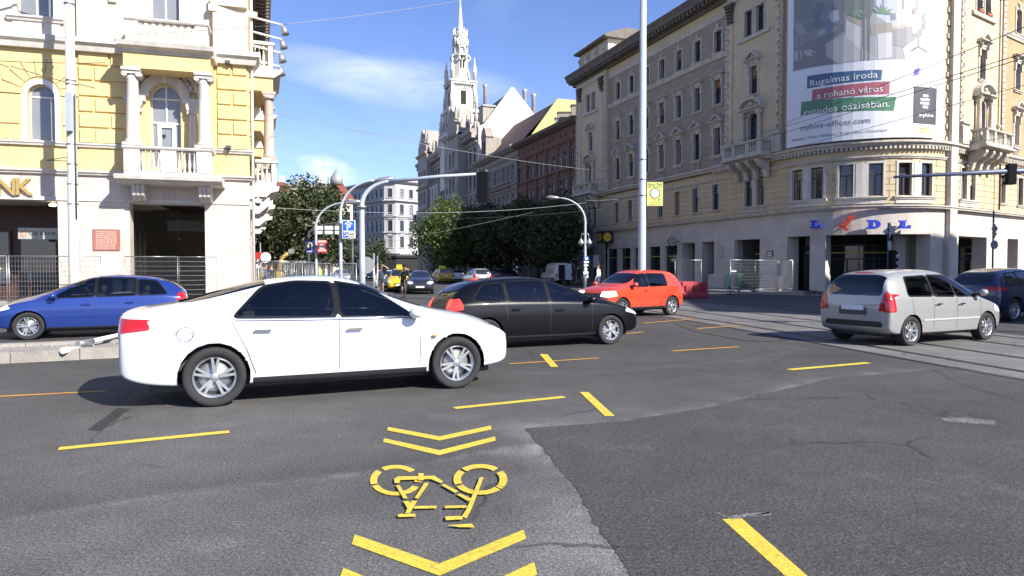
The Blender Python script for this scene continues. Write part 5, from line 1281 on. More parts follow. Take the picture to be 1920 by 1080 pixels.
b = MB(GP).m(mat('yellow_firewall',(.56,.46,.18),.85,var=.1,vs=.6)); yw = [(.0,18.6),(-1.0,18.65),(-6.0,25.4),(-9.6,25.4),(-9.6,26.0),(-10.6,26.0),(-10.8,25.0),(-13.8,22.4),(-13.8,14),(0,14)]
b.prism([(y_, z_) for y_, z_ in yw], GP.L+.0, GP.L+.3, 'x'); b.build('fire_wall', gb)
g = MB(GP).m(mat('graffiti_violet',(.22,.19,.33),.7))
for k in range(5):
    c = (-6.5-.95*k, 21.9+.10*k); pts = [(GP.L+.32, c[0]+.35*math.cos(a*.9+k), c[1]+.5*math.sin(a*1.3+k*2)) for a in range(7)]; g.tube(pts, .055, 5)
g.build('graffiti', gb)
# palace with the tower
PP = spath(112, 70); pb = empty('palace_building', (*street(90), 0), 'grand carved palace with giant columns and tall pale spire', 'building')
pu = [1.6+2.42*k for k in range(17)]
rows = ((19.0, 21.4), (14.6, 17.2), (10.2, 12.8), (5.4, 8.0))
ops = [(u-.55, u+.55, a, c) for u in pu for a, c in rows]
b = MB(PP).m(PALACE); wall(b, PP, 0, PP.L, 0, 24.0, ops, 0, .3); courses(b, PP, .05, PP.L-.05, .3, 9.2, .6, ops, 0, .07, .06); b.build('facade_wall', pb)
for u in pu:
    for k, (a, c) in enumerate(rows): simple_window(PP, pb, u, a, c, 1.1, sur=('flat','hood','tri','flat')[k], trim=PALACE, glass=GLASS if (int(u)+k) % 3 else PALEGL)
b = MB(PP).m(PALACE)
for z, o in ((9.3,.5),(13.6,.35),(18.1,.5),(22.0,.4)): ledge(b, PP, 0, PP.L, z, .4, o)
mould(b, PP, 0, PP.L, [(0,23.2),(.5,23.2),(1.3,23.7),(1.4,24.2),(0,24.4)]); u = .3
while u < PP.L: b.box(u, u+.35, .4, 1.1, 22.8, 23.4); u += .9
ubox(b, PP, 0, PP.L, -.3, .1, 24.4, 25.3); b.build('cornice', pb)
for k, u in enumerate(pu):
    if 2 <= k <= 12:
        c = MB(PP).m(PALEW if k < 7 else PALACE); c.lathe([(.5,0),(.5,.3),(.4,.45),(.38,4.0),(.33,7.4),(.5,7.8),(.5,8.2)], (u+1.21,.55,9.8), 10); c.build('giant_column', pb)
    s = MB(PP).m(PALEW if k % 2 else PALACE); x = u+1.21; s.box(x-.3,x+.3,-.1,.5,24.4,25.5); s.lathe([(.32,0),(.36,.5),(.24,1.0),(.30,1.35),(.12,1.6),(.17,1.75),(.15,1.95),(.02,2.1)],(x,.2,25.5),8); s.build('roof_statue', pb)
# projecting bay and its gables near the tower
for u0, u1, zt, d in ((3.0, 11.5, 27.5, 1.4), (26.5, 35.5, 27.0, 1.6)):
    b = MB(PP).m(PALACE); o_ = [(u0+1.2+2.2*k, u0+2.4+2.2*k, z, z+2.6) for k in range(3) for z in (5.4,10.4,14.8,19.2)]
    wall(b, PP, u0, u1, 0, zt-2.6, o_, d, .5); b.face([(u0,0,0),(u0,d,0),(u0,d,zt-2.6),(u0,0,zt-2.6)]); b.face([(u1,0,0),(u1,d,0),(u1,d,zt-2.6),(u1,0,zt-2.6)])
    ledge(b, PP, u0-.2, u1+.2, zt-2.6, .5, .5, d); ledge(b, PP, u0-.1, u1+.1, 13.4, .4, .5, d); ledge(b, PP, u0-.1, u1+.1, 18.0, .4, .5, d)
    m_ = (u0+u1)/2; w = (u1-u0)/2
    b.prism([(u0+.3,zt-2.1),(u1-.3,zt-2.1),(u1-.5,zt-.6),(m_+w*.45,zt+.4),(m_+w*.3,zt+1.9),(m_,zt+3.0),(m_-w*.3,zt+1.9),(m_-w*.45,zt+.4),(u0+.5,zt-.6)], -2, d)
    for q in (u0+.5, m_-w*.45, m_+w*.45, u1-.5): b.lathe([(.35,0),(.4,.4),(.2,.7),(.3,1.2),(.06,2.6),(.03,3.4)], (q, d-.4, zt-.6+(1.0 if abs(q-m_) < w*.6 else 0)), 8)
    b.build('projecting_bay', pb)
    for a, c, z, z2 in o_: simple_window(PP, pb, (a+c)/2, z, z2, 1.2, d-.2)
b = MB(PP).m(SLATE); b.face([(0,-.3,24.4),(PP.L,-.3,24.4),(PP.L,-5.6,30.7),(0,-5.6,30.7)]); b.face([(0,-5.6,30.7),(PP.L,-5.6,30.7),(PP.L,-14,23),(0,-14,23)]); b.build('roof', pb)
b = MB(PP).m(GABLE); b.prism([(0,14),(0,24.6),(-.9,25.0),(-5.7,31.4),(-6.1,31.4),(-10.3,26.7),(-10.9,26.7),(-10.9,14)], PP.L-.02, PP.L+.35, 'x'); b.build('fire_wall', pb)
b = MB(PP).m(DARK); b.box(PP.L+.36, PP.L+.38, -8.6, -8.0, 23.4, 25.6); b.build('gable_window', pb)
b = MB(PP).m(PALACE); b.box(PP.L-3.2, PP.L-1.0, -3.2, -1.2, 25.5, 28.2); b.m(GREYROOF); b.box(PP.L-3.4, PP.L-.8, -3.4, -1.1, 28.2, 28.5); b.build('dormer', pb)
for u, y, h in ((PP.L-8,-4,33.2),(PP.L+.1,-8.3,30.8),(PP.L+.1,-9.9,30.2),(PP.L-5,-12,29)):
    b = MB(PP).m(GREYROOF if y > -10 else STEEL); b.lathe([(.35,0),(.35,h-26),(.45,h-25.8),(.45,h-25.4)], (u-.5,y,26), 8); b.build('chimney', pb)
# tower
tc = street(86.3)+INW*1.7; TA = math.atan2(SDIR.y, SDIR.x); TW = empty('palace_tower_base', (*tc, 24), None) if False else None
def TF(x, y, z):
    c, s = math.cos(TA), math.sin(TA); return Vector((tc.x+x*c-y*s, tc.y+x*s+y*c, z))
def sq(mb, w, z0, z1, w1=None, ch=0):
    w1 = w1 or w; mb.lathe([(w/math.sqrt(2), z0), (w1/math.sqrt(2), z1)], (0,0,0), 4, smooth=False, a0=math.pi/4)
def octo(mb, w, z0, z1, w1=None): mb.lathe([(w/2, z0), ((w1 or w)/2, z1)], (0,0,0), 8, smooth=False, a0=math.pi/8)
t = MB(TF).m(PALEW)
sq(t,6.2,16,25.5); sq(t,6.9,25.5,26.0); sq(t,5.4,26.0,30.0); sq(t,6.1,30.0,30.5); sq(t,4.2,30.5,35.2,4.1); sq(t,4.9,35.2,35.55); sq(t,5.2,35.55,35.8)
octo(t,3.6,35.8,37.0,3.1); octo(t,2.95,37.0,40.6,2.8); octo(t,3.5,40.6,40.9); octo(t,2.6,40.9,42.0,2.2); octo(t,2.3,42.0,44.2); octo(t,2.7,44.2,44.5); octo(t,1.6,44.5,45.6,1.2); octo(t,1.5,45.6,45.8); octo(t,1.05,45.8,51.2,.16)
for a in (-1, 1):
    for c in (-1, 1):
        for w, z, h, r in ((2.9,26.0,4.6,.42),(2.35,30.5,4.2,.34),(2.1,35.8,4.4,.40),(3.0,22.5,5,.5)):
            t.lathe([(r,0),(r,h*.35),(r*1.3,h*.38),(r*.8,h*.44),(r*1.0,h*.58),(r*.35,h*.72),(r*.45,h*.76),(.03,h)], (a*w,c*w,z), 8)
        t.tube([(a*2.2,c*2.2,30.5),(a*2.0,c*2.0,32.0),(a*2.15,c*2.15,33.2),(a*2.05,c*2.05,35.2)], [.42,.3,.3,.4], 7)
for k in range(8):
    a = math.pi/8+k*math.pi/4
    t.tube([(1.5*math.cos(a),1.5*math.sin(a),40.9),(1.9*math.cos(a),1.9*math.sin(a),40.4),(1.5*math.cos(a),1.5*math.sin(a),39.6)], .14, 6)
    t.lathe([(.14,0),(.18,.3),(.1,.5),(.14,.8),(.02,1.3)], (1.25*math.cos(a),1.25*math.sin(a),44.5), 6); t.tube([(1.3*math.cos(a),1.3*math.sin(a),40.9),(1.25*math.cos(a),1.25*math.sin(a),44)], .16, 6)
for f in range(4):
    rot = Matrix.Rotation(f*math.pi/2, 3, 'Z')
    def P3(x, y, z): return rot @ Vector((x, y, z))
    for x0, x1, y, z0, z1 in ((-1.9,1.9,-2.95,26.4,26.7),(-.9,-.75,-2.18,31.2,34.4),(.75,.9,-2.18,31.2,34.4),(-.9,.9,-2.18,34.4,34.6),(-1.6,1.6,-2.85,29.3,29.6)):
        q = [P3(x0,y,z0),P3(x1,y,z0),P3(x1,y,z1),P3(x0,y,z1)]; q2 = [v+rot@Vector((0,.4,0)) for v in q]; ia = [t.vert(v) for v in q]; ib = [t.vert(v) for v in q2]
        t.fidx(ia); [t.fidx((ia[i],ia[(i+1)%4],ib[(i+1)%4],ib[i])) for i in range(4)]
    for k in range(9): t.ball(P3(-1.8+.45*k,-2.55,35.1), .16, 6, 4)
    t.tube([P3(-1.5,-2.75,26.9),P3(-1.2,-2.95,28.2),P3(-.5,-2.8,28.8),P3(0,-2.95,29.2),P3(.5,-2.8,28.8),P3(1.2,-2.95,28.2),P3(1.5,-2.75,26.9)], .2, 6)
t.build('tower', pb)
d_ = MB(TF).m(DARK)
for f in range(4):
    rot = Matrix.Rotation(f*math.pi/2, 3, 'Z')
    def rect(x0, x1, y, z0, z1): d_.face([rot@Vector((x0,y,z0)), rot@Vector((x1,y,z0)), rot@Vector((x1,y,z1)), rot@Vector((x0,y,z1))])
    rect(-.38,-.14,-1.46,38.3,39.9); rect(.14,.38,-1.46,38.3,39.9); rect(-.5,.5,-2.12,31.5,34.0); rect(-.28,.28,-2.72,27.0,28.6)
d_.build('tower_opening', pb)
for f in range(4):
    rot = Matrix.Rotation(f*math.pi/2, 3, 'Z'); R2_ = rot @ Matrix.Rotation(math.pi/2, 3, 'X'); cf = MB(TF).m(PALEW); cf.lathe([(1.05,0),(1.05,.25),(.85,.32)], rot@Vector((0,-1.0,43.1)), 16, rot=R2_); o = cf.build('clock_frame', pb)
    cf = MB(TF).m(mat('clock_face',(.55,.53,.48),.6)); cf.lathe([(.8,0),(.8,.02)], rot@Vector((0,-1.33,43.1)), 16, rot=R2_); cf.m(DARK)
    for k in range(8):
        a = k*math.pi/4+.2; cf.face([rot@Vector((q[0],-1.37,43.1+q[1])) for q in ((.5*math.cos(a-.2),.5*math.sin(a-.2)),(.72*math.cos(a-.16),.72*math.sin(a-.16)),(.72*math.cos(a+.16),.72*math.sin(a+.16)),(.5*math.cos(a+.2),.5*math.sin(a+.2)))])
    cf.build('clock_face', o)
    cf = MB(TF).m(DARK); cf.lathe([(.24,0),(.24,.03)], rot@Vector((0,-1.44,40.3)), 12, rot=R2_); cf.build('round_opening', pb)
b = MB(TF).m(PDARK); b.ball((0,0,51.3),.22,8,6); b.tube([(0,0,51.2),(0,0,52.2)],.05,5); b.build('spire_finial', pb)
b = MB(PP).m(DARK); 
for k in range(9): b.prism([(1.5+4.5*k,0),(4.2+4.5*k,0),(4.2+4.5*k,3.2),(2.85+4.5*k,4.2),(1.5+4.5*k,3.2)], .08, .1)
b.build('arcade_opening', pb)
# flags on the palace
for k, (u, cols) in enumerate(((5.2,('flag_white',)), (6.9,('flag_red',)), (8.7,('flag_white',)), (12.5,('flag_white',)))):
    o_ = PP(u, .2, 10.6); e = PP(u, 3.0, 13.0); b = MB().m(SIGNWHITE); b.tube([o_, e], .05, 6); fl = b.build('flag', org=o_); tag(fl, ['white flag nearest the corner hotel on the palace front','red flag between two white flags on the palace front','white flag just right of the red one on the palace front','white flag nearest the bright tree on the palace front'][k], 'flag', 'flags on the palace')
    q = MB().m(mat('flag_red',(.35,.03,.04),.8) if k == 1 else mat('flag_white',(.62,.62,.62),.8)); n = 6
    for i in range(n):
        x0, x1 = i/n, (i+1)/n; w = lambda x: .25*math.sin(x*7+k); a0 = o_.lerp(e, .35+.65*x0); a1 = o_.lerp(e, .35+.65*x1)
        q.face([a0, a1, a1+Vector((w(x1)*.4,w(x1)*.2,-3.2-.3*math.sin(x1*5))), a0+Vector((w(x0)*.4,w(x0)*.2,-3.2-.3*math.sin(x0*5)))])
    q.build('flag_cloth', fl)
# --- corner hotel that closes the street
HC = AT(729, 500, 182); HL = Vector((-.62, .785)).normalized(); HR = Vector((.70, .714)).normalized()
h0 = Vector((HC.x, HC.y)); hA = h0+HL*2.4; hB = h0+HR*2.4
HP = Path([tuple(h0+HL*34), tuple(hA), tuple(hB), tuple(h0+HR*28)]); hb = empty('corner_hotel', (*h0, 0), 'pale grey corner hotel with metal roof closing the street', 'building')
hu = [1.2+2.62*k for k in range(12)]+[HP.l[1]+HP.l[2]-HP.l[1]-1.35 if False else (HP.l[1]+HP.l[2])/2]+[HP.l[2]+1.9+3.1*k for k in range(8)]
rows = ((20.6,22.9),(16.0,18.7),(11.5,14.4),(7.1,10.0))
ops = [(u-.62,u+.62,a,c) for u in hu for a, c in rows]
b = MB(HP).m(HOTEL); wall(b, HP, 0, HP.L, 5.3, 25.2, ops, 0, .3); courses(b, HP, .05, HP.L-.05, 6.0, 10.6, .75, ops, 0, .05, .05); b.build('facade_wall', hb)
b = MB(HP).m(DARK); wall(b, HP, 0, HP.L, 0, 5.3, (), -.1); b.m(PDARK); ledge(b, HP, 0, HP.L, 4.4, .85, .9); b.build('shop_front', hb)
for u in hu:
    for k, (a, c) in enumerate(rows): simple_window(HP, hb, u, a, c, 1.24, frame=DFRAME, sur=('flat','flat','hood','tri')[k], trim=HOTEL, glass=GLASS if (int(u)+k) % 4 else PALEGL)
b = MB(HP).m(HOTEL)
for z, o in ((5.32,.5),(10.8,.5),(15.2,.4),(19.4,.8)): ledge(b, HP, 0, HP.L, z, .35, o)
mould(b, HP, 0, HP.L, [(0,24.4),(.5,24.4),(1.1,24.8),(1.2,25.3),(0,25.5)]); b.build('cornice', hb)
b = MB(HP).m(GREYROOF); rr = [HP(u,.2,25.4) for u in HP.l]; r2 = [HP(u,-5,31.2) for u in (1, HP.l[1], HP.l[2], HP.L-1)]
for i in range(3): b.face([rr[i],rr[i+1],r2[i+1],r2[i]])
b.face(r2); b.m(REDROOF); b.face([HP(HP.l[2]-.6,-1.0,26.8),HP(HP.l[2]+3.6,-.9,26.7),HP(HP.l[2]+.8,-4.5,31.0)]); b.build('roof', hb)
b = MB(HP).m(SIGNWHITE); c = (HP.l[1]+HP.l[2])/2
for word, u in (('HOTEL', HP.l[1]-2.4), ('CONTINENTAL', HP.l[2]+4.6)): put_text(b, word, 1.2, lambda x, y, e: (u+x, 1.0, 5.6+y), bold=True)
b.build('hotel_lettering', hb)
# --- houses far behind the left tree
def house(px, base, Y, depth, z1, wallm, roofm, label, roofh=2.5, win=(3,4)):
    a, c = AT(px[0],500,Y), AT(px[1],500,Y+2); P = Path([(a.x,a.y),(c.x,c.y)]); o = empty('town_house', (a.x,a.y,0), label, 'building', 'houses behind the street trees')
    nw, nr = win; sx = P.L/nw; sz = (z1-4)/nr; ops = [(sx*(i+.5)-.5, sx*(i+.5)+.5, 3.5+sz*j, 5.3+sz*j) for i in range(nw) for j in range(nr)]
    b = MB(P).m(wallm); wall(b, P, 0, P.L, 0, z1, ops, 0, .3); b.face([(P.L,0,0),(P.L,-depth,0),(P.L,-depth,z1),(P.L,0,z1)]); b.face([(0,0,0),(0,-depth,0),(0,-depth,z1),(0,0,z1)]); b.build('facade_wall', o)
    for q in ops: simple_window(P, o, (q[0]+q[1])/2, q[2], q[3], 1.0)
    b = MB(P).m(TRIM); ledge(b, P, -.2, P.L+.2, z1-.3, .4, .5); b.build('cornice', o)
    b = MB(P).m(roofm); b.face([(-.3,.4,z1+.1),(P.L+.3,.4,z1+.1),(P.L-.8,-depth*.4,z1+roofh),(.8,-depth*.4,z1+roofh)]); b.face([(P.L+.3,.4,z1+.1),(P.L+.3,-depth,z1+.1),(P.L-.8,-depth*.6,z1+roofh),(P.L-.8,-depth*.4,z1+roofh)]); b.face([(-.3,.4,z1+.1),(.8,-depth*.4,z1+roofh),(.8,-depth*.6,z1+roofh),(-.3,-depth,z1+.1)]); b.face([(.8,-depth*.4,z1+roofh),(P.L-.8,-depth*.4,z1+roofh),(P.L-.8,-depth*.6,z1+roofh),(.8,-depth*.6,z1+roofh)]); b.build('roof', o)
    for k in range(2):
        b = MB(P).m(CREAM); u = P.L*(.25+.5*k); b.box(u-.5,u+.5,-depth*.5-.4,-depth*.5+.4,z1+roofh-.8,z1+roofh+1.3); b.build('chimney', o)
    return o, P
house((543,620), 0, 150, 12, 19.6, CREAM, GREYROOF, 'pale flat roofed house rising behind the big dark tree', 1.2)
o, P = house((624,662), 0, 135, 10, 15.2, CREAM, REDROOF, 'narrow house with steep red roof and white turret cap beside the hotel', 3.6, (2,3))
b = MB(P).m(GREYROOF); b.lathe([(1.3,0),(1.3,1.2),(.1,3.0)],(1.2,-1.2,18.2),8); b.build('turret', o)
house((490,548), 0, 125, 12, 15.5, GREYWALL, REDROOF, 'grey house mostly hidden by the yellow building and the dark tree', 2.5)
# unseen block, added and shaped out of view to cast shade on the road
sb = Path([(31.6,5.3),(34,20.8),(51.8,26.8)]); so = empty('shade_block', (34,20.8,0), 'unseen plastered block added to shade the road', 'building')
sb = Path([(51.8,26.8),(34,20.8),(31.6,5.3)]); ops = [(1.5+2.6*k,2.7+2.6*k,5+4*j,7.2+4*j) for k in range(13) for j in range(4) if not (16.5 < 1.5+2.6*k < 19.5)]
b = MB(sb).m(GREYWALL); wall(b, sb, 0, sb.L, 0, 21.5, ops, 0, .3); b.m(DARK); wall(b, sb, .2, sb.L-.2, 1, 21, (), -.28)
b.build('facade_wall', so); b = MB(sb).m(CORNICE); ledge(b, sb, 0, sb.L, 20.9, .6, .8); b.build('cornice', so)
b = MB().m(GREYROOF); q = [(51.8,26.8),(34,20.8),(31.6,5.3),(58,2)]; b.face([(*p,21.45) for p in q]); b.m(GABLE)
for a, c in ((q[2],q[3]),(q[3],q[0])): b.face([(*a,0),(*c,0),(*c,21.45),(*a,21.45)])
b.build('roof', so)
# ------------------------------------------------------------------ street trees
def tree(base, h, rx, ry, rz, label, leaf=LEAF, n=5200, ls=.24, seed=1, trunk=.22, name='street_tree', zc=None, clumps=70, group='street trees', gaps=.35):
    rnd = random.Random(seed); b = Vector(base); zc = zc or h-rz
    root = empty(name, base, label, 'tree', group)
    t = MB().m(BARK); c = b+Vector((0,0,zc)); fork = b+Vector((rnd.uniform(-.15,.15),rnd.uniform(-.1,.1),max(1.8,zc-rz*.75)))
    t.tube([b, b.lerp(fork,.5)+Vector((.06,0,0)), fork], [trunk*1.25,trunk,trunk*.85], 9)
    cl = []
    for k in range(clumps):
        while True:
            v = Vector((rnd.uniform(-1,1),rnd.uniform(-1,1),rnd.uniform(-1,1)))
            if .30 < v.length < 1: break
        v *= 1 if v.length > .6 else 1.25
        s = 1+.20*mn.noise(Vector((v.x*1.6+seed*3,v.y*1.6,v.z*1.6)))
        if v.z < -.35: s *= .9
        cl.append((c+Vector((v.x*rx*s,v.y*ry*s,v.z*rz*s)), rnd.uniform(.55,1.15)*.27*(rx+rz)*.62))
    for k in range(9):
        q = cl[k*3][0]; t.tube([fork, fork.lerp(q,.5)+Vector((0,0,.3)), q], [trunk*.5,trunk*.3,trunk*.08], 6)
    t.build('trunk', root)
    f = MB().m(leaf)
    for k in range(n):
        q, r = cl[int(rnd.random()**1.0*len(cl))]
        while True:
            d = Vector((rnd.uniform(-1,1),rnd.uniform(-1,1),rnd.uniform(-1,1)))
            if d.length < 1: break
        d = d.normalized()*(d.length**.45); p = q+d*r
        a = Vector((rnd.uniform(-1,1),rnd.uniform(-1,1),rnd.uniform(-.7,.5))).normalized(); e = a.cross(Vector((rnd.uniform(-1,1),rnd.uniform(-1,1),rnd.uniform(-1,1)))).normalized()
        l = ls*rnd.uniform(.6,1.35); w = l*.36
        f.face([p-a*l*.5, p+e*w-Vector((0,0,.03)), p+a*l*.55, p-e*w-Vector((0,0,.03))], False)
    f.build('crown', root, recalc=False); return root
def leaf_at(x, Y, z=0): p = AT(x, 500, Y); return (p.x, p.y, z)
tree(leaf_at(574,56), 9.2, 3.1, 3.0, 4.1, 'big dark broad tree right of the yellow building', n=13000, seed=3, ls=.27, trunk=.3, zc=4.9, clumps=130)
tree(leaf_at(530,58), 7.4, 2.1, 2.2, 3.4, 'smaller dark tree tucked against the balconies of the yellow building', n=5500, seed=13, ls=.27, zc=4.2)
tree(leaf_at(652,92), 5.8, 2.3, 2.1, 2.4, 'small rounded tree in front of the corner hotel', n=2600, seed=5, ls=.32, zc=3.5)
tree(leaf_at(702,104), 6.0, 2.2, 2.0, 2.3, 'small tree behind the tall signal pole', n=2200, seed=6, ls=.32, zc=3.8)
tree(leaf_at(848,80), 9.5, 4.3, 4.2, 4.0, 'green tree with sunlight painted into its leaves at the near end of the palace', leaf=LEAF_LIT, n=11000, seed=8, ls=.32, trunk=.25, zc=5.1, clumps=120)
tree(leaf_at(905,79), 9.4, 4.4, 4.0, 3.9, 'shaded street tree behind the traffic light arm', n=8500, seed=9, ls=.34, zc=5.1)
tree(leaf_at(958,76), 9.2, 4.4, 3.8, 3.8, 'shaded street tree in front of the grey house', n=8500, seed=10, ls=.34, zc=5.0)
tree(leaf_at(1008,72), 9.1, 4.0, 3.6, 3.8, 'shaded street tree in front of the red brown house', n=8000, seed=11, ls=.32, zc=5.0)
tree(leaf_at(1048,68), 9.0, 3.3, 3.2, 3.7, 'shaded street tree beside the curved lamp and the ochre building', n=7500, seed=12, ls=.3, zc=5.1)
# ------------------------------------------------------------------ vehicles
def subsurf_bm(bm, lv):
    me = bpy.data.meshes.new('tmp'); bm.to_mesh(me); ob = bpy.data.objects.new('tmp', me); COL.objects.link(ob)
    m = ob.modifiers.new('s', 'SUBSURF'); m.levels = lv; m.render_levels = lv
    dg = bpy.context.evaluated_depsgraph_get(); e = ob.evaluated_get(dg); m2 = e.to_mesh(); out = bmesh.new(); out.from_mesh(m2)
    e.to_mesh_clear(); bpy.data.objects.remove(ob); bpy.data.meshes.remove(me); return out
def body_bm(st, lv):
    """st: stations rear to front: (x, z_bottom, z_shoulder, half_width, x_top, z_top, half_width_top, crown)"""
    bm = bmesh.new(); G_ = []
    for (x, zb, zs, w, xt, zt, wt, cr) in st:
        h = zs-zb; pts = [(x,w*.82,zb),(x,w*.965,zb+.05),(x,w*1.0,zb+.34*h),(x,w*1.0,zb+.72*h),(x*.92+xt*.08,w*.965,zs),(xt,wt,zt-cr),(xt,wt*.62,zt-cr*.22),(xt,0,zt)]
        row = [bm.verts.new(p) for p in pts]+[bm.verts.new((p[0],-p[1],p[2])) for p in pts[-2::-1]]; G_.append(row)
    n = len(G_[0])
    for a, b in zip(G_, G_[1:]):
        for j in range(n-1): bm.faces.new((a[j],a[j+1],b[j+1],b[j]))
        bm.faces.new((a[n-1],a[0],b[0],b[n-1]))
    for row in (G_[0], G_[-1]):
        for j in range((n-1)//2): bm.faces.new((row[j],row[j+1],row[n-2-j],row[n-1-j])) if n-2-j != j+1 else bm.faces.new((row[j],row[j+1],row[n-1-j]))
    bmesh.ops.recalc_face_normals(bm, faces=bm.faces[:])
    cl = bm.edges.layers.float.get('crease_edge') or bm.edges.layers.float.new('crease_edge')
    for j, c in ((1,.5),(3,.35),(4,.55),(n-5,.55),(n-4,.35),(n-2,.5)):
        for a, b in zip(G_, G_[1:]):
            e = bm.edges.get((a[j], b[j]))
            if e: e[cl] = c
    return subsurf_bm(bm, lv)
def cut_poly(bm, poly, view, keep):
    """opens a hole of a convex outline in the skin"""
    i, j = AX[view]; xs = [p[0] for p in poly]; ys = [p[1] for p in poly]
    if sum(a[0]*b[1]-b[0]*a[1] for a, b in zip(poly, poly[1:]+poly[:1])) < 0: poly = poly[::-1]
    E = [(a, Vector((b[1]-a[1], a[0]-b[0]))) for a, b in zip(poly, poly[1:]+poly[:1]) if (Vector(b)-Vector(a)).length > 1e-6]
    near = lambda f: keep(f.calc_center_median()) and max(v.co[i] for v in f.verts) > min(xs) and min(v.co[i] for v in f.verts) < max(xs) and max(v.co[j] for v in f.verts) > min(ys) and min(v.co[j] for v in f.verts) < max(ys)
    for a, nn in E:
        no = Vector((0,0,0)); no[i], no[j] = nn.x, nn.y; co = Vector((0,0,0)); co[i], co[j] = a; g = set()
        for f in [f for f in bm.faces if near(f)]: g.add(f); g.update(f.edges); g.update(f.verts)
        bmesh.ops.bisect_plane(bm, geom=list(g), plane_co=co, plane_no=no.normalized())
    rm = []
    for f in bm.faces:
        c = f.calc_center_median()
        if keep(c) and all((c[i]-a[0])*nn.x+(c[j]-a[1])*nn.y < 1e-5 for a, nn in E): rm.append(f)
    bmesh.ops.delete(bm, geom=rm, context='FACES')
def cut_circle(bm, cx, cz, r, side, ymin):
    """opens a wheel arch in the side of the body"""
    n = 20
    for k in range(n):
        a = 2*math.pi*k/n; no = Vector((math.cos(a),0,math.sin(a))); co = Vector((cx,0,cz))+no*r
        fs = [f for f in bm.faces if (f.calc_center_median().y*side) > ymin*.4 and any((v.co.x-cx)**2+(v.co.z-cz)**2 < (r*1.5)**2 for v in f.verts)]
        g = set(fs); [g.update(f.edges) or g.update(f.verts) for f in fs]
        bmesh.ops.bisect_plane(bm, geom=list(g), plane_co=co, plane_no=no)
    rm = [f for f in bm.faces if f.calc_center_median().y*side > ymin*.4 and (f.calc_center_median().x-cx)**2+(f.calc_center_median().z-cz)**2 < (r*.992)**2]
    bmesh.ops.delete(bm, geom=rm, context='FACES')
def rounded(poly, r=.05, n=3):
    out = []; k = len(poly)
    for i in range(k):
        p, a, b = Vector(poly[i]), Vector(poly[i-1]), Vector(poly[(i+1)%k]); ra = min(r,(a-p).length*.45); rb = min(r,(b-p).length*.45)
        s, e = p+(a-p).normalized()*ra, p+(b-p).normalized()*rb
        for j in range(n+1):
            t = j/n; out.append(tuple(s*(1-t)**2+p*2*t*(1-t)+e*t*t))
    return out
AX = {'side': (0,2), 'end': (1,2), 'top': (0,1)}
def patch_bm(body, poly, view, keep, off=.004):
    """the piece of the body skin inside a convex outline, lifted a few millimetres"""
    i, j = AX[view]; bm = body.copy(); xs = [p[0] for p in poly]; ys = [p[1] for p in poly]
    rm = [f for f in bm.faces if not keep(f.calc_center_median()) or max(v.co[i] for v in f.verts) < min(xs) or min(v.co[i] for v in f.verts) > max(xs) or max(v.co[j] for v in f.verts) < min(ys) or min(v.co[j] for v in f.verts) > max(ys)]
    bmesh.ops.delete(bm, geom=rm, context='FACES')
    area = sum(a[0]*b[1]-b[0]*a[1] for a, b in zip(poly, poly[1:]+poly[:1]))
    if area < 0: poly = poly[::-1]
    for a, b in zip(poly, poly[1:]+poly[:1]):
        d = Vector((b[0]-a[0], b[1]-a[1]))
        if d.length < 1e-6: continue
        no = Vector((0,0,0)); no[i], no[j] = d.y, -d.x; co = Vector((0,0,0)); co[i], co[j] = a
        bmesh.ops.bisect_plane(bm, geom=bm.verts[:]+bm.edges[:]+bm.faces[:], plane_co=co, plane_no=no.normalized(), clear_outer=True)
    bm.normal_update()
    for v in bm.verts: v.co += v.normal*off
    return bm
def bm_obj(bm, name, m, par, smooth=True):
    me = bpy.data.meshes.new(name)
    for f in bm.faces: f.smooth = smooth; f.material_index = 0
    bm.to_mesh(me); me.materials.append(m); bm.free(); return link_mesh(name, me, par)
WHEELS = {}
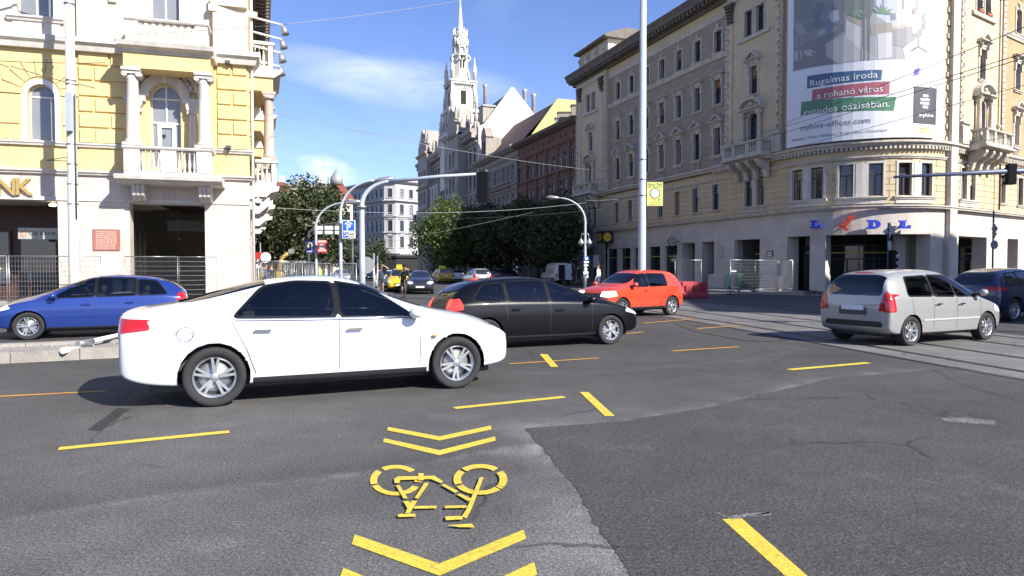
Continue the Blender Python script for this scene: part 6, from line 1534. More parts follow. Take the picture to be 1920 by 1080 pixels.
def wheel_meshes(r, w, style):
    k = (r, w, style)
    if k in WHEELS: return WHEELS[k]
    RX = Matrix.Rotation(-math.pi/2, 3, 'X')
    t = MB().m(RUBBER); ri = r*.68; t.lathe([(ri,-w*.42),(r*.9,-w*.5),(r*.97,-w*.46),(r,-w*.3),(r,w*.3),(r*.97,w*.46),(r*.9,w*.5),(ri,w*.42),(ri,-w*.42)], n=36, rot=RX, caps=False)
    m = MB().m(ALLOY); m.lathe([(ri,w*.46),(ri*.97,w*.44),(ri*.90,w*.36),(ri*.90,w*.1),(ri,-w*.4)], n=36, rot=RX, caps=False); m.lathe([(ri*.22,w*.2),(ri*.22,w*.40),(ri*.12,w*.43),(.002,w*.43)], n=16, rot=RX)
    ns = {5: 5, 7: 7, 10: 10}[style]
    for s in range(ns):
        a = 2*math.pi*s/ns
        for e in ((-.16, .16) if style == 5 else (0,)):
            a2 = a+e; p = Vector((math.cos(a2),0,math.sin(a2))); q = Vector((-p.z,0,p.x)); i0 = Vector((math.cos(a+e*.4),0,math.sin(a+e*.4)))*ri*.16; o0 = p*ri*.94; wd = ri*(.075 if style == 5 else .085)
            c = [i0-q*wd+Vector((0,w*.40,0)), i0+q*wd+Vector((0,w*.40,0)), o0+q*wd*.8+Vector((0,w*.43,0)), o0-q*wd*.8+Vector((0,w*.43,0))]
            ia = [m.vert(v) for v in c]; ib = [m.vert(v-Vector((0,w*.14,0))) for v in c]; m.fidx(ia); [m.fidx((ia[x],ia[(x+1)%4],ib[(x+1)%4],ib[x])) for x in range(4)]
    d = MB().m(PDARK); d.lathe([(ri*.9,w*.08),(ri*.9,w*.1),(.01,w*.1)], n=24, rot=RX); d.m(STEEL); d.lathe([(ri*.72,w*.11),(ri*.72,w*.16),(.01,w*.16)], n=24, rot=RX)
    res = []
    for b, n in ((t,'tyre'),(m,'rim'),(d,'brake_disc')):
        o = b.build(n); me = o.data; bpy.data.objects.remove(o); res.append(me)
    WHEELS[k] = res; return res
def car(kind, loc, head, label, cat, paint_m, name='car', lv=3, extra=None, lights=None, group='cars on the crossing', wheel=5, scale=1.0, plate=None):
    """loc: ground point under the middle of the wheelbase; head: direction the nose points to"""
    S = CARS[kind]; root = empty(name, (loc[0], loc[1], 0), label, cat, group); ORG[root] = Vector((0,0,0))
    root.rotation_euler.z = math.atan2(head[1], head[0]); root.scale = (scale,)*3
    wb, r, tw, w = S['wb'], S['r'], S['track'], S['w']; bm = body_bm(S['st'], lv)
    for sx in (-1, 1):
        for sy in (-1, 1): cut_circle(bm, sx*wb/2, r*1.02, r*1.12, sy, w*.8)
    L = lambda c: c.y > .25; Rr = lambda c: c.y < -.25
    xf, xr = S['st'][-1][0], S['st'][0][0]
    sides = ((L, 'l'), (Rr, 'r'))
    def P(poly, view, keep, off, nm, m, par=root, rr=.05): return bm_obj(patch_bm(bm, rounded(poly, rr) if rr else list(poly), view, keep, off), nm, m, par)
    body0 = bm.copy(); GLS = CLEARGL if lv >= 3 else CARGLASS; holes = []
    def seal(big, poly, view, keep, m):
        sb = patch_bm(bm, rounded(big, .09), view, keep, .003); cut_poly(sb, rounded(poly, .08), view, keep); bm_obj(sb, 'window_seal', m, root)
    up = lambda c: c.z > S['belt']-.12
    for keep, _ in sides:
        for k, poly in enumerate(S['win']):
            cx = sum(p[0] for p in poly)/len(poly); cz = sum(p[1] for p in poly)/len(poly)
            big = [(cx+(p[0]-cx)*1.04+(.018 if p[0] > cx else -.018), cz+(p[1]-cz)*1.05+(.016 if p[1] > cz else -.016)) for p in poly]
            kf = (lambda kk: lambda c: kk(c) and up(c))(keep)
            if lv >= 3: seal(big, poly, 'side', kf, SIGBLACK); holes.append((rounded(poly, .08), 'side', kf))
            else: P(big, 'side', kf, .003, 'window_seal', SIGBLACK, rr=.09)
            P(poly, 'side', kf, .004, 'side_window', GLS, root, .08)
    for w0, w1 in zip(S['win'], S['win'][1:]):
        xa, xb = max(p[0] for p in w0)+.012, min(p[0] for p in w1)-.012; za = max(S['win'][0][0][1], S['win'][1][0][1])-.01; zb_ = min(max(p[1] for p in w0), max(p[1] for p in w1))
        for keep, _ in sides: P([(xa-.03,za),(xb+.03,za),(xb+.03,zb_),(xa-.03,zb_)], 'side', (lambda kk: lambda c: kk(c) and up(c))(keep), .0025, 'door_pillar', SIGBLACK, rr=.01)
    fz = lambda c: up(c) and c.x > S['ws'][2]; rz = lambda c: up(c) and c.x < S['rw'][2]
    P(S['ws'][0], 'end', fz, .004, 'windscreen', GLS, rr=.1); P(S['rw'][0], 'end', rz, .004, 'rear_window', GLS, rr=.1)
    if lv >= 3: holes += [(rounded(S['ws'][0], .1), 'end', fz), (rounded(S['rw'][0], .1), 'end', rz)]
    front = lambda c: c.x > wb/2-.1 and c.z < S['belt']+.08; rear = lambda c: c.x < -wb/2+.1
    hm, tm = (lights or (LAMP, TAIL))
    for keep, s in sides:
        sg = 1 if s == 'l' else -1
        P(S['head'], 'side', lambda c: keep(c) and front(c) and abs(c.y) > w*.5, .006, 'headlight', hm, rr=.05)
        P(S['tail'], 'side', lambda c: keep(c) and rear(c) and abs(c.y) > w*(.80 if 'tail_end' in S else .6), .006, 'taillight', tm, rr=.05)
        if 'tail_end' in S: P([(sg*a, b) for a, b in S['tail_end']], 'end', lambda c: c.x < xr+.42, .007, 'taillight', tm, rr=.04)
        # door cut lines, handles, sills
        for poly in S['seams']: P(poly, 'side', lambda c: keep(c) and c.z < S['belt']+.03, .0025, 'door_gap', PBLACK, rr=0)
        for hx, hz in S['handles']: 
            h = MB().m(CHROME if S.get('chrome') else paint_m); y = sg*(w*1.005); h.box(hx-.09,hx+.09,y-.012,y+.03*sg,hz-.014,hz+.014); h.build('door_handle', root)
        P([(-wb/2+r*1.2,S['st'][len(S['st'])//2][1]-.02),(wb/2-r*1.2,S['st'][len(S['st'])//2][1]-.02),(wb/2-r*1.2,S['sill']),(-wb/2+r*1.2,S['sill'])], 'side', keep, .003, 'sill_trim', S.get('trim', PBLACK), rr=0)
        m = MB().m(paint_m); mx, mz = S['mirror']; m.ball((mx, sg*(w+.10), mz), .12, 12, 8, (.75,1,.62)); m.m(PBLACK); m.box(mx-.03,mx+.05,min(sg*w*.86,sg*(w+.04)),max(sg*w*.86,sg*(w+.04)),mz-.07,mz-.02); m.build('mirror', root)
    P(S['grille'], 'end', lambda c: c.x > xf-.35, .005, 'grille', PBLACK, rr=.06)
    if S.get('lower'): P(S['lower'], 'end', lambda c: c.x > xf-.4, .005, 'air_intake', PBLACK, rr=.06)
    P(S['rbump'], 'end', lambda c: c.x < xr+.4, .004, 'rear_bumper_trim', PBLACK, rr=.06)
    if 'tail_end' in S and lv >= 3 and kind != 'saloon':
        rk = lambda c: c.x < xr+.45; hz = S['tail_end'][0][1]
        for q in ([(-.70,hz-.30),(.70,hz-.30),(.70,hz-.288),(-.70,hz-.288)],[(-.34,hz-.10),(.34,hz-.10),(.34,hz+.06),(-.34,hz+.06)]): P(q, 'end', rk, .003 if q[1][0] > .5 else .0025, 'tailgate_gap' if q[1][0] > .5 else 'plate_recess', PBLACK if q[1][0] > .5 else PDARK, rr=0 if q[1][0] > .5 else .03)
        wz = S['rw'][0][0][1]; P([(-.02,wz+.02),(.02,wz+.02),(.30,wz+.10),(.30,wz+.12)], 'end', lambda c: c.x < xr+.7, .012, 'rear_wiper', PBLACK, rr=0)
        P([(-.2,S['rw'][0][2][1]+.03),(.2,S['rw'][0][2][1]+.03),(.2,S['rw'][0][2][1]+.06),(-.2,S['rw'][0][2][1]+.06)], 'end', lambda c: c.x < xr+.8, .006, 'brake_light', tm, rr=0)
    for x, sg, z in ((xf, 1, S['plz'][0]), (xr, -1, S['plz'][1])):
        q = MB().m(PLATE); q.box(x-.015 if sg > 0 else x-.03, x+.03 if sg > 0 else x+.015, -.26, .26, z-.055, z+.055); o = q.build('number_plate', root)
        if plate: t = MB().m(BLACKT); put_text(t, plate, .10, (lambda a, h, e: (x+.033, a, z+h)) if sg > 0 else (lambda a, h, e: (x-.033, -a, z+h)), bold=True); t.build('plate_text', o)
    if S.get('rails'):
        for sg in (-1,1):
            m = MB().m(S['rails'][3]); x0, x1, z = S['rails'][:3]; y = sg*S['roofw']; m.tube([(x0,y,z-.08),(x0+.12,y,z),(x1-.12,y,z),(x1,y,z-.09)], .018, 6); m.build('roof_rail', root)
    for k, poly in enumerate(S.get('extra_side', ())):
        for keep, _ in sides: P(poly[0], 'side', keep, poly[3] if len(poly) > 3 else .004, poly[1], poly[2], rr=.02)
    for hl in holes: cut_poly(bm, *hl)
    bm_obj(bm, 'body', paint_m, root)
    if lv >= 3:
        bz = S['belt']; zt = max(q[5] for q in S['st'])
        for x in (-.02, -.95):
            for sy in ((-1, 1) if x > -.5 else (0,)):
                m = MB().m(SEATCL); hw = .25 if sy else .62; yc = sy*.37
                m.box(x-.05, x+.48, yc-hw, yc+hw, .32, .50); m.bar([(x, .45)] and [(yc-hw, .5), (yc+hw, .5), (yc+hw*.86, bz+.08), (yc-hw*.86, bz+.08)], x-.16, x-.03); 
                for hy in ((yc,) if sy else (-.36, .36)): m.ball((x-.13, hy, bz+.19), .12, 10, 6, (.55,1.1,.85))
                m.build('seat', root)
        m = MB().m(INTERIOR); m.box(.72, 1.0, -w*.82, w*.82, .5, bz-.03); m.box(-1.5, 1.0, -w*.85, w*.85, .26, .32); m.box(xr+.45, -1.45, -w*.8, w*.8, .4, bz-.06); m.build('dashboard', root)
        m = MB().m(PBLACK); m.tube([(.62+.05*math.sin(q*math.pi/8), .37+.18*math.cos(q*math.pi/8), bz-.02+.17*math.sin(q*math.pi/8)) for q in range(17)], .014, 6); m.build('steering_wheel', root)
    # wheel wells, floor, wheels
    f = MB().m(PBLACK); fl = S['st'][len(S['st'])//2][1]; f.box(xr+.3, xf-.3, -w*.72, w*.72, fl-.02, fl+.06); f.build('floor_pan', root)
    for sx in (-1,1):
        for sy in (-1,1):
            a = MB().m(PBLACK); cx, cz = sx*wb/2, r*1.02; n = 14; R_ = r*1.125; y0, y1 = sy*w*.55, sy*w*.985
            for k in range(n):
                t0, t1 = math.pi*(-.08+1.16*k/n), math.pi*(-.08+1.16*(k+1)/n); p = [(cx+R_*math.cos(t0),cz+R_*math.sin(t0)),(cx+R_*math.cos(t1),cz+R_*math.sin(t1))]
                a.face([(p[0][0],y0,p[0][1]),(p[1][0],y0,p[1][1]),(p[1][0],y1,p[1][1]),(p[0][0],y1,p[0][1])]); a.face([(p[0][0],y0,p[0][1]),(p[1][0],y0,p[1][1]),(cx,y0,cz)])
            a.build('wheel_arch', root)
            wm = wheel_meshes(r, S.get('tw', .22), wheel); wo = link_mesh('wheel', bpy.data.meshes.new('wheel'), root) if False else bpy.data.objects.new('wheel', wm[0])
            COL.objects.link(wo); wo.parent = root; wo.location = (cx, sy*(w-.125), r); wo.rotation_euler = (0, random.uniform(0,3), 0 if sy > 0 else math.pi)
            for me, nm in ((wm[1],'rim'),(wm[2],'brake_disc')): o = bpy.data.objects.new(nm, me); COL.objects.link(o); o.parent = wo
    body0.free()
    if extra: extra(root)
    return root
def vline(x, z0, z1, lean=0, t=.008): return [(x,z0),(x+t,z0),(x+t+lean,z1),(x+lean,z1)]
CARS = {}
CARS['sedan'] = dict(wb=2.86, r=.335, track=1.58, w=.915, belt=.93, tw=.235, chrome=True, roofw=.55, sill=.30, mirror=(.86,.98), plz=(.48,.80),
  st=[(-2.40,.44,.78,.70,-2.42,.98,.56,.05),(-2.36,.30,.88,.84,-2.34,1.06,.64,.05),(-2.05,.22,.93,.895,-2.02,1.10,.66,.04),(-1.62,.20,.955,.92,-1.72,1.14,.645,.035),(-1.05,.19,.955,.92,-.92,1.385,.54,.06),(-.35,.185,.95,.915,-.28,1.445,.56,.055),(.30,.185,.94,.91,.22,1.415,.55,.06),(.95,.19,.92,.91,1.06,1.02,.66,.04),(1.40,.20,.87,.912,1.50,.965,.64,.04),(1.90,.22,.79,.885,1.90,.885,.60,.045),(2.16,.26,.68,.80,2.15,.76,.54,.05),(2.26,.36,.56,.66,2.26,.64,.46,.03)],
  win=[[(-1.22,.985),(-.10,.955),(-.10,1.335),(-.55,1.345),(-.88,1.29)],[(-.03,.955),(.86,.935),(.80,1.0),(.36,1.27),(.0,1.335),(-.03,1.335)]],
  ws=([(-.60,1.03),(.60,1.03),(.50,1.37),(-.50,1.37)],0,.30), rw=([(-.58,1.13),(.58,1.13),(.47,1.37),(-.47,1.37)],0,-.85),
  head=[(1.86,.69),(2.20,.62),(2.14,.72),(1.92,.79)], tail=[(-2.42,.82),(-2.05,.86),(-2.10,.96),(-2.42,.98)], tail_end=[(.40,.84),(.82,.84),(.82,.96),(.42,.98)],
  seams=[vline(.93,.34,.92,.02),vline(-.06,.34,.94),vline(-1.10,.62,.95,-.16),[(-1.0,.34),(-.99,.34),(-1.09,.62),(-1.10,.62)]], handles=[(.12,.80),(-.92,.82)],
  grille=[(-.36,.44),(.36,.44),(.44,.60),(-.44,.60)], lower=[(-.62,.29),(.62,.29),(.52,.38),(-.52,.38)], rbump=[(-.62,.30),(.62,.30),(.58,.42),(-.58,.42)], extra_side=[([(-1.0,.385),(1.0,.40),(1.0,.425),(-1.0,.41)],'crease_trim',CHROME) ] if False else [])
CARS['hatch'] = dict(wb=2.60, r=.315, track=1.52, w=.875, belt=.95, roofw=.56, sill=.28, mirror=(.80,1.0), plz=(.46,.62),
  st=[(-1.98,.46,.86,.70,-1.96,1.02,.58,.05),(-1.96,.30,.92,.82,-1.84,1.18,.60,.05),(-1.72,.22,.95,.865,-1.58,1.37,.56,.05),(-1.35,.20,.955,.875,-1.15,1.455,.56,.055),(-.60,.185,.95,.875,-.45,1.50,.57,.055),(.20,.185,.94,.87,.10,1.475,.56,.06),(.86,.19,.93,.87,1.02,1.06,.64,.04),(1.32,.20,.88,.868,1.42,.98,.62,.04),(1.76,.23,.78,.84,1.76,.88,.58,.05),(1.98,.28,.66,.74,1.97,.74,.52,.05),(2.05,.38,.56,.60,2.05,.62,.44,.03)],
  win=[[(-1.55,1.02),(-.92,1.0),(-.92,1.36),(-1.30,1.32)],[(-.86,1.0),(-.06,.98),(-.06,1.40),(-.86,1.38)],[(.0,.98),(.82,.96),(.74,1.03),(.24,1.33),(.0,1.40)]],
  ws=([(-.60,1.07),(.60,1.07),(.50,1.43),(-.50,1.43)],0,.20), rw=([(-.52,1.10),(.52,1.10),(.47,1.38),(-.47,1.38)],0,-1.4),
  head=[(1.62,.72),(2.02,.62),(1.98,.72),(1.72,.83)], tail=[(-2.0,.82),(-1.74,.84),(-1.78,1.06),(-2.0,1.06)], tail_end=[(.50,.84),(.80,.84),(.74,1.04),(.52,1.04)],
  seams=[vline(.86,.34,.94,.02),vline(-.03,.34,.97),vline(-.90,.60,.98,-.05)], handles=[(.16,.80),(-.74,.83)],
  grille=[(-.40,.50),(.40,.50),(.44,.60),(-.44,.60)], lower=[(-.56,.30),(.56,.30),(.50,.40),(-.50,.40)], rbump=[(-.60,.32),(.60,.32),(.58,.46),(-.58,.46)])
CARS['suv'] = dict(wb=2.66, r=.36, track=1.58, w=.91, belt=1.06, roofw=.60, sill=.42, mirror=(.82,1.14), plz=(.56,.80),
  st=[(-2.12,.52,.92,.74,-2.10,1.10,.62,.05),(-2.10,.38,1.0,.86,-1.98,1.30,.62,.05),(-1.90,.32,1.05,.90,-1.74,1.52,.60,.05),(-1.50,.30,1.06,.91,-1.30,1.62,.61,.055),(-.60,.28,1.05,.91,-.45,1.665,.62,.055),(.20,.28,1.04,.905,.05,1.635,.61,.06),(.90,.28,1.03,.905,1.04,1.16,.68,.04),(1.38,.30,.99,.905,1.46,1.09,.66,.04),(1.88,.34,.90,.875,1.86,1.0,.62,.05),(2.10,.38,.76,.78,2.08,.84,.56,.05),(2.16,.46,.64,.64,2.16,.70,.48,.03)],
  win=[[(-1.66,1.13),(-.98,1.10),(-.98,1.50),(-1.42,1.46)],[(-.92,1.10),(-.08,1.08),(-.08,1.54),(-.92,1.51)],[(-.02,1.08),(.82,1.07),(.76,1.13),(.22,1.47),(-.02,1.54)]],
  ws=([(-.64,1.17),(.64,1.17),(.54,1.59),(-.54,1.59)],0,.15), rw=([(-.58,1.18),(.58,1.18),(.52,1.52),(-.52,1.52)],0,-1.5),
  head=[(1.74,.82),(2.12,.74),(2.08,.84),(1.80,.94)], tail=[(-2.14,.92),(-1.72,.97),(-1.80,1.07),(-2.14,1.07)], tail_end=[(.46,.94),(.84,.94),(.80,1.07),(.48,1.07)],
  seams=[vline(.88,.46,1.04,.02),vline(-.05,.46,1.07),vline(-.96,.70,1.08,-.06)], handles=[(.15,.92),(-.78,.95)],
  grille=[(-.48,.60),(.48,.60),(.52,.78),(-.52,.78)], lower=[(-.60,.42),(.60,.42),(.54,.52),(-.54,.52)], rbump=[(-.66,.40),(.66,.40),(.64,.58),(-.64,.58)])
CARS['boxsuv'] = dict(CARS['suv'], wb=2.44, w=.845, r=.33, belt=1.0, roofw=.58, sill=.36, mirror=(.74,1.10), rails=None, plz=(.52,.82), seal=PBLACK,
  st=[(-1.84,.48,.90,.72,-1.83,1.10,.62,.05),(-1.83,.34,.98,.82,-1.74,1.34,.61,.05),(-1.66,.27,1.01,.845,-1.58,1.52,.60,.05),(-1.30,.25,1.01,.848,-1.22,1.575,.60,.05),(-.55,.24,1.0,.848,-.45,1.60,.605,.05),(.25,.24,1.0,.845,.20,1.58,.60,.055),(.80,.24,.99,.845,.84,1.12,.66,.04),(1.25,.26,.97,.845,1.30,1.07,.64,.04),(1.62,.29,.90,.825,1.62,1.0,.60,.05),(1.80,.33,.76,.76,1.79,.84,.55,.05),(1.85,.42,.62,.64,1.85,.70,.48,.03)],
  win=[[(-.98,1.05),(-.10,1.03),(-.10,1.45),(-.98,1.43)],[(-.04,1.03),(.70,1.03),(.66,1.08),(.34,1.40),(-.04,1.45)]],
  ws=([(-.62,1.13),(.62,1.13),(.55,1.53),(-.55,1.53)],0,.25), rw=([(-.56,1.16),(.56,1.16),(.54,1.47),(-.54,1.47)],0,-1.4),
  head=[(1.46,.74),(1.84,.70),(1.82,.86),(1.54,.90)], tail=[(-1.86,.78),(-1.66,.80),(-1.68,1.0),(-1.86,1.0)], tail_end=[(.52,.80),(.80,.80),(.76,1.0),(.54,1.0)],
  seams=[vline(.80,.40,1.0,.0),vline(-.07,.40,1.02),vline(-.98,.62,1.02,-.03)], handles=[(.10,.90)],
  grille=[(-.46,.66),(.46,.66),(.48,.82),(-.48,.82)], lower=[(-.56,.38),(.56,.38),(.50,.50),(-.50,.50)], rbump=[(-.62,.36),(.62,.36),(.60,.54),(-.60,.54)])
CARS['mpv'] = dict(wb=2.70, r=.315, track=1.5, w=.885, belt=1.0, roofw=.64, sill=.27, mirror=(.98,1.10), plz=(.50,.80), chrome=True,
  st=[(-2.06,.50,.90,.74,-2.04,1.06,.66,.04),(-2.05,.32,.97,.855,-1.99,1.26,.67,.045),(-1.90,.23,1.0,.88,-1.88,1.52,.655,.045),(-1.50,.21,1.0,.885,-1.46,1.60,.645,.05),(-.60,.20,.99,.885,-.50,1.635,.645,.05),(.20,.20,.98,.885,.10,1.60,.63,.055),(.70,.20,.97,.882,.62,1.42,.62,.05),(1.18,.21,.95,.88,1.34,1.06,.66,.04),(1.55,.22,.88,.87,1.66,.95,.62,.04),(1.95,.25,.74,.82,1.94,.80,.56,.05),(2.10,.30,.62,.72,2.09,.68,.50,.05),(2.16,.40,.54,.58,2.16,.58,.42,.03)],
  win=[[(-1.42,1.06),(-.62,1.05),(-.62,1.47),(-1.34,1.44)],[(-.56,1.05),(.16,1.03),(.16,1.47),(-.56,1.48)],[(.22,1.03),(1.14,1.02),(1.04,1.09),(.60,1.36),(.22,1.47)]],
  ws=([(-.62,1.08),(.62,1.08),(.55,1.53),(-.55,1.53)],0,.25), rw=([(-.66,1.06),(.66,1.06),(.60,1.50),(-.60,1.50)],0,-1.8),
  head=[(1.62,.68),(2.08,.60),(2.02,.70),(1.66,.84)], tail=[(-2.10,.72),(-1.86,.73),(-1.88,1.02),(-1.96,1.16),(-2.10,1.16)], tail_end=[(.60,.74),(.86,.74),(.82,1.10),(.70,1.12)],
  seams=[vline(1.06,.34,.96,.04),vline(.20,.34,1.0),vline(-.62,.34,1.02,.0),vline(-1.30,.66,1.02,-.04)], handles=[(.34,.86),(-.48,.87)],
  grille=[(-.40,.50),(.40,.50),(.42,.60),(-.42,.60)], lower=[(-.5,.30),(.5,.30),(.46,.40),(-.46,.40)], rbump=[(-.70,.40),(.70,.40),(.68,.52),(-.68,.52)],
  extra_side=[([(-1.0,.52),(1.02,.52),(1.02,.56),(-1.0,.56)],'side_moulding',mat('silver_trim',(.40,.39,.37),.4),.014)])
def stretched(S, kx, kz=1.0):
    d = dict(S); f2 = lambda pl: [(a*kx, b*kz) for a, b in pl]; fz = lambda pl: [(a, b*kz) for a, b in pl]
    d['st'] = [(x*kx, zb*kz, zs*kz, w, xt*kx, zt*kz, wt, cr) for (x,zb,zs,w,xt,zt,wt,cr) in S['st']]; d['wb'] = S['wb']*kx; d['belt'] = S['belt']*kz
    d['win'] = [f2(q) for q in S['win']]; d['head'] = f2(S['head']); d['tail'] = f2(S['tail']); d['seams'] = [f2(q) for q in S['seams']]
    for k in ('grille','lower','rbump','tail_end'): d[k] = fz(S[k])
    d['ws'] = (fz(S['ws'][0]), 0, S['ws'][2]*kx); d['rw'] = (fz(S['rw'][0]), 0, S['rw'][2]*kx); d['handles'] = [(a*kx,b*kz) for a, b in S['handles']]; d['mirror'] = (S['mirror'][0]*kx, S['mirror'][1]*kz); d['plz'] = tuple(v*kz for v in S['plz']); d['sill'] = S['sill']*kz
    return d
CARS['wagon'] = stretched(CARS['hatch'], 1.1, .985)
WHITE = paint('white_paint', (.60,.61,.645)); SILVER = paint('silver_paint', (.37,.365,.355), .4, .33); BLUE = paint('blue_paint', (.014,.04,.21), .25); BLACKP = lined(mat('black_paint', (.003,.0035,.006), .35, coat=.15, spec=.2))
RED = paint('red_paint', (.62,.055,.022)); NAVY = paint('navy_paint', (.012,.02,.07), .25); GRAPH = paint('graphite_paint', (.03,.033,.045), .4); TAXI = paint('taxi_yellow', (.62,.42,.015))
def between(r, f):                    # ground points of the rear and front axle -> middle and heading
    a, b = Vector(r), Vector(f); return (a+b)/2, (b-a).normalized()
LANE = Vector((math.sin(rad(64)), math.cos(rad(64))))
def near_side(rear_contact, head, S, side, k=1.0):   # side: +1 when the visible wheels are the car's left ones
    n = Vector((-head.y, head.x)); return Vector(rear_contact)+(head*S['wb']/2-n*side*(S['w']-.125))*k
def saloon_bits(root):
    b = MB().m(CHROME); n = 20
    b.tube([(-2.39,-.07,.90),(-2.41,0,.94),(-2.39,.07,.90),(-2.40,0,.86),(-2.39,-.07,.90)], .008, 5); b.build('badge', root)
    for sy in (-1,1):
        q = MB().m(PDARK); q.tube([(-1.72+.085*math.cos(2*math.pi*k/n), sy*.936, .83+.075*math.sin(2*math.pi*k/n)) for k in range(n+1)], .004, 4)
        if sy < 0: q.build('fuel_flap', root)
        q = MB().m(CHROME); q.tube([(-1.2,sy*.925,.985),(-.5,sy*.922,.968),(.4,sy*.915,.955),(.88,sy*.90,.95)], .008, 5); q.build('window_trim', root)
        q = MB().m(mat('amber_lamp',(.5,.2,.02),.2)); q.ball((1.12,sy*.925,.70),.03,8,5,(1.4,.5,.5)); q.build('side_indicator', root)
# white saloon, nose to the right; its right side faces us
h = Vector((math.sin(rad(66)), math.cos(rad(66)))); c = near_side(G(403,760).xy, h, CARS['sedan'], -1, 1.06)
CARS['saloon'] = stretched(CARS['sedan'], 1.0, 1.025)
car('saloon', c, h, 'white saloon car passing close in front, nose to the right', 'car', WHITE, lv=3, wheel=5, scale=1.06, extra=saloon_bits)
h = -Vector((math.sin(rad(66)), math.cos(rad(66)))); S = CARS['hatch']; f = G(55,637).xy; n = Vector((-h.y, h.x)); c = f-h*S['wb']/2-n*(S['w']-.125)
car('hatch', c, h, 'dark blue hatchback heading left beside the concrete island', 'car', BLUE, lv=3, wheel=5)
h = Vector((math.sin(rad(66)), math.cos(rad(66)))); S = CARS['wagon']; n = Vector((-h.y, h.x)); f = G(1141,645).xy; c = f-h*S['wb']/2+n*(S['w']-.125)
car('wagon', c, h, 'black estate car with lit red tail lamps behind the white saloon', 'car', BLACKP, lv=3, lights=(LAMP, TAILON), wheel=5)
h = Vector((-.80,-.60)).normalized(); S = CARS['boxsuv']; n = Vector((-h.y, h.x)); f = G(1163,597).xy; c = f-h*S['wb']/2-n*(S['w']-.125)
car('boxsuv', c, h, 'small bright red car with lit headlights coming from the tracks', 'car', RED, lv=3, lights=(LAMPON, TAIL), wheel=5)
h = Vector((.896,.444)).normalized(); S = CARS['mpv']; c = near_side(G(1700,648).xy, h, S, -1)
car('mpv', c, h, 'silver people carrier seen from behind on the tram tracks', 'car', SILVER, lv=3, wheel=7)
h = Vector((.90,.43)).normalized(); S = CARS['suv']; c = near_side((15.3,20.9), h, S, -1)
car('suv', c, h, 'navy blue sport utility car at the right edge beyond the silver people carrier', 'car', NAVY, lv=2, wheel=7)
h = Vector((.12,-1)).normalized(); p = G(780,552).xy; c = p+Vector((0,2.1)); car('hatch', c, h, 'dark graphite hatchback waiting and facing us beside a yellow taxi', 'car', GRAPH, lv=2, wheel=7, plate='')
def taxi_sign(root):
    b = MB().m(mat('taxi_sign_yellow',(.75,.62,.05),.4)); b.box(-.35,-.05,-.32,.32,1.62,1.86); o = b.build('roof_sign', root); t = MB().m(BLACKT); put_text(t, 'TAXI', .2, lambda a, h, e: (-.046, a, 1.74+h), bold=True); t.build('sign_text', o)
p = AT(752,500,48).xy; car('mpv', (p.x, p.y), Vector((.12,-1)), 'yellow taxi with roof sign partly behind a cyclist', 'taxi', TAXI, name='taxi', lv=2, wheel=7, extra=taxi_sign)
p = AT(727,500,50).xy; car('hatch', (p.x, p.y), Vector((.12,-1)), 'white car half hidden by the first cyclist and the taxi', 'car', WHITE, lv=2, wheel=7)
p = AT(828,500,74).xy; car('mpv', (p.x, p.y), Vector((-.345,.94)), 'distant yellow taxi parked under the bright green tree', 'taxi', TAXI, name='taxi', lv=2, wheel=7, extra=taxi_sign, group='cars parked down the street')
for x, Y, m_, k, lab in ((850,76,WHITE,'hatch','small distant white car parked right behind the far taxi'),(893,62,SILVER,'mpv','pale silver car down the street above the roof of the black car'),(925,70,GRAPH,'hatch','distant dark car parked under the shaded trees left of the van'),(948,74,NAVY,'hatch','distant navy car parked in the shade near the shop lights'),(690,88,GRAPH,'hatch','distant dark car waiting before the corner hotel'),(640,74,SILVER,'hatch','distant pale car behind the railings by the parking sign')):
    p = AT(x,500,Y).xy; car(k, (p.x, p.y), Vector((-.345,.94)) if x > 800 else Vector((.3,-.95)), lab, 'car', m_, lv=1, wheel=7, group='cars parked down the street')
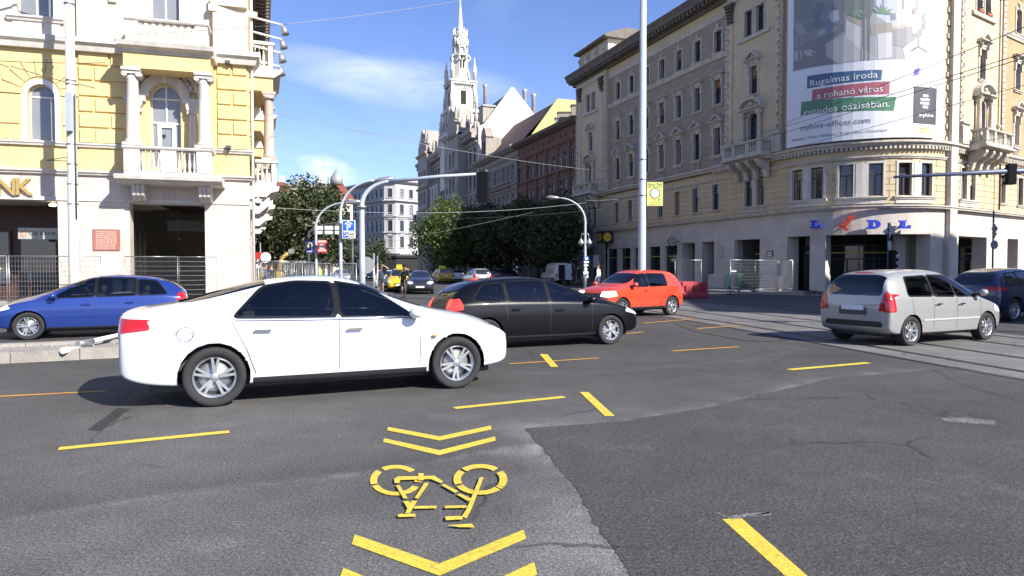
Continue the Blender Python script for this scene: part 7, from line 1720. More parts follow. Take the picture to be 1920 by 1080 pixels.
# white delivery van with its rear doors open
def van(loc, head):
    root = empty('delivery_van', (loc[0],loc[1],0), 'white delivery van parked with a rear door open', 'van'); ORG[root] = Vector((0,0,0)); root.rotation_euler.z = math.atan2(head[1], head[0])
    bm = body_bm([(-2.7,.55,1.3,.92,-2.7,2.3,.80,.06),(-2.68,.45,1.35,1.0,-2.66,2.42,.88,.06),(-2.2,.42,1.35,1.02,-2.2,2.5,.90,.06),(0,.42,1.35,1.02,0,2.52,.90,.06),(.9,.42,1.32,1.02,.75,2.46,.88,.06),(1.5,.42,1.28,1.02,1.25,2.2,.80,.06),(2.05,.42,1.18,1.0,2.0,1.42,.76,.05),(2.5,.45,1.0,.95,2.45,1.12,.68,.06),(2.68,.55,.8,.78,2.66,.88,.6,.04)],3)
    for sx in (-1.55,1.75):
        for sy in (-1,1): cut_circle(bm, sx, .36, .42, sy, .9)
    def P(poly, view, keep, off, nm, m, rr=.05): return bm_obj(patch_bm(bm, rounded(poly, rr), view, keep, off), nm, m, root)
    for sg in (-1,1):
        k = lambda c: c.y*sg > .3
        P([(.75,1.4),(1.75,1.36),(1.35,1.95),(.75,2.02)],'side',k,.005,'side_window',CARGLASS); P([(2.3,.8),(2.66,.78),(2.6,1.0),(2.35,1.08)],'side',k,.006,'headlight',LAMP); P([(-2.72,.9),(-2.55,.9),(-2.55,1.35),(-2.72,1.35)],'side',k,.006,'taillight',TAIL,.02)
        P([(-2.5,.62),(1.3,.62),(1.3,.72),(-2.5,.72)],'side',k,.005,'side_moulding',PDARK,.02)
        for q in (-.6,.62): P(vline(q,.5,2.2),'side',k,.003,'door_gap',PBLACK,0.001)
    P([(-.7,1.5),(.7,1.5),(.62,2.2),(-.62,2.2)],'end',lambda c: c.x > 1.0 and c.z > 1.3,.005,'windscreen',CARGLASS)
    P([(-.8,.62),(.8,.62),(.78,2.25),(-.78,2.25)],'end',lambda c: c.x < -2.3,.006,'load_space',DARK,.03)
    P([(-.85,.45),(.85,.45),(.85,.6),(-.85,.6)],'end',lambda c: c.x < -2.3,.01,'rear_bumper_trim',PDARK,.02)
    g = MB().m(mat('script_red',(.40,.08,.05),.5))
    for r_ in range(3): g.tube([(-1.9+.3*i, 1.035, 1.75-.2*r_+.06*math.sin(i*1.8+r_)) for i in range(8)], .018, 4)
    g.build('side_lettering', root)
    bm_obj(bm, 'body', WHITE, root)
    for sg, a in ((-1,.15),(1,2.2)):
        d = MB().m(WHITE); d.box(-.03,.03,-.78,0,0,1.75); d.m(CARGLASS); d.box(-.04,-.031,-.66,-.12,1.05,1.55); d.m(PDARK); d.box(-.045,-.032,-.70,-.6,.55,.68); o = d.build('rear_door', root); o.location = (-2.7, sg*.8, .58); o.rotation_euler = (0,0,(a if sg < 0 else 0)) 
        o.rotation_euler.z = (math.pi+.1 if sg < 0 else -1.9)
    q = MB().m(PLATE); q.box(-2.76,-2.74,-.5,-.02,.7,.81); q.build('number_plate', root)
    f = MB().m(PBLACK); f.box(-2.4,2.3,-.8,.8,.40,.5); f.build('floor_pan', root)
    for sx in (-1.55,1.75):
        for sy in (-1,1):
            wm = wheel_meshes(.35,.22,7); wo = bpy.data.objects.new('wheel', wm[0]); COL.objects.link(wo); wo.parent = root; wo.location = (sx,sy*.88,.35); wo.rotation_euler.z = 0 if sy > 0 else math.pi
            for me, nm in ((wm[1],'rim'),(wm[2],'brake_disc')): o = bpy.data.objects.new(nm, me); COL.objects.link(o); o.parent = wo
    return root
p = AT(1042,500,67).xy; vo = van(p, Vector((-.30,.95))); vo.scale = (.86,)*3
# ------------------------------------------------------------------ street furniture
# concrete island with the fallen post
def island():
    a, b = G(-120,688).xy, G(204,672).xy; d = (b-a).normalized(); n = Vector((-d.y, d.x)); L_ = (b-a).length; mb = MB().m(CONC); rnd = random.Random(4)
    end = L_+1.6; k = int(end/.9)
    for i in range(k):
        x0, x1 = end*i/k, end*(i+1)/k-.012; j = rnd.uniform(-.012,.012)
        for (y0,y1,h) in ((0+j,.26+j,.20),(1.25+j,1.5+j,.22)):
            q = [a+d*x0+n*y0, a+d*x1+n*y0, a+d*x1+n*y1, a+d*x0+n*y1]; mb.prism([tuple(v) for v in q], 0, h+rnd.uniform(-.008,.008), 'z')
    q = [a+n*.262, a+d*(end-.02)+n*.262, a+d*(end-.02)+n*1.248, a+n*1.248]; mb.prism([tuple(v) for v in q], 0, .165, 'z'); struct('traffic_island', mb)
    m = MB().m(CONC)
    for i in range(60):
        p = a+d*rnd.uniform(.3,end-.3)+n*rnd.uniform(.3,1.2); r = rnd.uniform(.012,.04); m.ball((p.x,p.y,.165+r*.4), r, 5, 4, (1,1,.7))
    tag(m.build('rubble'), kind='stuff')
    p0, p1 = G(118,652,.24), G(226,633,.24); p1.z = .30; f = MB().m(SIGNWHITE); f.tube([p0.lerp(p1,.25), p1+(p1-p0)*.35], .042, 10); f.m(STEEL); f.tube([p0.lerp(p1,.24), p0.lerp(p1,.48)], .055, 10); o = tag(f.build('fallen_post', org=p0), 'knocked over white post with grey sleeve lying on the concrete island', 'post')
    g = MB().m(SIGNWHITE); g.tube([p0.lerp(p1,.3)+Vector((0,0,-.09)), p0+Vector((0,0,-.05))], [.035,.06], 8); g.m(STEEL); q = p0.lerp(p1,.42); g.tube([q+Vector((-.15,0,-.18)), q+Vector((0,0,.0)), q+Vector((.2,.05,-.2))], .012, 5); g.build('bracket', o)
island()
# poles
def pole(base, h, r0, r1, m, n=14): b = MB().m(m); b.lathe([(r0*1.5,0),(r0*1.5,.08),(r0*1.05,.14),(r0,.5),(r1,h)], base, n); return b
p = G(1203,578); tp = pole(p, 15.5, .165, .125, PGREY).build('tram_pole', org=p); tag(tp, 'tall pale grey pole carrying the yellow restaurant sign', 'pole')
b = MB().m(STEEL)
for z in (4.55, 6.0, 5.2): b.lathe([(.168,0),(.168,.06)], (p.x,p.y,z), 14)
b.build('clamp', tp); 
x0, z1 = AT(1213,342,p.y).x, AT(1213,342,p.y).z; x1, z0 = AT(1242,386,p.y).x, AT(1242,386,p.y).z
so = empty('restaurant_sign', (x0,p.y,z0), 'yellow restaurant sign board hung on the tall pale pole', 'sign'); b = MB().m(PDARK); b.box(x0-.02,x1+.02,p.y-.05,p.y+.05,z0-.02,z1+.02); b.build('sign_frame', so)
b = MB().m(SIGNYEL); b.box(x0,x1,p.y-.056,p.y-.045,z0,z1); b.build('sign_face', so); cx = (x0+x1)/2; hh = z1-z0; yy = p.y-.060
t = MB().m(mat('sign_green_print',(.03,.10,.045),.5))
put_text(t,'Spicy Fish',.150,lambda a,h,e:(cx+a,yy,z1-.085+h),bold=True); put_text(t,'RESTAURANT',.095,lambda a,h,e:(cx+a,yy,z1-.19+h)); put_text(t,'+36 70 573 56 67',.075,lambda a,h,e:(cx+a,yy,z0+.14+h)); put_text(t,'Csendes u. sarok',.075,lambda a,h,e:(cx+a,yy,z0+.06+h))
for r0, m_, e in ((.215,t.mats[0],0),(.175,SIGNWHITE,.003),(.13,t.mats[0],.006),(.115,SIGNWHITE,.009)): t.m(m_); t.face([(cx+r0*math.cos(k*math.pi/12),yy-e,z0+hh*.53+r0*math.sin(k*math.pi/12)) for k in range(24)])
t.m(t.mats[0]); put_text(t,'L',.17,lambda a,h,e:(cx+a,yy-.012,z0+hh*.53+h),shear=.3); t.m(SIGNRED); put_text(t,'1 2 km',.085,lambda a,h,e:(cx-.08+a,yy,z0+.24+h),bold=True); t.tube([(cx+.15,yy,z0+.20),(cx+.15,yy,z0+.28),(cx+.22,yy,z0+.28),(cx+.22,yy,z0+.22)],.012,5); t.build('sign_text', so)
def arrow(mb, pts, w, f): mb.tube([f(*q) for q in pts], w, 6)
# cream catenary pole before the bank, with a lamp shadow on the wall
p = AT(139,500,27.7); p.z = .13; cp = pole(p, 16.0, .20, .155, PCREAM, 16).build('tram_pole', org=p); tag(cp, 'cream painted tram pole in front of the yellow building', 'pole')
b = MB().m(STEEL)
for z in (4.2,5.0,5.8,6.6,9.0,9.15,12.2): b.lathe([(.20,0),(.20,.05)], (p.x,p.y,z), 14)
b.build('clamp', cp); b = MB().m(PGREY); b.box(p.x-.02,p.x+.2,p.y-.36,p.y-.18,7.1,8.6); b.build('control_box', cp); b = MB().m(PDARK); b.tube([(p.x+.21,p.y-.12,3.6),(p.x+.23,p.y-.12,8.6)],.03,6); b.tube([(p.x,p.y,6.15),(p.x-.9,p.y-.2,5.95)],.02,5); b.tube([(p.x,p.y,5.95),(p.x-.9,p.y-.2,5.95)],.02,5); b.build('cable_duct', cp)
b = MB().m(PGREY); b.tube([(p.x,p.y,14.6),(p.x-.4,p.y-.8,15.4),(p.x-1.3,p.y-2.2,15.5)],.05,8); b.lathe([(.12,0),(.26,-.12),(.2,-.25)],(p.x-1.4,p.y-2.35,15.5),10); b.build('lamp_arm', cp)
# arching lamps and the signal mast
def arc_lamp(x, ybase, Y, ytop, xend, yend, r, label, name='street_lamp', m_=PGREY, bulge=.5, head=True, cat='street lamp'):
    b0 = AT(x,500,Y); b0.z = 0; tz = AT(x,ytop,Y).z; e = AT(xend,yend,Y); w = e.x-b0.x; hh = e.z-tz
    pts = [b0, Vector((b0.x,Y,tz*.5)), Vector((b0.x,Y,tz))]+[Vector((b0.x+w*(1-math.cos(t*math.pi/2))**1.0, Y, tz+hh*math.sin(t*math.pi/2))) for t in [k/8 for k in range(1,9)]]
    b = MB().m(m_); b.tube(pts, [r*1.15, r]+[r*.9]+[r*(.85-.35*k/8) for k in range(1,9)], 12); b.lathe([(r*1.6,0),(r*1.6,.25),(r*1.15,.3)], b0, 12); o = tag(b.build(name, org=b0), label, cat, 'curved street lamps' if head else None)
    if head:
        h = MB().m(STEEL); d = (pts[-1]-pts[-2]).normalized(); q = pts[-1]; h.tube([q-d*.1, q+d*.15, q+d*.55, q+d*.8], [r*.5,.10,.13,.03], 8); h.build('lamp_head', o)
    return o, pts
arc_lamp(593,520,33,425,648,380,.065,'slim curved lamp post beside the navy and red direction signs')
arc_lamp(639,525,30,400,706,338,.075,'curved lamp post carrying the blue parking sign')
arc_lamp(579,520,48,440,640,418,.10,'short curved post at the white gantry under the dark tree', m_=PDARK)
arc_lamp(1097,520,44,415,1047,371,.085,'curved lamp post with the bus stop plates by the ochre building')
o, pts = arc_lamp(679,540,24,385,735,340,.105,'grey signal mast with long arm over the road', 'signal_mast', PGREY, head=False, cat='signal mast')
b = MB().m(PGREY); e = AT(912,325,24.0); q0 = pts[-1]; b.tube([q0-Vector((.1,0,.01)), q0.lerp(e,.5)+Vector((0,0,.03)), e], [.07,.06,.045], 10); b.m(STEEL); q = pts[1]; b.lathe([(.175,0),(.175,.08)], (q.x,q.y,pts[2].z-.1), 12); b.build('arm', o)
def signal_head(c, facing, par=None, label=None, name='traffic_light', lit=None, hgt=.95, w=.30, cols=('red','amber','green')):
    """box, three hooded lenses; facing = unit xy the lenses look to"""
    f = Vector((facing[0],facing[1],0)).normalized(); s = Vector((-f.y,f.x,0)); fn = lambda x, y, z: Vector(c)+s*x+f*y+Vector((0,0,z)); b = MB(fn).m(SIGBLACK); b.box(-w/2,w/2,-.12,.12,-hgt/2,hgt/2); o = b.build('signal_box' if par else name, par, org=None if par else c)
    if label: tag(o, label, 'traffic light', 'traffic lights')
    for k, col in enumerate(cols):
        z = hgt/2-hgt*(k+.5)/len(cols); h = MB(fn).m(SIGBLACK); n = 10; r = w*.42
        for i in range(n):
            t0, t1 = math.pi*(i/n*1.3-.15), math.pi*((i+1)/n*1.3-.15); h.face([(r*math.cos(t0),.12,z+r*math.sin(t0)),(r*math.cos(t1),.12,z+r*math.sin(t1)),(r*math.cos(t1),.34,z+r*math.sin(t1)-.03),(r*math.cos(t0),.34,z+r*math.sin(t0)-.03)])
        h.build('visor', o); g = MB(fn).m({'red':mat('lens_red',(.12,.008,.006),.2),'amber':mat('lens_amber',(.12,.06,.006),.2),'green':mat('lens_green',(.006,.07,.04),.2)}[col]); g.lathe([(r*.9,0),(r*.5,.03),(.01,.04)], (0,.12,z), 12, rot=Matrix.Rotation(-math.pi/2,3,'X')); g.build('lens', o)
    return o
e_ = e+Vector((-.12,0,-.48)); sh = signal_head(e_, (.25,.97), label='black traffic light seen from behind at the tip of the long arm', hgt=1.05, w=.38)
b = MB().m(STEEL); b.tube([e+Vector((0,-.05,.12)), e+Vector((0,-.05,-.75))], .035, 8); b.tube([e+Vector((-.30,-.05,.06)), e+Vector((-.30,-.05,-.9))], .025, 8); b.tube([e+Vector((-.30,-.05,-.85)), e+Vector((0,-.05,-.75))], .02, 6); b.build('bracket', sh)
bp = AT(683,500,24.2); bp.z = AT(683,497,24.2).z; b = MB().m(SIGNBACK); b.lathe([(.30,0),(.30,.015)], (bp.x+.06,24.25,bp.z), 22, rot=Matrix.Rotation(math.pi/2,3,'X')); tag(b.build('round_sign', org=bp), 'back of a round sign on the grey signal mast', 'traffic sign')
b = MB().m(STEEL); q = AT(701,505,26); q.z = 0; b.tube([q, q+Vector((0,0,2.2))], .04, 8); b.tube([q+Vector((.14,0,0)), q+Vector((.14,0,2.1))], .025, 8); tag(b.build('sign_post', org=q), 'thin twin posts right of the grey signal mast', 'post')
# sign boards on the posts
def board(x0, y0, x1, y1, Y, face, label, draw, frame=SIGNWHITE, cat='sign', name='sign_board', yaw=0):
    a, c = AT(x0,y1,Y), AT(x1,y0,Y); o = empty(name, a, label, cat); b = MB().m(frame); b.box(a.x,c.x,Y-.03,Y+.03,a.z,c.z); b.build('sign_frame', o); t = (c.x-a.x)*.05; b = MB().m(face); b.box(a.x+t,c.x-t,Y-.036,Y-.025,a.z+t,c.z-t); b.build('sign_face', o)
    W, H = c.x-a.x, c.z-a.z; draw(o, lambda u, v, k=0: (a.x+u*W, Y-.04-.003*k, a.z+v*H), W, H); return o
def d_park(o, f, W, H):
    b = MB().m(SIGNWHITE); put_text(b,'P',H*.50,lambda a,h,e:(f(.5,.60)[0]+a,f(0,0)[1],f(0,.60)[2]+h),bold=True)
    for q in ([(.18,.80),(.5,.95),(.5,.88),(.24,.76)],[(.82,.80),(.76,.76),(.5,.88),(.5,.95)],[(.10,.37),(.90,.37),(.90,.42),(.10,.42)],[(.30,.17),(.12,.17),(.12,.24),(.30,.24)][::-1]): b.face([f(*v) for v in q])
    b.face([f(u,v) for u, v in ((.08,.20),(.22,.31),(.22,.25),(.42,.25),(.42,.15),(.22,.15),(.22,.09))]); b.face([f(u,v,-.4) for u, v in ((.03,.335),(.97,.335),(.97,.355),(.03,.355))]); b.build('parking_symbol', o); b = MB().m(SIGNWHITE); b.face([f(*v,-.5) for v in ((.5,.06),(.95,.06),(.95,.32),(.5,.32))]); b.m(mat('sign_amber',(.55,.35,.05),.5)); b.face([f(*v) for v in ((.54,.08),(.92,.08),(.92,.17),(.54,.17))]); b.m(DKBROWN); b.face([f(*v) for v in ((.54,.2),(.92,.2),(.92,.27),(.54,.27))]); b.build('info_panel', o)
board(642,413,666,447,29.8,SIGNBLUE,'blue parking sign with white P and arrow on the lamp post',d_park)
def d_uturn(o, f, W, H):
    b = MB().m(SIGNYEL); b.tube([f(.72,.30),f(.72,.68)]+[f(.52+.20*math.cos(t*math.pi/6),.70+.14*math.sin(t*math.pi/6)) for t in range(7)]+[f(.32,.62)], W*.05, 6); b.face([f(.16,.62,2),f(.48,.62,2),f(.32,.44,2)]); b.build('arrow', o); t = MB().m(SIGNWHITE); put_text(t,'árkád',H*.20,lambda a,h,e:(f(.42,0)[0]+a,f(0,0)[1],f(0,.16)[2]+h),bold=True); t.build('sign_text', o)
board(573,452,590,475,32.7,SIGNNAVY,'navy sign with a yellow turning arrow left of the slim lamp post',d_uturn,frame=SIGNNAVY)
def d_red(o, f, W, H):
    b = MB().m(SIGNWHITE)
    for v, w, h in ((.82,.84,.12),(.62,.5,.05),(.52,.62,.05),(.42,.7,.05),(.32,.55,.05),(.14,.84,.10)): b.face([f(.5-w/2,v),f(.5+w/2,v),f(.5+w/2,v+h),f(.5-w/2,v+h)])
    b.build('sign_text', o)
board(596,450,613,474,32.7,SIGNRED,'red sign with white lines right of the slim lamp post',d_red,frame=SIGNRED)
a, c = AT(590,439,47), AT(666,424,47); g = empty('sign_gantry', (a.x,47,0), 'white horizontal gantry beam seen against the dark tree', 'gantry'); b = MB().m(SIGNWHITE); b.box(a.x,c.x,46.8,47.2,a.z+.30,c.z); b.box(a.x,c.x,46.85,47.15,a.z,a.z+.22); b.m(PDARK)
for k in range(5): x = a.x+(c.x-a.x)*k/4; b.box(x-.05,x+.05,46.78,47.22,a.z-.03,c.z+.03)
b.build('beam', g); b = MB().m(PDARK); b.tube([(c.x-.2,47,0),(c.x-.2,47,a.z)],.09,8); b.build('gantry_leg', g)
# bus stop plates on the right lamp
bx = AT(1099,500,43.7)
def plate_at(x0,y0,x1,y1,Y,m_,o,nm): a, c = AT(x0,y1,Y), AT(x1,y0,Y); b = MB().m(m_); b.box(a.x,c.x,Y-.02,Y+.02,a.z,c.z); return b.build(nm, o)
bs_ = empty('bus_stop_sign', (bx.x,43.7,0), 'stack of blue and white bus stop plates on the curved lamp post', 'bus stop'); plate_at(1095,481,1104,489,43.7,SIGNBLUE,bs_,'bus_plate'); plate_at(1097,482.5,1102,487,43.66,SIGNWHITE,bs_,'bus_symbol')
for q in ((1095,490,1104,493),(1095,496,1103,499),(1096,502,1101,507),(1094,509,1103,514),(1094,515,1103,521)): plate_at(*q,43.7,SIGNWHITE,bs_,'timetable_plate')
lq = AT(1097,452,44); b = MB().m(STEEL); ln = empty('wall_lantern', (lq.x,44,lq.z), 'pair of bell shaped lanterns on the curved lamp post', 'lantern')
for s in (-1,1): b.tube([(lq.x,44,lq.z+.35),(lq.x+s*.18,44,lq.z+.5),(lq.x+s*.26,44,lq.z+.2)],.03,6); b.lathe([(.03,.2),(.08,.1),(.20,-.12),(.20,-.16)],(lq.x+s*.26,44,lq.z),10)
b.build('lantern_arm', ln); b = MB().m(PALEGL)
for s in (-1,1): b.ball((lq.x+s*.26,44,lq.z-.17),.13,8,5)
b.build('lantern_globe', ln)
# posts and signals at the right
def sign_pole(x, Y, top, label, shapes, m_=PDARK, r=.045, yaw=0):
    c_, s_ = math.cos(yaw), math.sin(yaw)
    b0 = AT(x,500,Y); b0.z = 0; h = AT(x,top,Y).z; b = MB().m(m_); b.tube([b0, b0+Vector((0,0,h))], r, 8); o = tag(b.build('sign_pole', org=b0), label, 'sign pole')
    for kind, y, s in shapes:
        z = AT(x,y,Y).z; b = MB(lambda X_, Y_, Z_: Vector((b0.x+(X_-b0.x)*c_-(Y_-Y)*s_, Y+(X_-b0.x)*s_+(Y_-Y)*c_, Z_))).m(SIGNBACK); n = {'dia':4,'tri':3,'disc':24}[kind]; a0 = {'dia':0,'tri':-math.pi/2,'disc':0}[kind]; pts = [(b0.x+s*math.cos(a0+2*math.pi*k/n), z+s*math.sin(a0+2*math.pi*k/n)*(1.2 if kind == 'dia' else 1)) for k in range(n)]; b.prism(pts, Y-.09, Y-.07); b.build('sign_back', o)
    return o
sp = sign_pole(1664.5, 36, 418, 'dark pole with backs of diamond, triangle and round signs before the shop', (('dia',426,.24),('tri',439,.27),('disc',461,.29)), yaw=.75)
z = AT(1671,487,36).z; signal_head((AT(1672,487,36).x,36,z), (.9,.4), label='black traffic light with hooded lenses on the sign pole before the shop', hgt=1.0, w=.32)
sign_pole(1861, 37, 395, 'tall thin pole with diamond and round sign backs at the sunlit wing', (('dia',429,.22),('tri',440,.2),('disc',459,.24)), yaw=.2)
for k, (x, y0, y1) in enumerate(((1073,479,501),(1118,478,502))):
    a, c = AT(x-6,y1,72-4*k), AT(x+5,y0,72-4*k); b = MB().m(PDARK); b.box(a.x-.06,c.x+.06,a.y-.08,a.y+.02,a.z-.06,c.z+.06); b.box(a.x,a.x+.1,a.y-.05,a.y,.1,a.z-.06); b.box(c.x-.1,c.x,a.y-.05,a.y,.1,a.z-.06); o = tag(b.build('notice_board', org=a), ['framed pale notice board near the gateway of the ochre building','framed pale notice board beside the rusticated pier with the blade sign'][k], 'notice board', 'notice boards'); b = MB().m(SIGNLT); b.box(a.x,c.x,a.y-.09,a.y-.081,a.z,c.z); b.build('notice', o)
a, c = AT(1990,318,17), AT(1676,332,17); b = MB().m(mat('blue_grey_paint',(.10,.12,.17),.45)); b0 = Vector((a.x,17,0)); b.tube([b0, Vector((a.x,17,a.z-.3)), Vector((a.x-.25,17,a.z)), a.lerp(c,.45)+Vector((0,0,.015)), c], [.13,.11,.085,.06,.03], 12); mo = tag(b.build('signal_mast', org=b0), 'blue grey signal arm reaching in from the right edge', 'signal mast')
q = a.lerp(c,.305); signal_head((q.x+.02,17,q.z-.06), (.3,.95), label='dark traffic light hanging on the arm at the right edge', hgt=.50, w=.17)
# fences of welded mesh
def fence_proto():
    o = bpy.data.objects.new('mesh_fence_panel', None); COL.objects.link(o); ORG[o] = Vector((0,0,0)); W, H = 3.4, 2.0
    f = MB().m(STEEL)
    for x in (0,W): f.tube([(x,0,.02),(x,0,H+.02)],.021,8)
    for z in (.14,H): f.tube([(.02,0,z),(W-.02,0,z)],.019,8)
    f.build('fence_frame', o); g = MB().m(STEEL)
    for k in range(1,30): g.tube([(W*k/30,0,.14),(W*k/30,0,H)],.0042,4,False)
    for k in range(1,9): g.tube([(.02,.004,.14+(H-.14)*k/9),(W-.02,.004,.14+(H-.14)*k/9)],.0055,4,False)
    g.build('wire_mesh', o); b = MB().m(CONC); b.box(-.32,.32,-.11,.11,0,.12,ch=0); b.build('fence_foot', o)
    return o
FP = fence_proto(); first = [True]
def fence_run(pts, labels, z=.13, group='mesh fence panels', plate=()):
    i = 0
    for a, b in zip(pts, pts[1:]):
        a, b = Vector(a), Vector(b); n = max(1, round((b-a).length/3.4)); d = (b-a)/n
        for k in range(n):
            o = FP if first[0] else copy_tree(FP); first[0] = False; q = a+d*k; o.location = (q.x,q.y,z); o.rotation_euler.z = math.atan2(d.y,d.x); o.scale = (d.length/3.4,1,1); tag(o, labels[min(i,len(labels)-1)], 'fence', group); i += 1
lf = [LP(u,1.5,0).xy for u in (U(38)-10.2,U(38)-6.8,U(38)-3.4,U(38))]
fence_run([LP(U(38)-3.3,1.5,0).xy, LP(U(38),1.5,0).xy], ['mesh fence panel at the left edge before the bank opening'])
fence_run([LP(U(38)+.08,1.5,0).xy, LP(U(38)+3.4,1.5,0).xy], ['mesh fence panel across the pier with the cream pole'])
fence_run([LP(U(246),1.3,0).xy, LP(U(341),1.3,0).xy], ['mesh fence panel across the middle arcade opening'])
fence_run([LP(U(341)+.06,1.3,0).xy, LP(U(384)+.6,1.0,0).xy], ['mesh fence panel turned into the right side of the arcade opening'])
g0, g1, g2 = G(1369,549,.13).xy, G(1457,545,.13).xy, RB(gu(1508),1.2,0).xy
fence_run([g0, g1], ['mesh fence panel standing before the plaque and the doorway'])
fence_run([g1+Vector((.1,0)), g2], ['mesh fence panel meeting the pier left of the shop entrance'])
fence_run([AT(1266,500,44).xy, AT(1315,500,43).xy], ['mesh fence panel behind the red car and red barrier'])
for k in range(2):
    b = MB().m(SIGNYEL if k else SIGNWHITE); q = (LP(U(22),1.46,1.62) if k else Vector((*g0.lerp(g1,.06),1.45))); b.box(q.x-.16,q.x+.16,q.y-.06,q.y-.045,q.z-.05,q.z+.03); tag(b.build('fence_tag', org=q), ['small white tag on the fence before the doorway','small yellow tag on the left fence panel'][k], 'tag')
# crowd-control railings and stacked fence panels left of the signal mast
def railing(a, b, label, h=1.15, bars=16, z=0.13):
    a, b = Vector(a), Vector(b); d = b-a; m = MB().m(STEEL)
    for k in (0,1): q = a+d*k; m.tube([(q.x,q.y,z),(q.x,q.y,z+h)],.028,8)
    for zz in (.18,h-.02): m.tube([(a.x,a.y,z+zz),(b.x,b.y,z+zz)],.024,8)
    o = m.build('pedestrian_railing', org=(a.x,a.y,z)); tag(o, label, 'railing', 'pedestrian railings'); m = MB().m(STEEL)
    for k in range(1,bars): q = a+d*k/bars; m.tube([(q.x,q.y,z+.18),(q.x,q.y,z+h-.02)],.010,5,False)
    m.build('railing_bars', o)
RL = [AT(484,500,37).xy, AT(538,500,37).xy, AT(572,500,35).xy, AT(620,500,34).xy, AT(668,500,33).xy]
for k, l in enumerate(('railing beside the corner of the yellow building','railing in front of the stacked panels','railing behind the slim lamp post','railing left of the parking sign post')): railing(RL[k], RL[k+1], l, 1.9 if k < 2 else 1.75, 18)
for k, x in enumerate((527,534,552,560,567)):
    q = AT(x,500,36+.2*k); m = MB().m(STEEL); yaw = Vector((.35,.9)); e = q.xy+yaw.normalized()*1.4
    for zz in (.3,1.95): m.tube([(q.x,q.y,zz),(e.x,e.y,zz)],.02,6)
    for j in range(9): v = q.xy.lerp(e,j/8); m.tube([(v.x,v.y,.3),(v.x,v.y,1.95)],.018 if j in (0,8) else .008,5)
    tag(m.build('stored_panel', org=(q.x,q.y,.13)), ['first','second','third','fourth','fifth'][k]+' grey panel from the left stacked on edge beside the building site', 'fence panel', 'stacked fence panels')
# red water barrier, rubble bags, scooters
def barrier(p, yaw, label):
    c, s = math.cos(yaw), math.sin(yaw); fn = lambda x, y, z: Vector((p[0]+x*c-y*s, p[1]+x*s+y*c, z)); b = MB(fn).m(REDPLASTIC); pr = [(-.24,.06),(-.24,.22),(-.13,.38),(-.09,.88),(.09,.88),(.13,.38),(.24,.22),(.24,.06)]; b.bar(pr,-.75,.75); b.box(-.7,.7,-.18,.18,0,.06)
    for x in (-.5,0,.5): b.box(x-.10,x+.10,-.20,-.11,.25,.70,ch=0)
    o = tag(b.build('water_barrier', org=(p[0],p[1],0)), label, 'barrier', 'red water barriers'); [(lambda q, x: (q.box(x,x+.35,-.26,.26,0,.05), q.build('barrier_foot', o)))(MB(fn).m(PBLACK), x) for x in (-.7,.35)]
barrier(AT(1302,500,37).xy,.25,'red plastic barrier nearest the fence, right of the red car'); barrier(AT(1281,500,38.5).xy,.35,'red plastic barrier half hidden behind the red car')
def scooter(p, yaw, label, col):
    c, s = math.cos(yaw), math.sin(yaw); fn = lambda x, y, z: Vector((p[0]+x*c-y*s, p[1]+x*s+y*c, z+.13)); b = MB(fn).m(SIGNWHITE); b.box(-.5,.25,-.08,.08,.10,.15); o = tag(b.build('electric_scooter', org=(p[0],p[1],.13)), label, 'scooter', 'parked scooters')
    b = MB(fn).m(col); b.tube([(.32,0,.16),(.26,0,.75),(.22,0,1.08)],.032,8); b.tube([(.22,-.24,1.1),(.22,.24,1.1)],.018,6); b.build('handlebar', o)
    for x in (-.48,.36):
        w = MB(fn).m(RUBBER); w.lathe([(.06,-.025),(.105,-.025),(.115,0),(.105,.025),(.06,.025)], (x,0,.115), 16, rot=Matrix.Rotation(math.pi/2,3,'X')); w.build('wheel', o)
LIME = mat('lime_paint',(.12,.55,.10),.4)
q = G(1386,549,.13); scooter(q.xy,1.2,'white and green scooter standing behind the left fence post',LIME); q = AT(1367,500,38.2); scooter(q.xy,1.4,'white and green scooter just left of the first fence post',LIME); q = RB(gu(1415),1.6,0); scooter(q.xy,.2,'blue scooter leaning in front of the doorway plinth',mat('teal_paint',(.05,.25,.30),.4))
for k, (x, Y, s) in enumerate(((1514,38.5,.2),(1527,38.7,.17),(1536,38.3,.15))):
    q = AT(x,500,Y); b = MB().m(CONC); b.box(q.x-s,q.x+s,q.y-s*.7,q.y+s*.7,.13,.13+s*1.3,ch=s*.2); tag(b.build('concrete_block', org=(q.x,q.y,.13)), ['largest concrete foot block by the pier','middle concrete foot block by the pier','small concrete foot block at the sunlit pier'][k], 'block', 'loose concrete blocks')
# site clutter behind the railings
q = AT(488,455,39); b = MB().m(SIGNRED); b.box(q.x-.25,q.x+.25,38.9,39,q.z-.95,q.z-.55); b.m(STEEL); b.tube([(q.x,39,0),(q.x,39,q.z)],.04,8); o = tag(b.build('site_sign', org=(q.x,39,0)), 'red and white site sign on a post at the corner of the yellow building', 'sign'); b = MB().m(SIGNWHITE); b.lathe([(.3,0),(.3,.02)],(q.x+.35,38.88,q.z-.85),18,rot=Matrix.Rotation(math.pi/2,3,'X')); b.build('round_plate', o)
b = MB().m(mat('digger_yellow',(.40,.28,.08),.5)); q = AT(520,478,44); w = AT(545,472,44); b.tube([Vector((q.x,44,1.2)), Vector((q.x+.3,44,2.3)), w], [.16,.14,.12], 6); b.box(q.x-1.0,q.x+.2,43.4,44.6,.5,1.4); o = tag(b.build('excavator', org=(q.x,44,.1)), 'small yellow excavator arm behind the railings', 'excavator'); b = MB().m(PBLACK); b.box(q.x-1.2,q.x+.4,43.3,44.7,.0,.48); b.build('track', o); b = MB().m(STEEL); b.box(w.x-.1,w.x+.22,43.85,44.15,w.z-.12,w.z+.16); b.build('bucket', o)
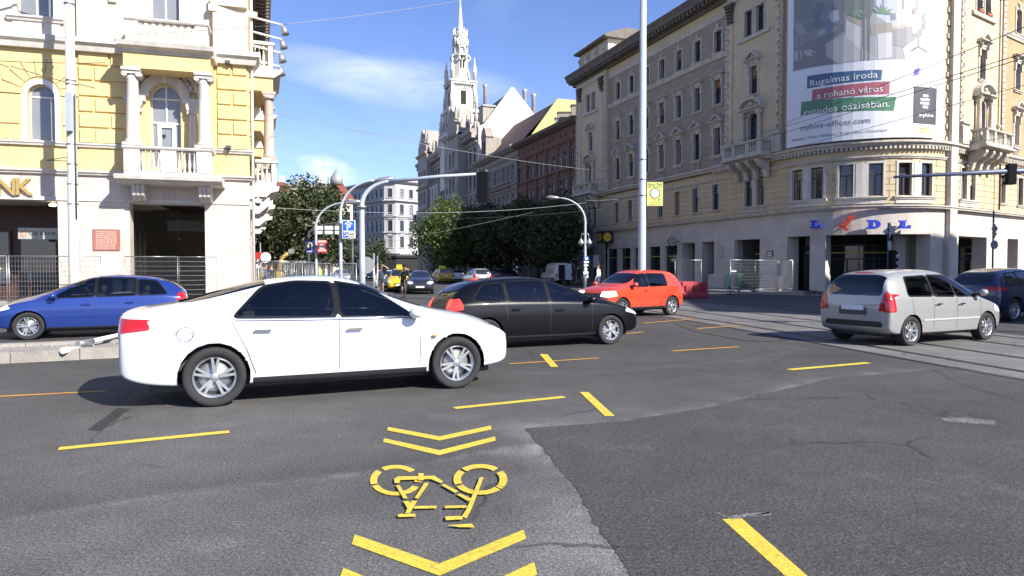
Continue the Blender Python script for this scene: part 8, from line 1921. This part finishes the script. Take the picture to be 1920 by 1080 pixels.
# shop lights in the far shade
b = MB(); q = AT(995,478,84); 
for k in range(6):
    b.m(mat('neon_%d' % (k % 3),[(.1,.6,.2),(.5,.1,.5),(.1,.25,.7)][k % 3],.5,emit=([(.1,.9,.3),(.8,.15,.7),(.2,.5,1)][k % 3],1.2))); b.box(q.x-.75+.25*k,q.x-.55+.25*k,q.y-.1,q.y,q.z-.3,q.z+.35*(1 if k % 2 else .6))
tag(b.build('shop_screen', org=q), 'small coloured light screen in the shade under the trees', 'screen')
# wires over the crossing
WIRE = mat('wire_black',(.012,.012,.013),.5); WIRE2 = mat('wire_grey',(.28,.28,.28),.5)
def wire(a, b, sag, r, label, m_=WIRE, n=14):
    a, b = Vector(a), Vector(b); w = MB().m(m_); w.tube([a.lerp(b,t/n)-Vector((0,0,sag*4*(t/n)*(1-t/n))) for t in range(n+1)], r*.72, 5, False); tag(w.build('overhead_wire', org=a), label, 'wire', 'overhead wires')
wl = lambda x, y, d=0: LP(*[LP.at(x,y,d)[0], d, LP.at(x,y,d)[1]])
rw_ = lambda x, y, d=.7: RB(RB.at(x,y,d)[0], d, RB.at(x,y,d)[1])
wire(rw_(1474,230), AT(1990,22,16), .05, .016, 'thick dark wire rising over the top of the banner to the right edge')
wire(rw_(1310,282,.1), AT(1990,78,15), .1, .015, 'upper of two dark wires crossing the middle of the banner')
wire(rw_(1290,300,.1), AT(1990,86,15), .1, .015, 'lower of two dark wires crossing the middle of the banner')
wire(rw_(1345,312,.1), AT(1990,140,18), .1, .013, 'dark wire crossing the foot of the banner')
wire(AT(640,240,30), rw_(1195,325,.05), .35, .018, 'pale wire sagging from the left across the street to the ochre building', WIRE2)
wire(AT(500,210,36), AT(800,262,70), .2, .015, 'thin wire leaving the yellow building towards the palace', WIRE2)
wire(wl(-20,113,.02), wl(228,133,.02)+Vector((0,-1.2,0)), .05, .022, 'dark wire crossing the yellow blocks to the columned bay')
wire(wl(0,72,2.2), AT(540,45,20), .1, .010, 'thin wire crossing the upper balcony of the yellow building', WIRE2)
wire(AT(530,46,26), AT(900,-6,40), .1, .017, 'wire passing the tip of the spire in the sky', WIRE2)
wire(AT(520,390,40), AT(1100,380,52), .5, .02, 'tram wire sagging in front of the far trees', WIRE2); wire(AT(540,405,44), AT(1130,392,50), .45, .018, 'second tram wire just below the first before the far trees', WIRE)
wire(AT(640,470,60), AT(1000,398,56), .1, .018, 'slanting span wire through the shaded tree crowns', WIRE2); wire(rw_(1140,372,.1), AT(1900,255,15), .25, .009, 'thin pale wire along the middle storey of the ochre building', WIRE2); wire(rw_(1190,385,.1), rw_(1410,350,.1), .1, .018, 'pale wire drooping along the wall above the shop', WIRE2)
wire(AT(1098,376,44), rw_(1205,368,.1), .1, .014, 'short wire from the curved lamp to the tall pole', WIRE2)
# ------------------------------------------------------------------ people and bicycles
SKIN = mat('skin',(.42,.24,.17),.6); HAIR = mat('dark_hair',(.03,.02,.015),.7); TEE = mat('grey_blue_shirt',(.045,.06,.085),.85); JACKET = mat('dark_jacket',(.02,.022,.028),.85); SHORTS = mat('dark_shorts',(.03,.03,.035),.9); SHOE = mat('shoe',(.25,.25,.25),.7); BAG = mat('dark_bag',(.05,.05,.055),.8)
def person(base, yaw, J, label, top, bottom, sleeve='short', legs='bare', hair=HAIR, extra=None, scale=1.0, group=None):
    """J: joints in metres, x forward, y left, z up; one skinned body from one skeleton"""
    root = empty('person', base, label, 'person', group); ORG[root] = Vector((0,0,0)); root.rotation_euler.z = yaw; root.scale = (scale,)*3
    V, E, Rr = [], [], []
    def add(p, r, par=None):
        V.append(Vector(p)); Rr.append(r)
        if par is not None: E.append((par, len(V)-1))
        return len(V)-1
    pe = Vector(J['pelvis']); ch = Vector(J['chest']); hd = Vector(J['head']); nk = ch+(hd-ch)*.42
    i0 = add(pe,.135); i1 = add(pe.lerp(ch,.5),.125,i0); i2 = add(ch,.145,i1); i3 = add(nk,.058,i2); i4 = add(nk.lerp(hd,.5),.062,i3); i5 = add(hd,.098,i4); add(hd+(hd-nk).normalized()*.09,.075,i5)
    for s, t in ((1,'l'),(-1,'r')):
        sh = ch+Vector((0,s*.17,.06)); a = add(sh,.066,i2); el = Vector(J['elbow_'+t]); wr = Vector(J['wrist_'+t]); b = add(sh.lerp(el,.5),.05,a); c = add(el,.042,b); d = add(el.lerp(wr,.5),.038,c); e = add(wr,.026,d); dr = (wr-el).normalized(); h = add(wr+dr*.07,.034,e)
        sd_ = dr.cross(Vector((0,0,1))); sd_ = sd_.normalized() if sd_.length > .1 else Vector((0,1,0)); dn = Vector((0,0,-1))
        for k in range(4):
            o = (k-1.5)*.018; l = (.055,.066,.062,.048)[k]; q = add(wr+dr*.10+sd_*o,.0095,h); q2 = add(wr+dr*(.10+l*.6)+sd_*o*1.1+dn*.012,.0085,q); add(wr+dr*(.10+l*.9)+sd_*o*1.1+dn*.035,.0075,q2)
        q = add(wr+dr*.05+sd_*-.04,.011,e); add(wr+dr*.09+sd_*-.058+dn*.015,.009,q)
        hip = pe+Vector((0,s*.09,-.05)); kn = Vector(J['knee_'+t]); an = Vector(J['ankle_'+t]); a = add(hip,.10,i0); b = add(hip.lerp(kn,.5),.082,a); c = add(kn,.058,b); d = add(kn.lerp(an,.35),.056,c); e = add(an,.036,d); f = add(an+Vector((.06,0,-.045)),.040,e); add(an+Vector((.17,0,-.06)),.03,f)
    me = bpy.data.meshes.new('body'); me.from_pydata([tuple(v) for v in V], E, []); ob = bpy.data.objects.new('tmp', me); COL.objects.link(ob); m = ob.modifiers.new('k','SKIN'); m.use_smooth_shade = True
    for k, sv in enumerate(me.skin_vertices[0].data): sv.radius = (Rr[k],)*2; sv.use_root = k == 0
    m2 = ob.modifiers.new('s','SUBSURF'); m2.levels = 1; dg = bpy.context.evaluated_depsgraph_get(); bm = bpy.data.meshes.new_from_object(ob.evaluated_get(dg)); bpy.data.objects.remove(ob)
    for mt in (SKIN, top, bottom, SHOE): bm.materials.append(mt)
    def sd(p, a, b): ab = b-a; t = max(0,min(1,(p-a).dot(ab)/ab.length_squared)); return (p-a-ab*t).length, t
    for f in bm.polygons:
        p = f.center; best = (9,0)
        segs = [(pe,ch+Vector((0,0,.05)),'top')]+[(nk,hd,'head')]
        for s, t in ((1,'l'),(-1,'r')):
            sh = ch+Vector((0,s*.17,.06)); el, wr = Vector(J['elbow_'+t]), Vector(J['wrist_'+t]); hip = pe+Vector((0,s*.09,-.05)); kn, an = Vector(J['knee_'+t]), Vector(J['ankle_'+t])
            segs += [(sh,el,'uarm'),(el,wr,'farm'),(wr,wr+(wr-el).normalized()*.2,'hand'),(hip,kn,'thigh'),(kn,an,'shin'),(an,an+Vector((.17,0,-.06)),'foot')]
        d, t, nm = min((sd(p,a,b)+(n,) for a, b, n in segs), key=lambda q: q[0])
        f.material_index = {'top':1 if t > .12 else 2,'head':0,'uarm':1 if (sleeve == 'long' or t < .6) else 0,'farm':1 if sleeve == 'long' and t < .93 else 0,'hand':0,'thigh':2,'shin':2 if legs == 'long' else 0,'foot':3}[nm]
    link_mesh('body', bm, root)
    fx = Vector(J.get('face',(1,0,0))).normalized(); up = (hd-nk).normalized(); sy = up.cross(fx).normalized(); fx = sy.cross(up)
    fn = lambda x, y, z: hd+fx*x+sy*y+up*(z+.03)
    b = MB(fn).m(hair); b.ball((-.028,0,.052),.112,14,8,(1,.95,.86)); b.build('hair', root)
    b = MB(fn).m(SKIN); b.tube([(.098,0,.02),(.122,0,-.02)],[.010,.017],6); b.ball((.098,0,-.062),.03,8,5,(.5,1,.4))
    for s in (-1,1): b.ball((0,s*.098,0),.026,8,5,(.8,.4,1.2))
    b.m(HAIR)
    for s in (-1,1): b.ball((.093,s*.036,.012),.012,8,5)
    b.m(mat('lips',(.25,.09,.075),.5)); b.ball((.104,0,-.05),.018,8,4,(.4,1.2,.3)); b.build('face', root)
    if extra: extra(root)
    return root
def bicycle(base, yaw, label, m_=STEEL):
    root = empty('bicycle', base, label, 'bicycle', 'bicycles'); ORG[root] = Vector((0,0,0)); root.rotation_euler.z = yaw; fr = MB().m(m_); A, B, S_, H_, C_ = (-.50,0,.34),(.52,0,.34),(-.22,0,.88),(.38,0,.90),(-.08,0,.30)
    for p, q, r in ((S_,C_,.017),(H_,C_,.02),((-.2,0,.82),(.37,0,.84),.017),(A,C_,.011),(A,S_,.010),(H_,B,.014),(H_,(.33,0,1.03),.014)): fr.tube([p,q],r,6)
    fr.build('frame', root); h = MB().m(PBLACK); h.tube([(.36,.29,1.03),(.38,.1,1.04),(.38,-.1,1.04),(.36,-.29,1.03)],.013,6); h.build('handlebar', root); s = MB().m(PBLACK); s.ball((-.24,0,.93),.10,8,5,(1.3,.7,.35)); s.build('saddle', root)
    for x in (-.50,.52):
        w = MB().m(RUBBER); n = 28; w.tube([(x+.33*math.cos(2*math.pi*k/n),0,.34+.33*math.sin(2*math.pi*k/n)) for k in range(n+1)],.017,6,False); w.m(STEEL)
        for k in range(12): a = math.pi*k/6; w.tube([(x,0,.34),(x+.32*math.cos(a),0,.34+.32*math.sin(a))],.0025,3,False)
        w.build('wheel', root)
    return root
def cyc(lift=None):
    J = dict(pelvis=(-.22,0,.98),chest=(.0,0,1.38),head=(.10,0,1.68),elbow_l=(.17,.27,1.18),wrist_l=(.33,.27,1.07),elbow_r=(.17,-.27,1.18),wrist_r=(.33,-.27,1.07),knee_l=(.16,.11,.82),ankle_l=(-.02,.11,.42),knee_r=(.10,-.11,.60),ankle_r=(-.06,-.11,.17))
    if lift: J.update(lift)
    return J
p = AT(714,500,36.5); p.z = 0
y1 = -math.pi/2+.12; bicycle(p, y1, 'bicycle under the man shading his eyes', PDARK)
person(p, y1, cyc(dict(elbow_l=(.20,.42,1.60),wrist_l=(.17,.16,1.76),chest=(-.08,0,1.42),head=(-.02,0,1.71))), 'cyclist in a grey blue shirt with one hand raised to the head', TEE, SHORTS, extra=None)
p = AT(757,500,37.5); p.z = 0
y2 = -math.pi/2+.30; bicycle(p, y2, 'bicycle of the dark clad rider before the yellow taxi', STEEL)
def strap(root): b = MB().m(mat('lime_strap',(.30,.42,.06),.7)); b.tube([(.10,.14,1.46),(.165,.02,1.28),(.08,-.10,1.10)],.02,6); b.build('shoulder_strap', root)
person(p, y2, cyc(), 'cyclist in a dark jacket and shorts in front of the yellow taxi', JACKET, SHORTS, sleeve='long', extra=strap)
def stand(k=0): return dict(pelvis=(0,0,.95),chest=(0,0,1.33),head=(.02,0,1.63),elbow_l=(-.03,.25,1.10),wrist_l=(.06,.26,.87),elbow_r=(-.03,-.25,1.10),wrist_r=(.10,-.24,.90),knee_l=(.06+.06*k,.09,.50),ankle_l=(.08*k,.09,.09),knee_r=(.05-.02*k,-.09,.50),ankle_r=(-.16*k,-.09,.10))
DENIM = mat('denim',(.05,.08,.16),.9); BLUEW = mat('blue_workwear',(.04,.09,.25),.9); BLK = mat('black_cloth',(.015,.015,.017),.9); HIVIS = mat('hi_vis',(.55,.65,.05),.8); WCL = mat('white_cloth',(.6,.6,.6),.9); ORG_ = mat('orange_vest',(.6,.16,.03),.8)
for x, Y, yaw, top, bot, lab, k in ((1085,62,1.2,BLK,BLK,'pedestrian in black waiting beside the van',0),(1122,43,2.6,WCL,DENIM,'pedestrian in a white top behind the red car',1),(498,42,.3,BLUEW,DENIM,'site worker in blue at the corner of the yellow building',0),(509,43,2.,BLK,BLUEW,'site worker with dark top and blue trousers behind the railings',1),(600,46,3.,HIVIS,BLK,'site worker in a bright yellow vest behind the slim lamp post',0),(790,95,-1.2,ORG_,BLK,'far pedestrian in orange near the hotel corner',1),(611,50,0,WCL,DENIM,'pedestrian in white behind the railings by the red sign',1)):
    q = AT(x,500,Y); q.z = .13 if Y < 70 else 0; person(q, yaw, stand(k), lab, top, bot, sleeve='long', legs='long', group='people on foot')
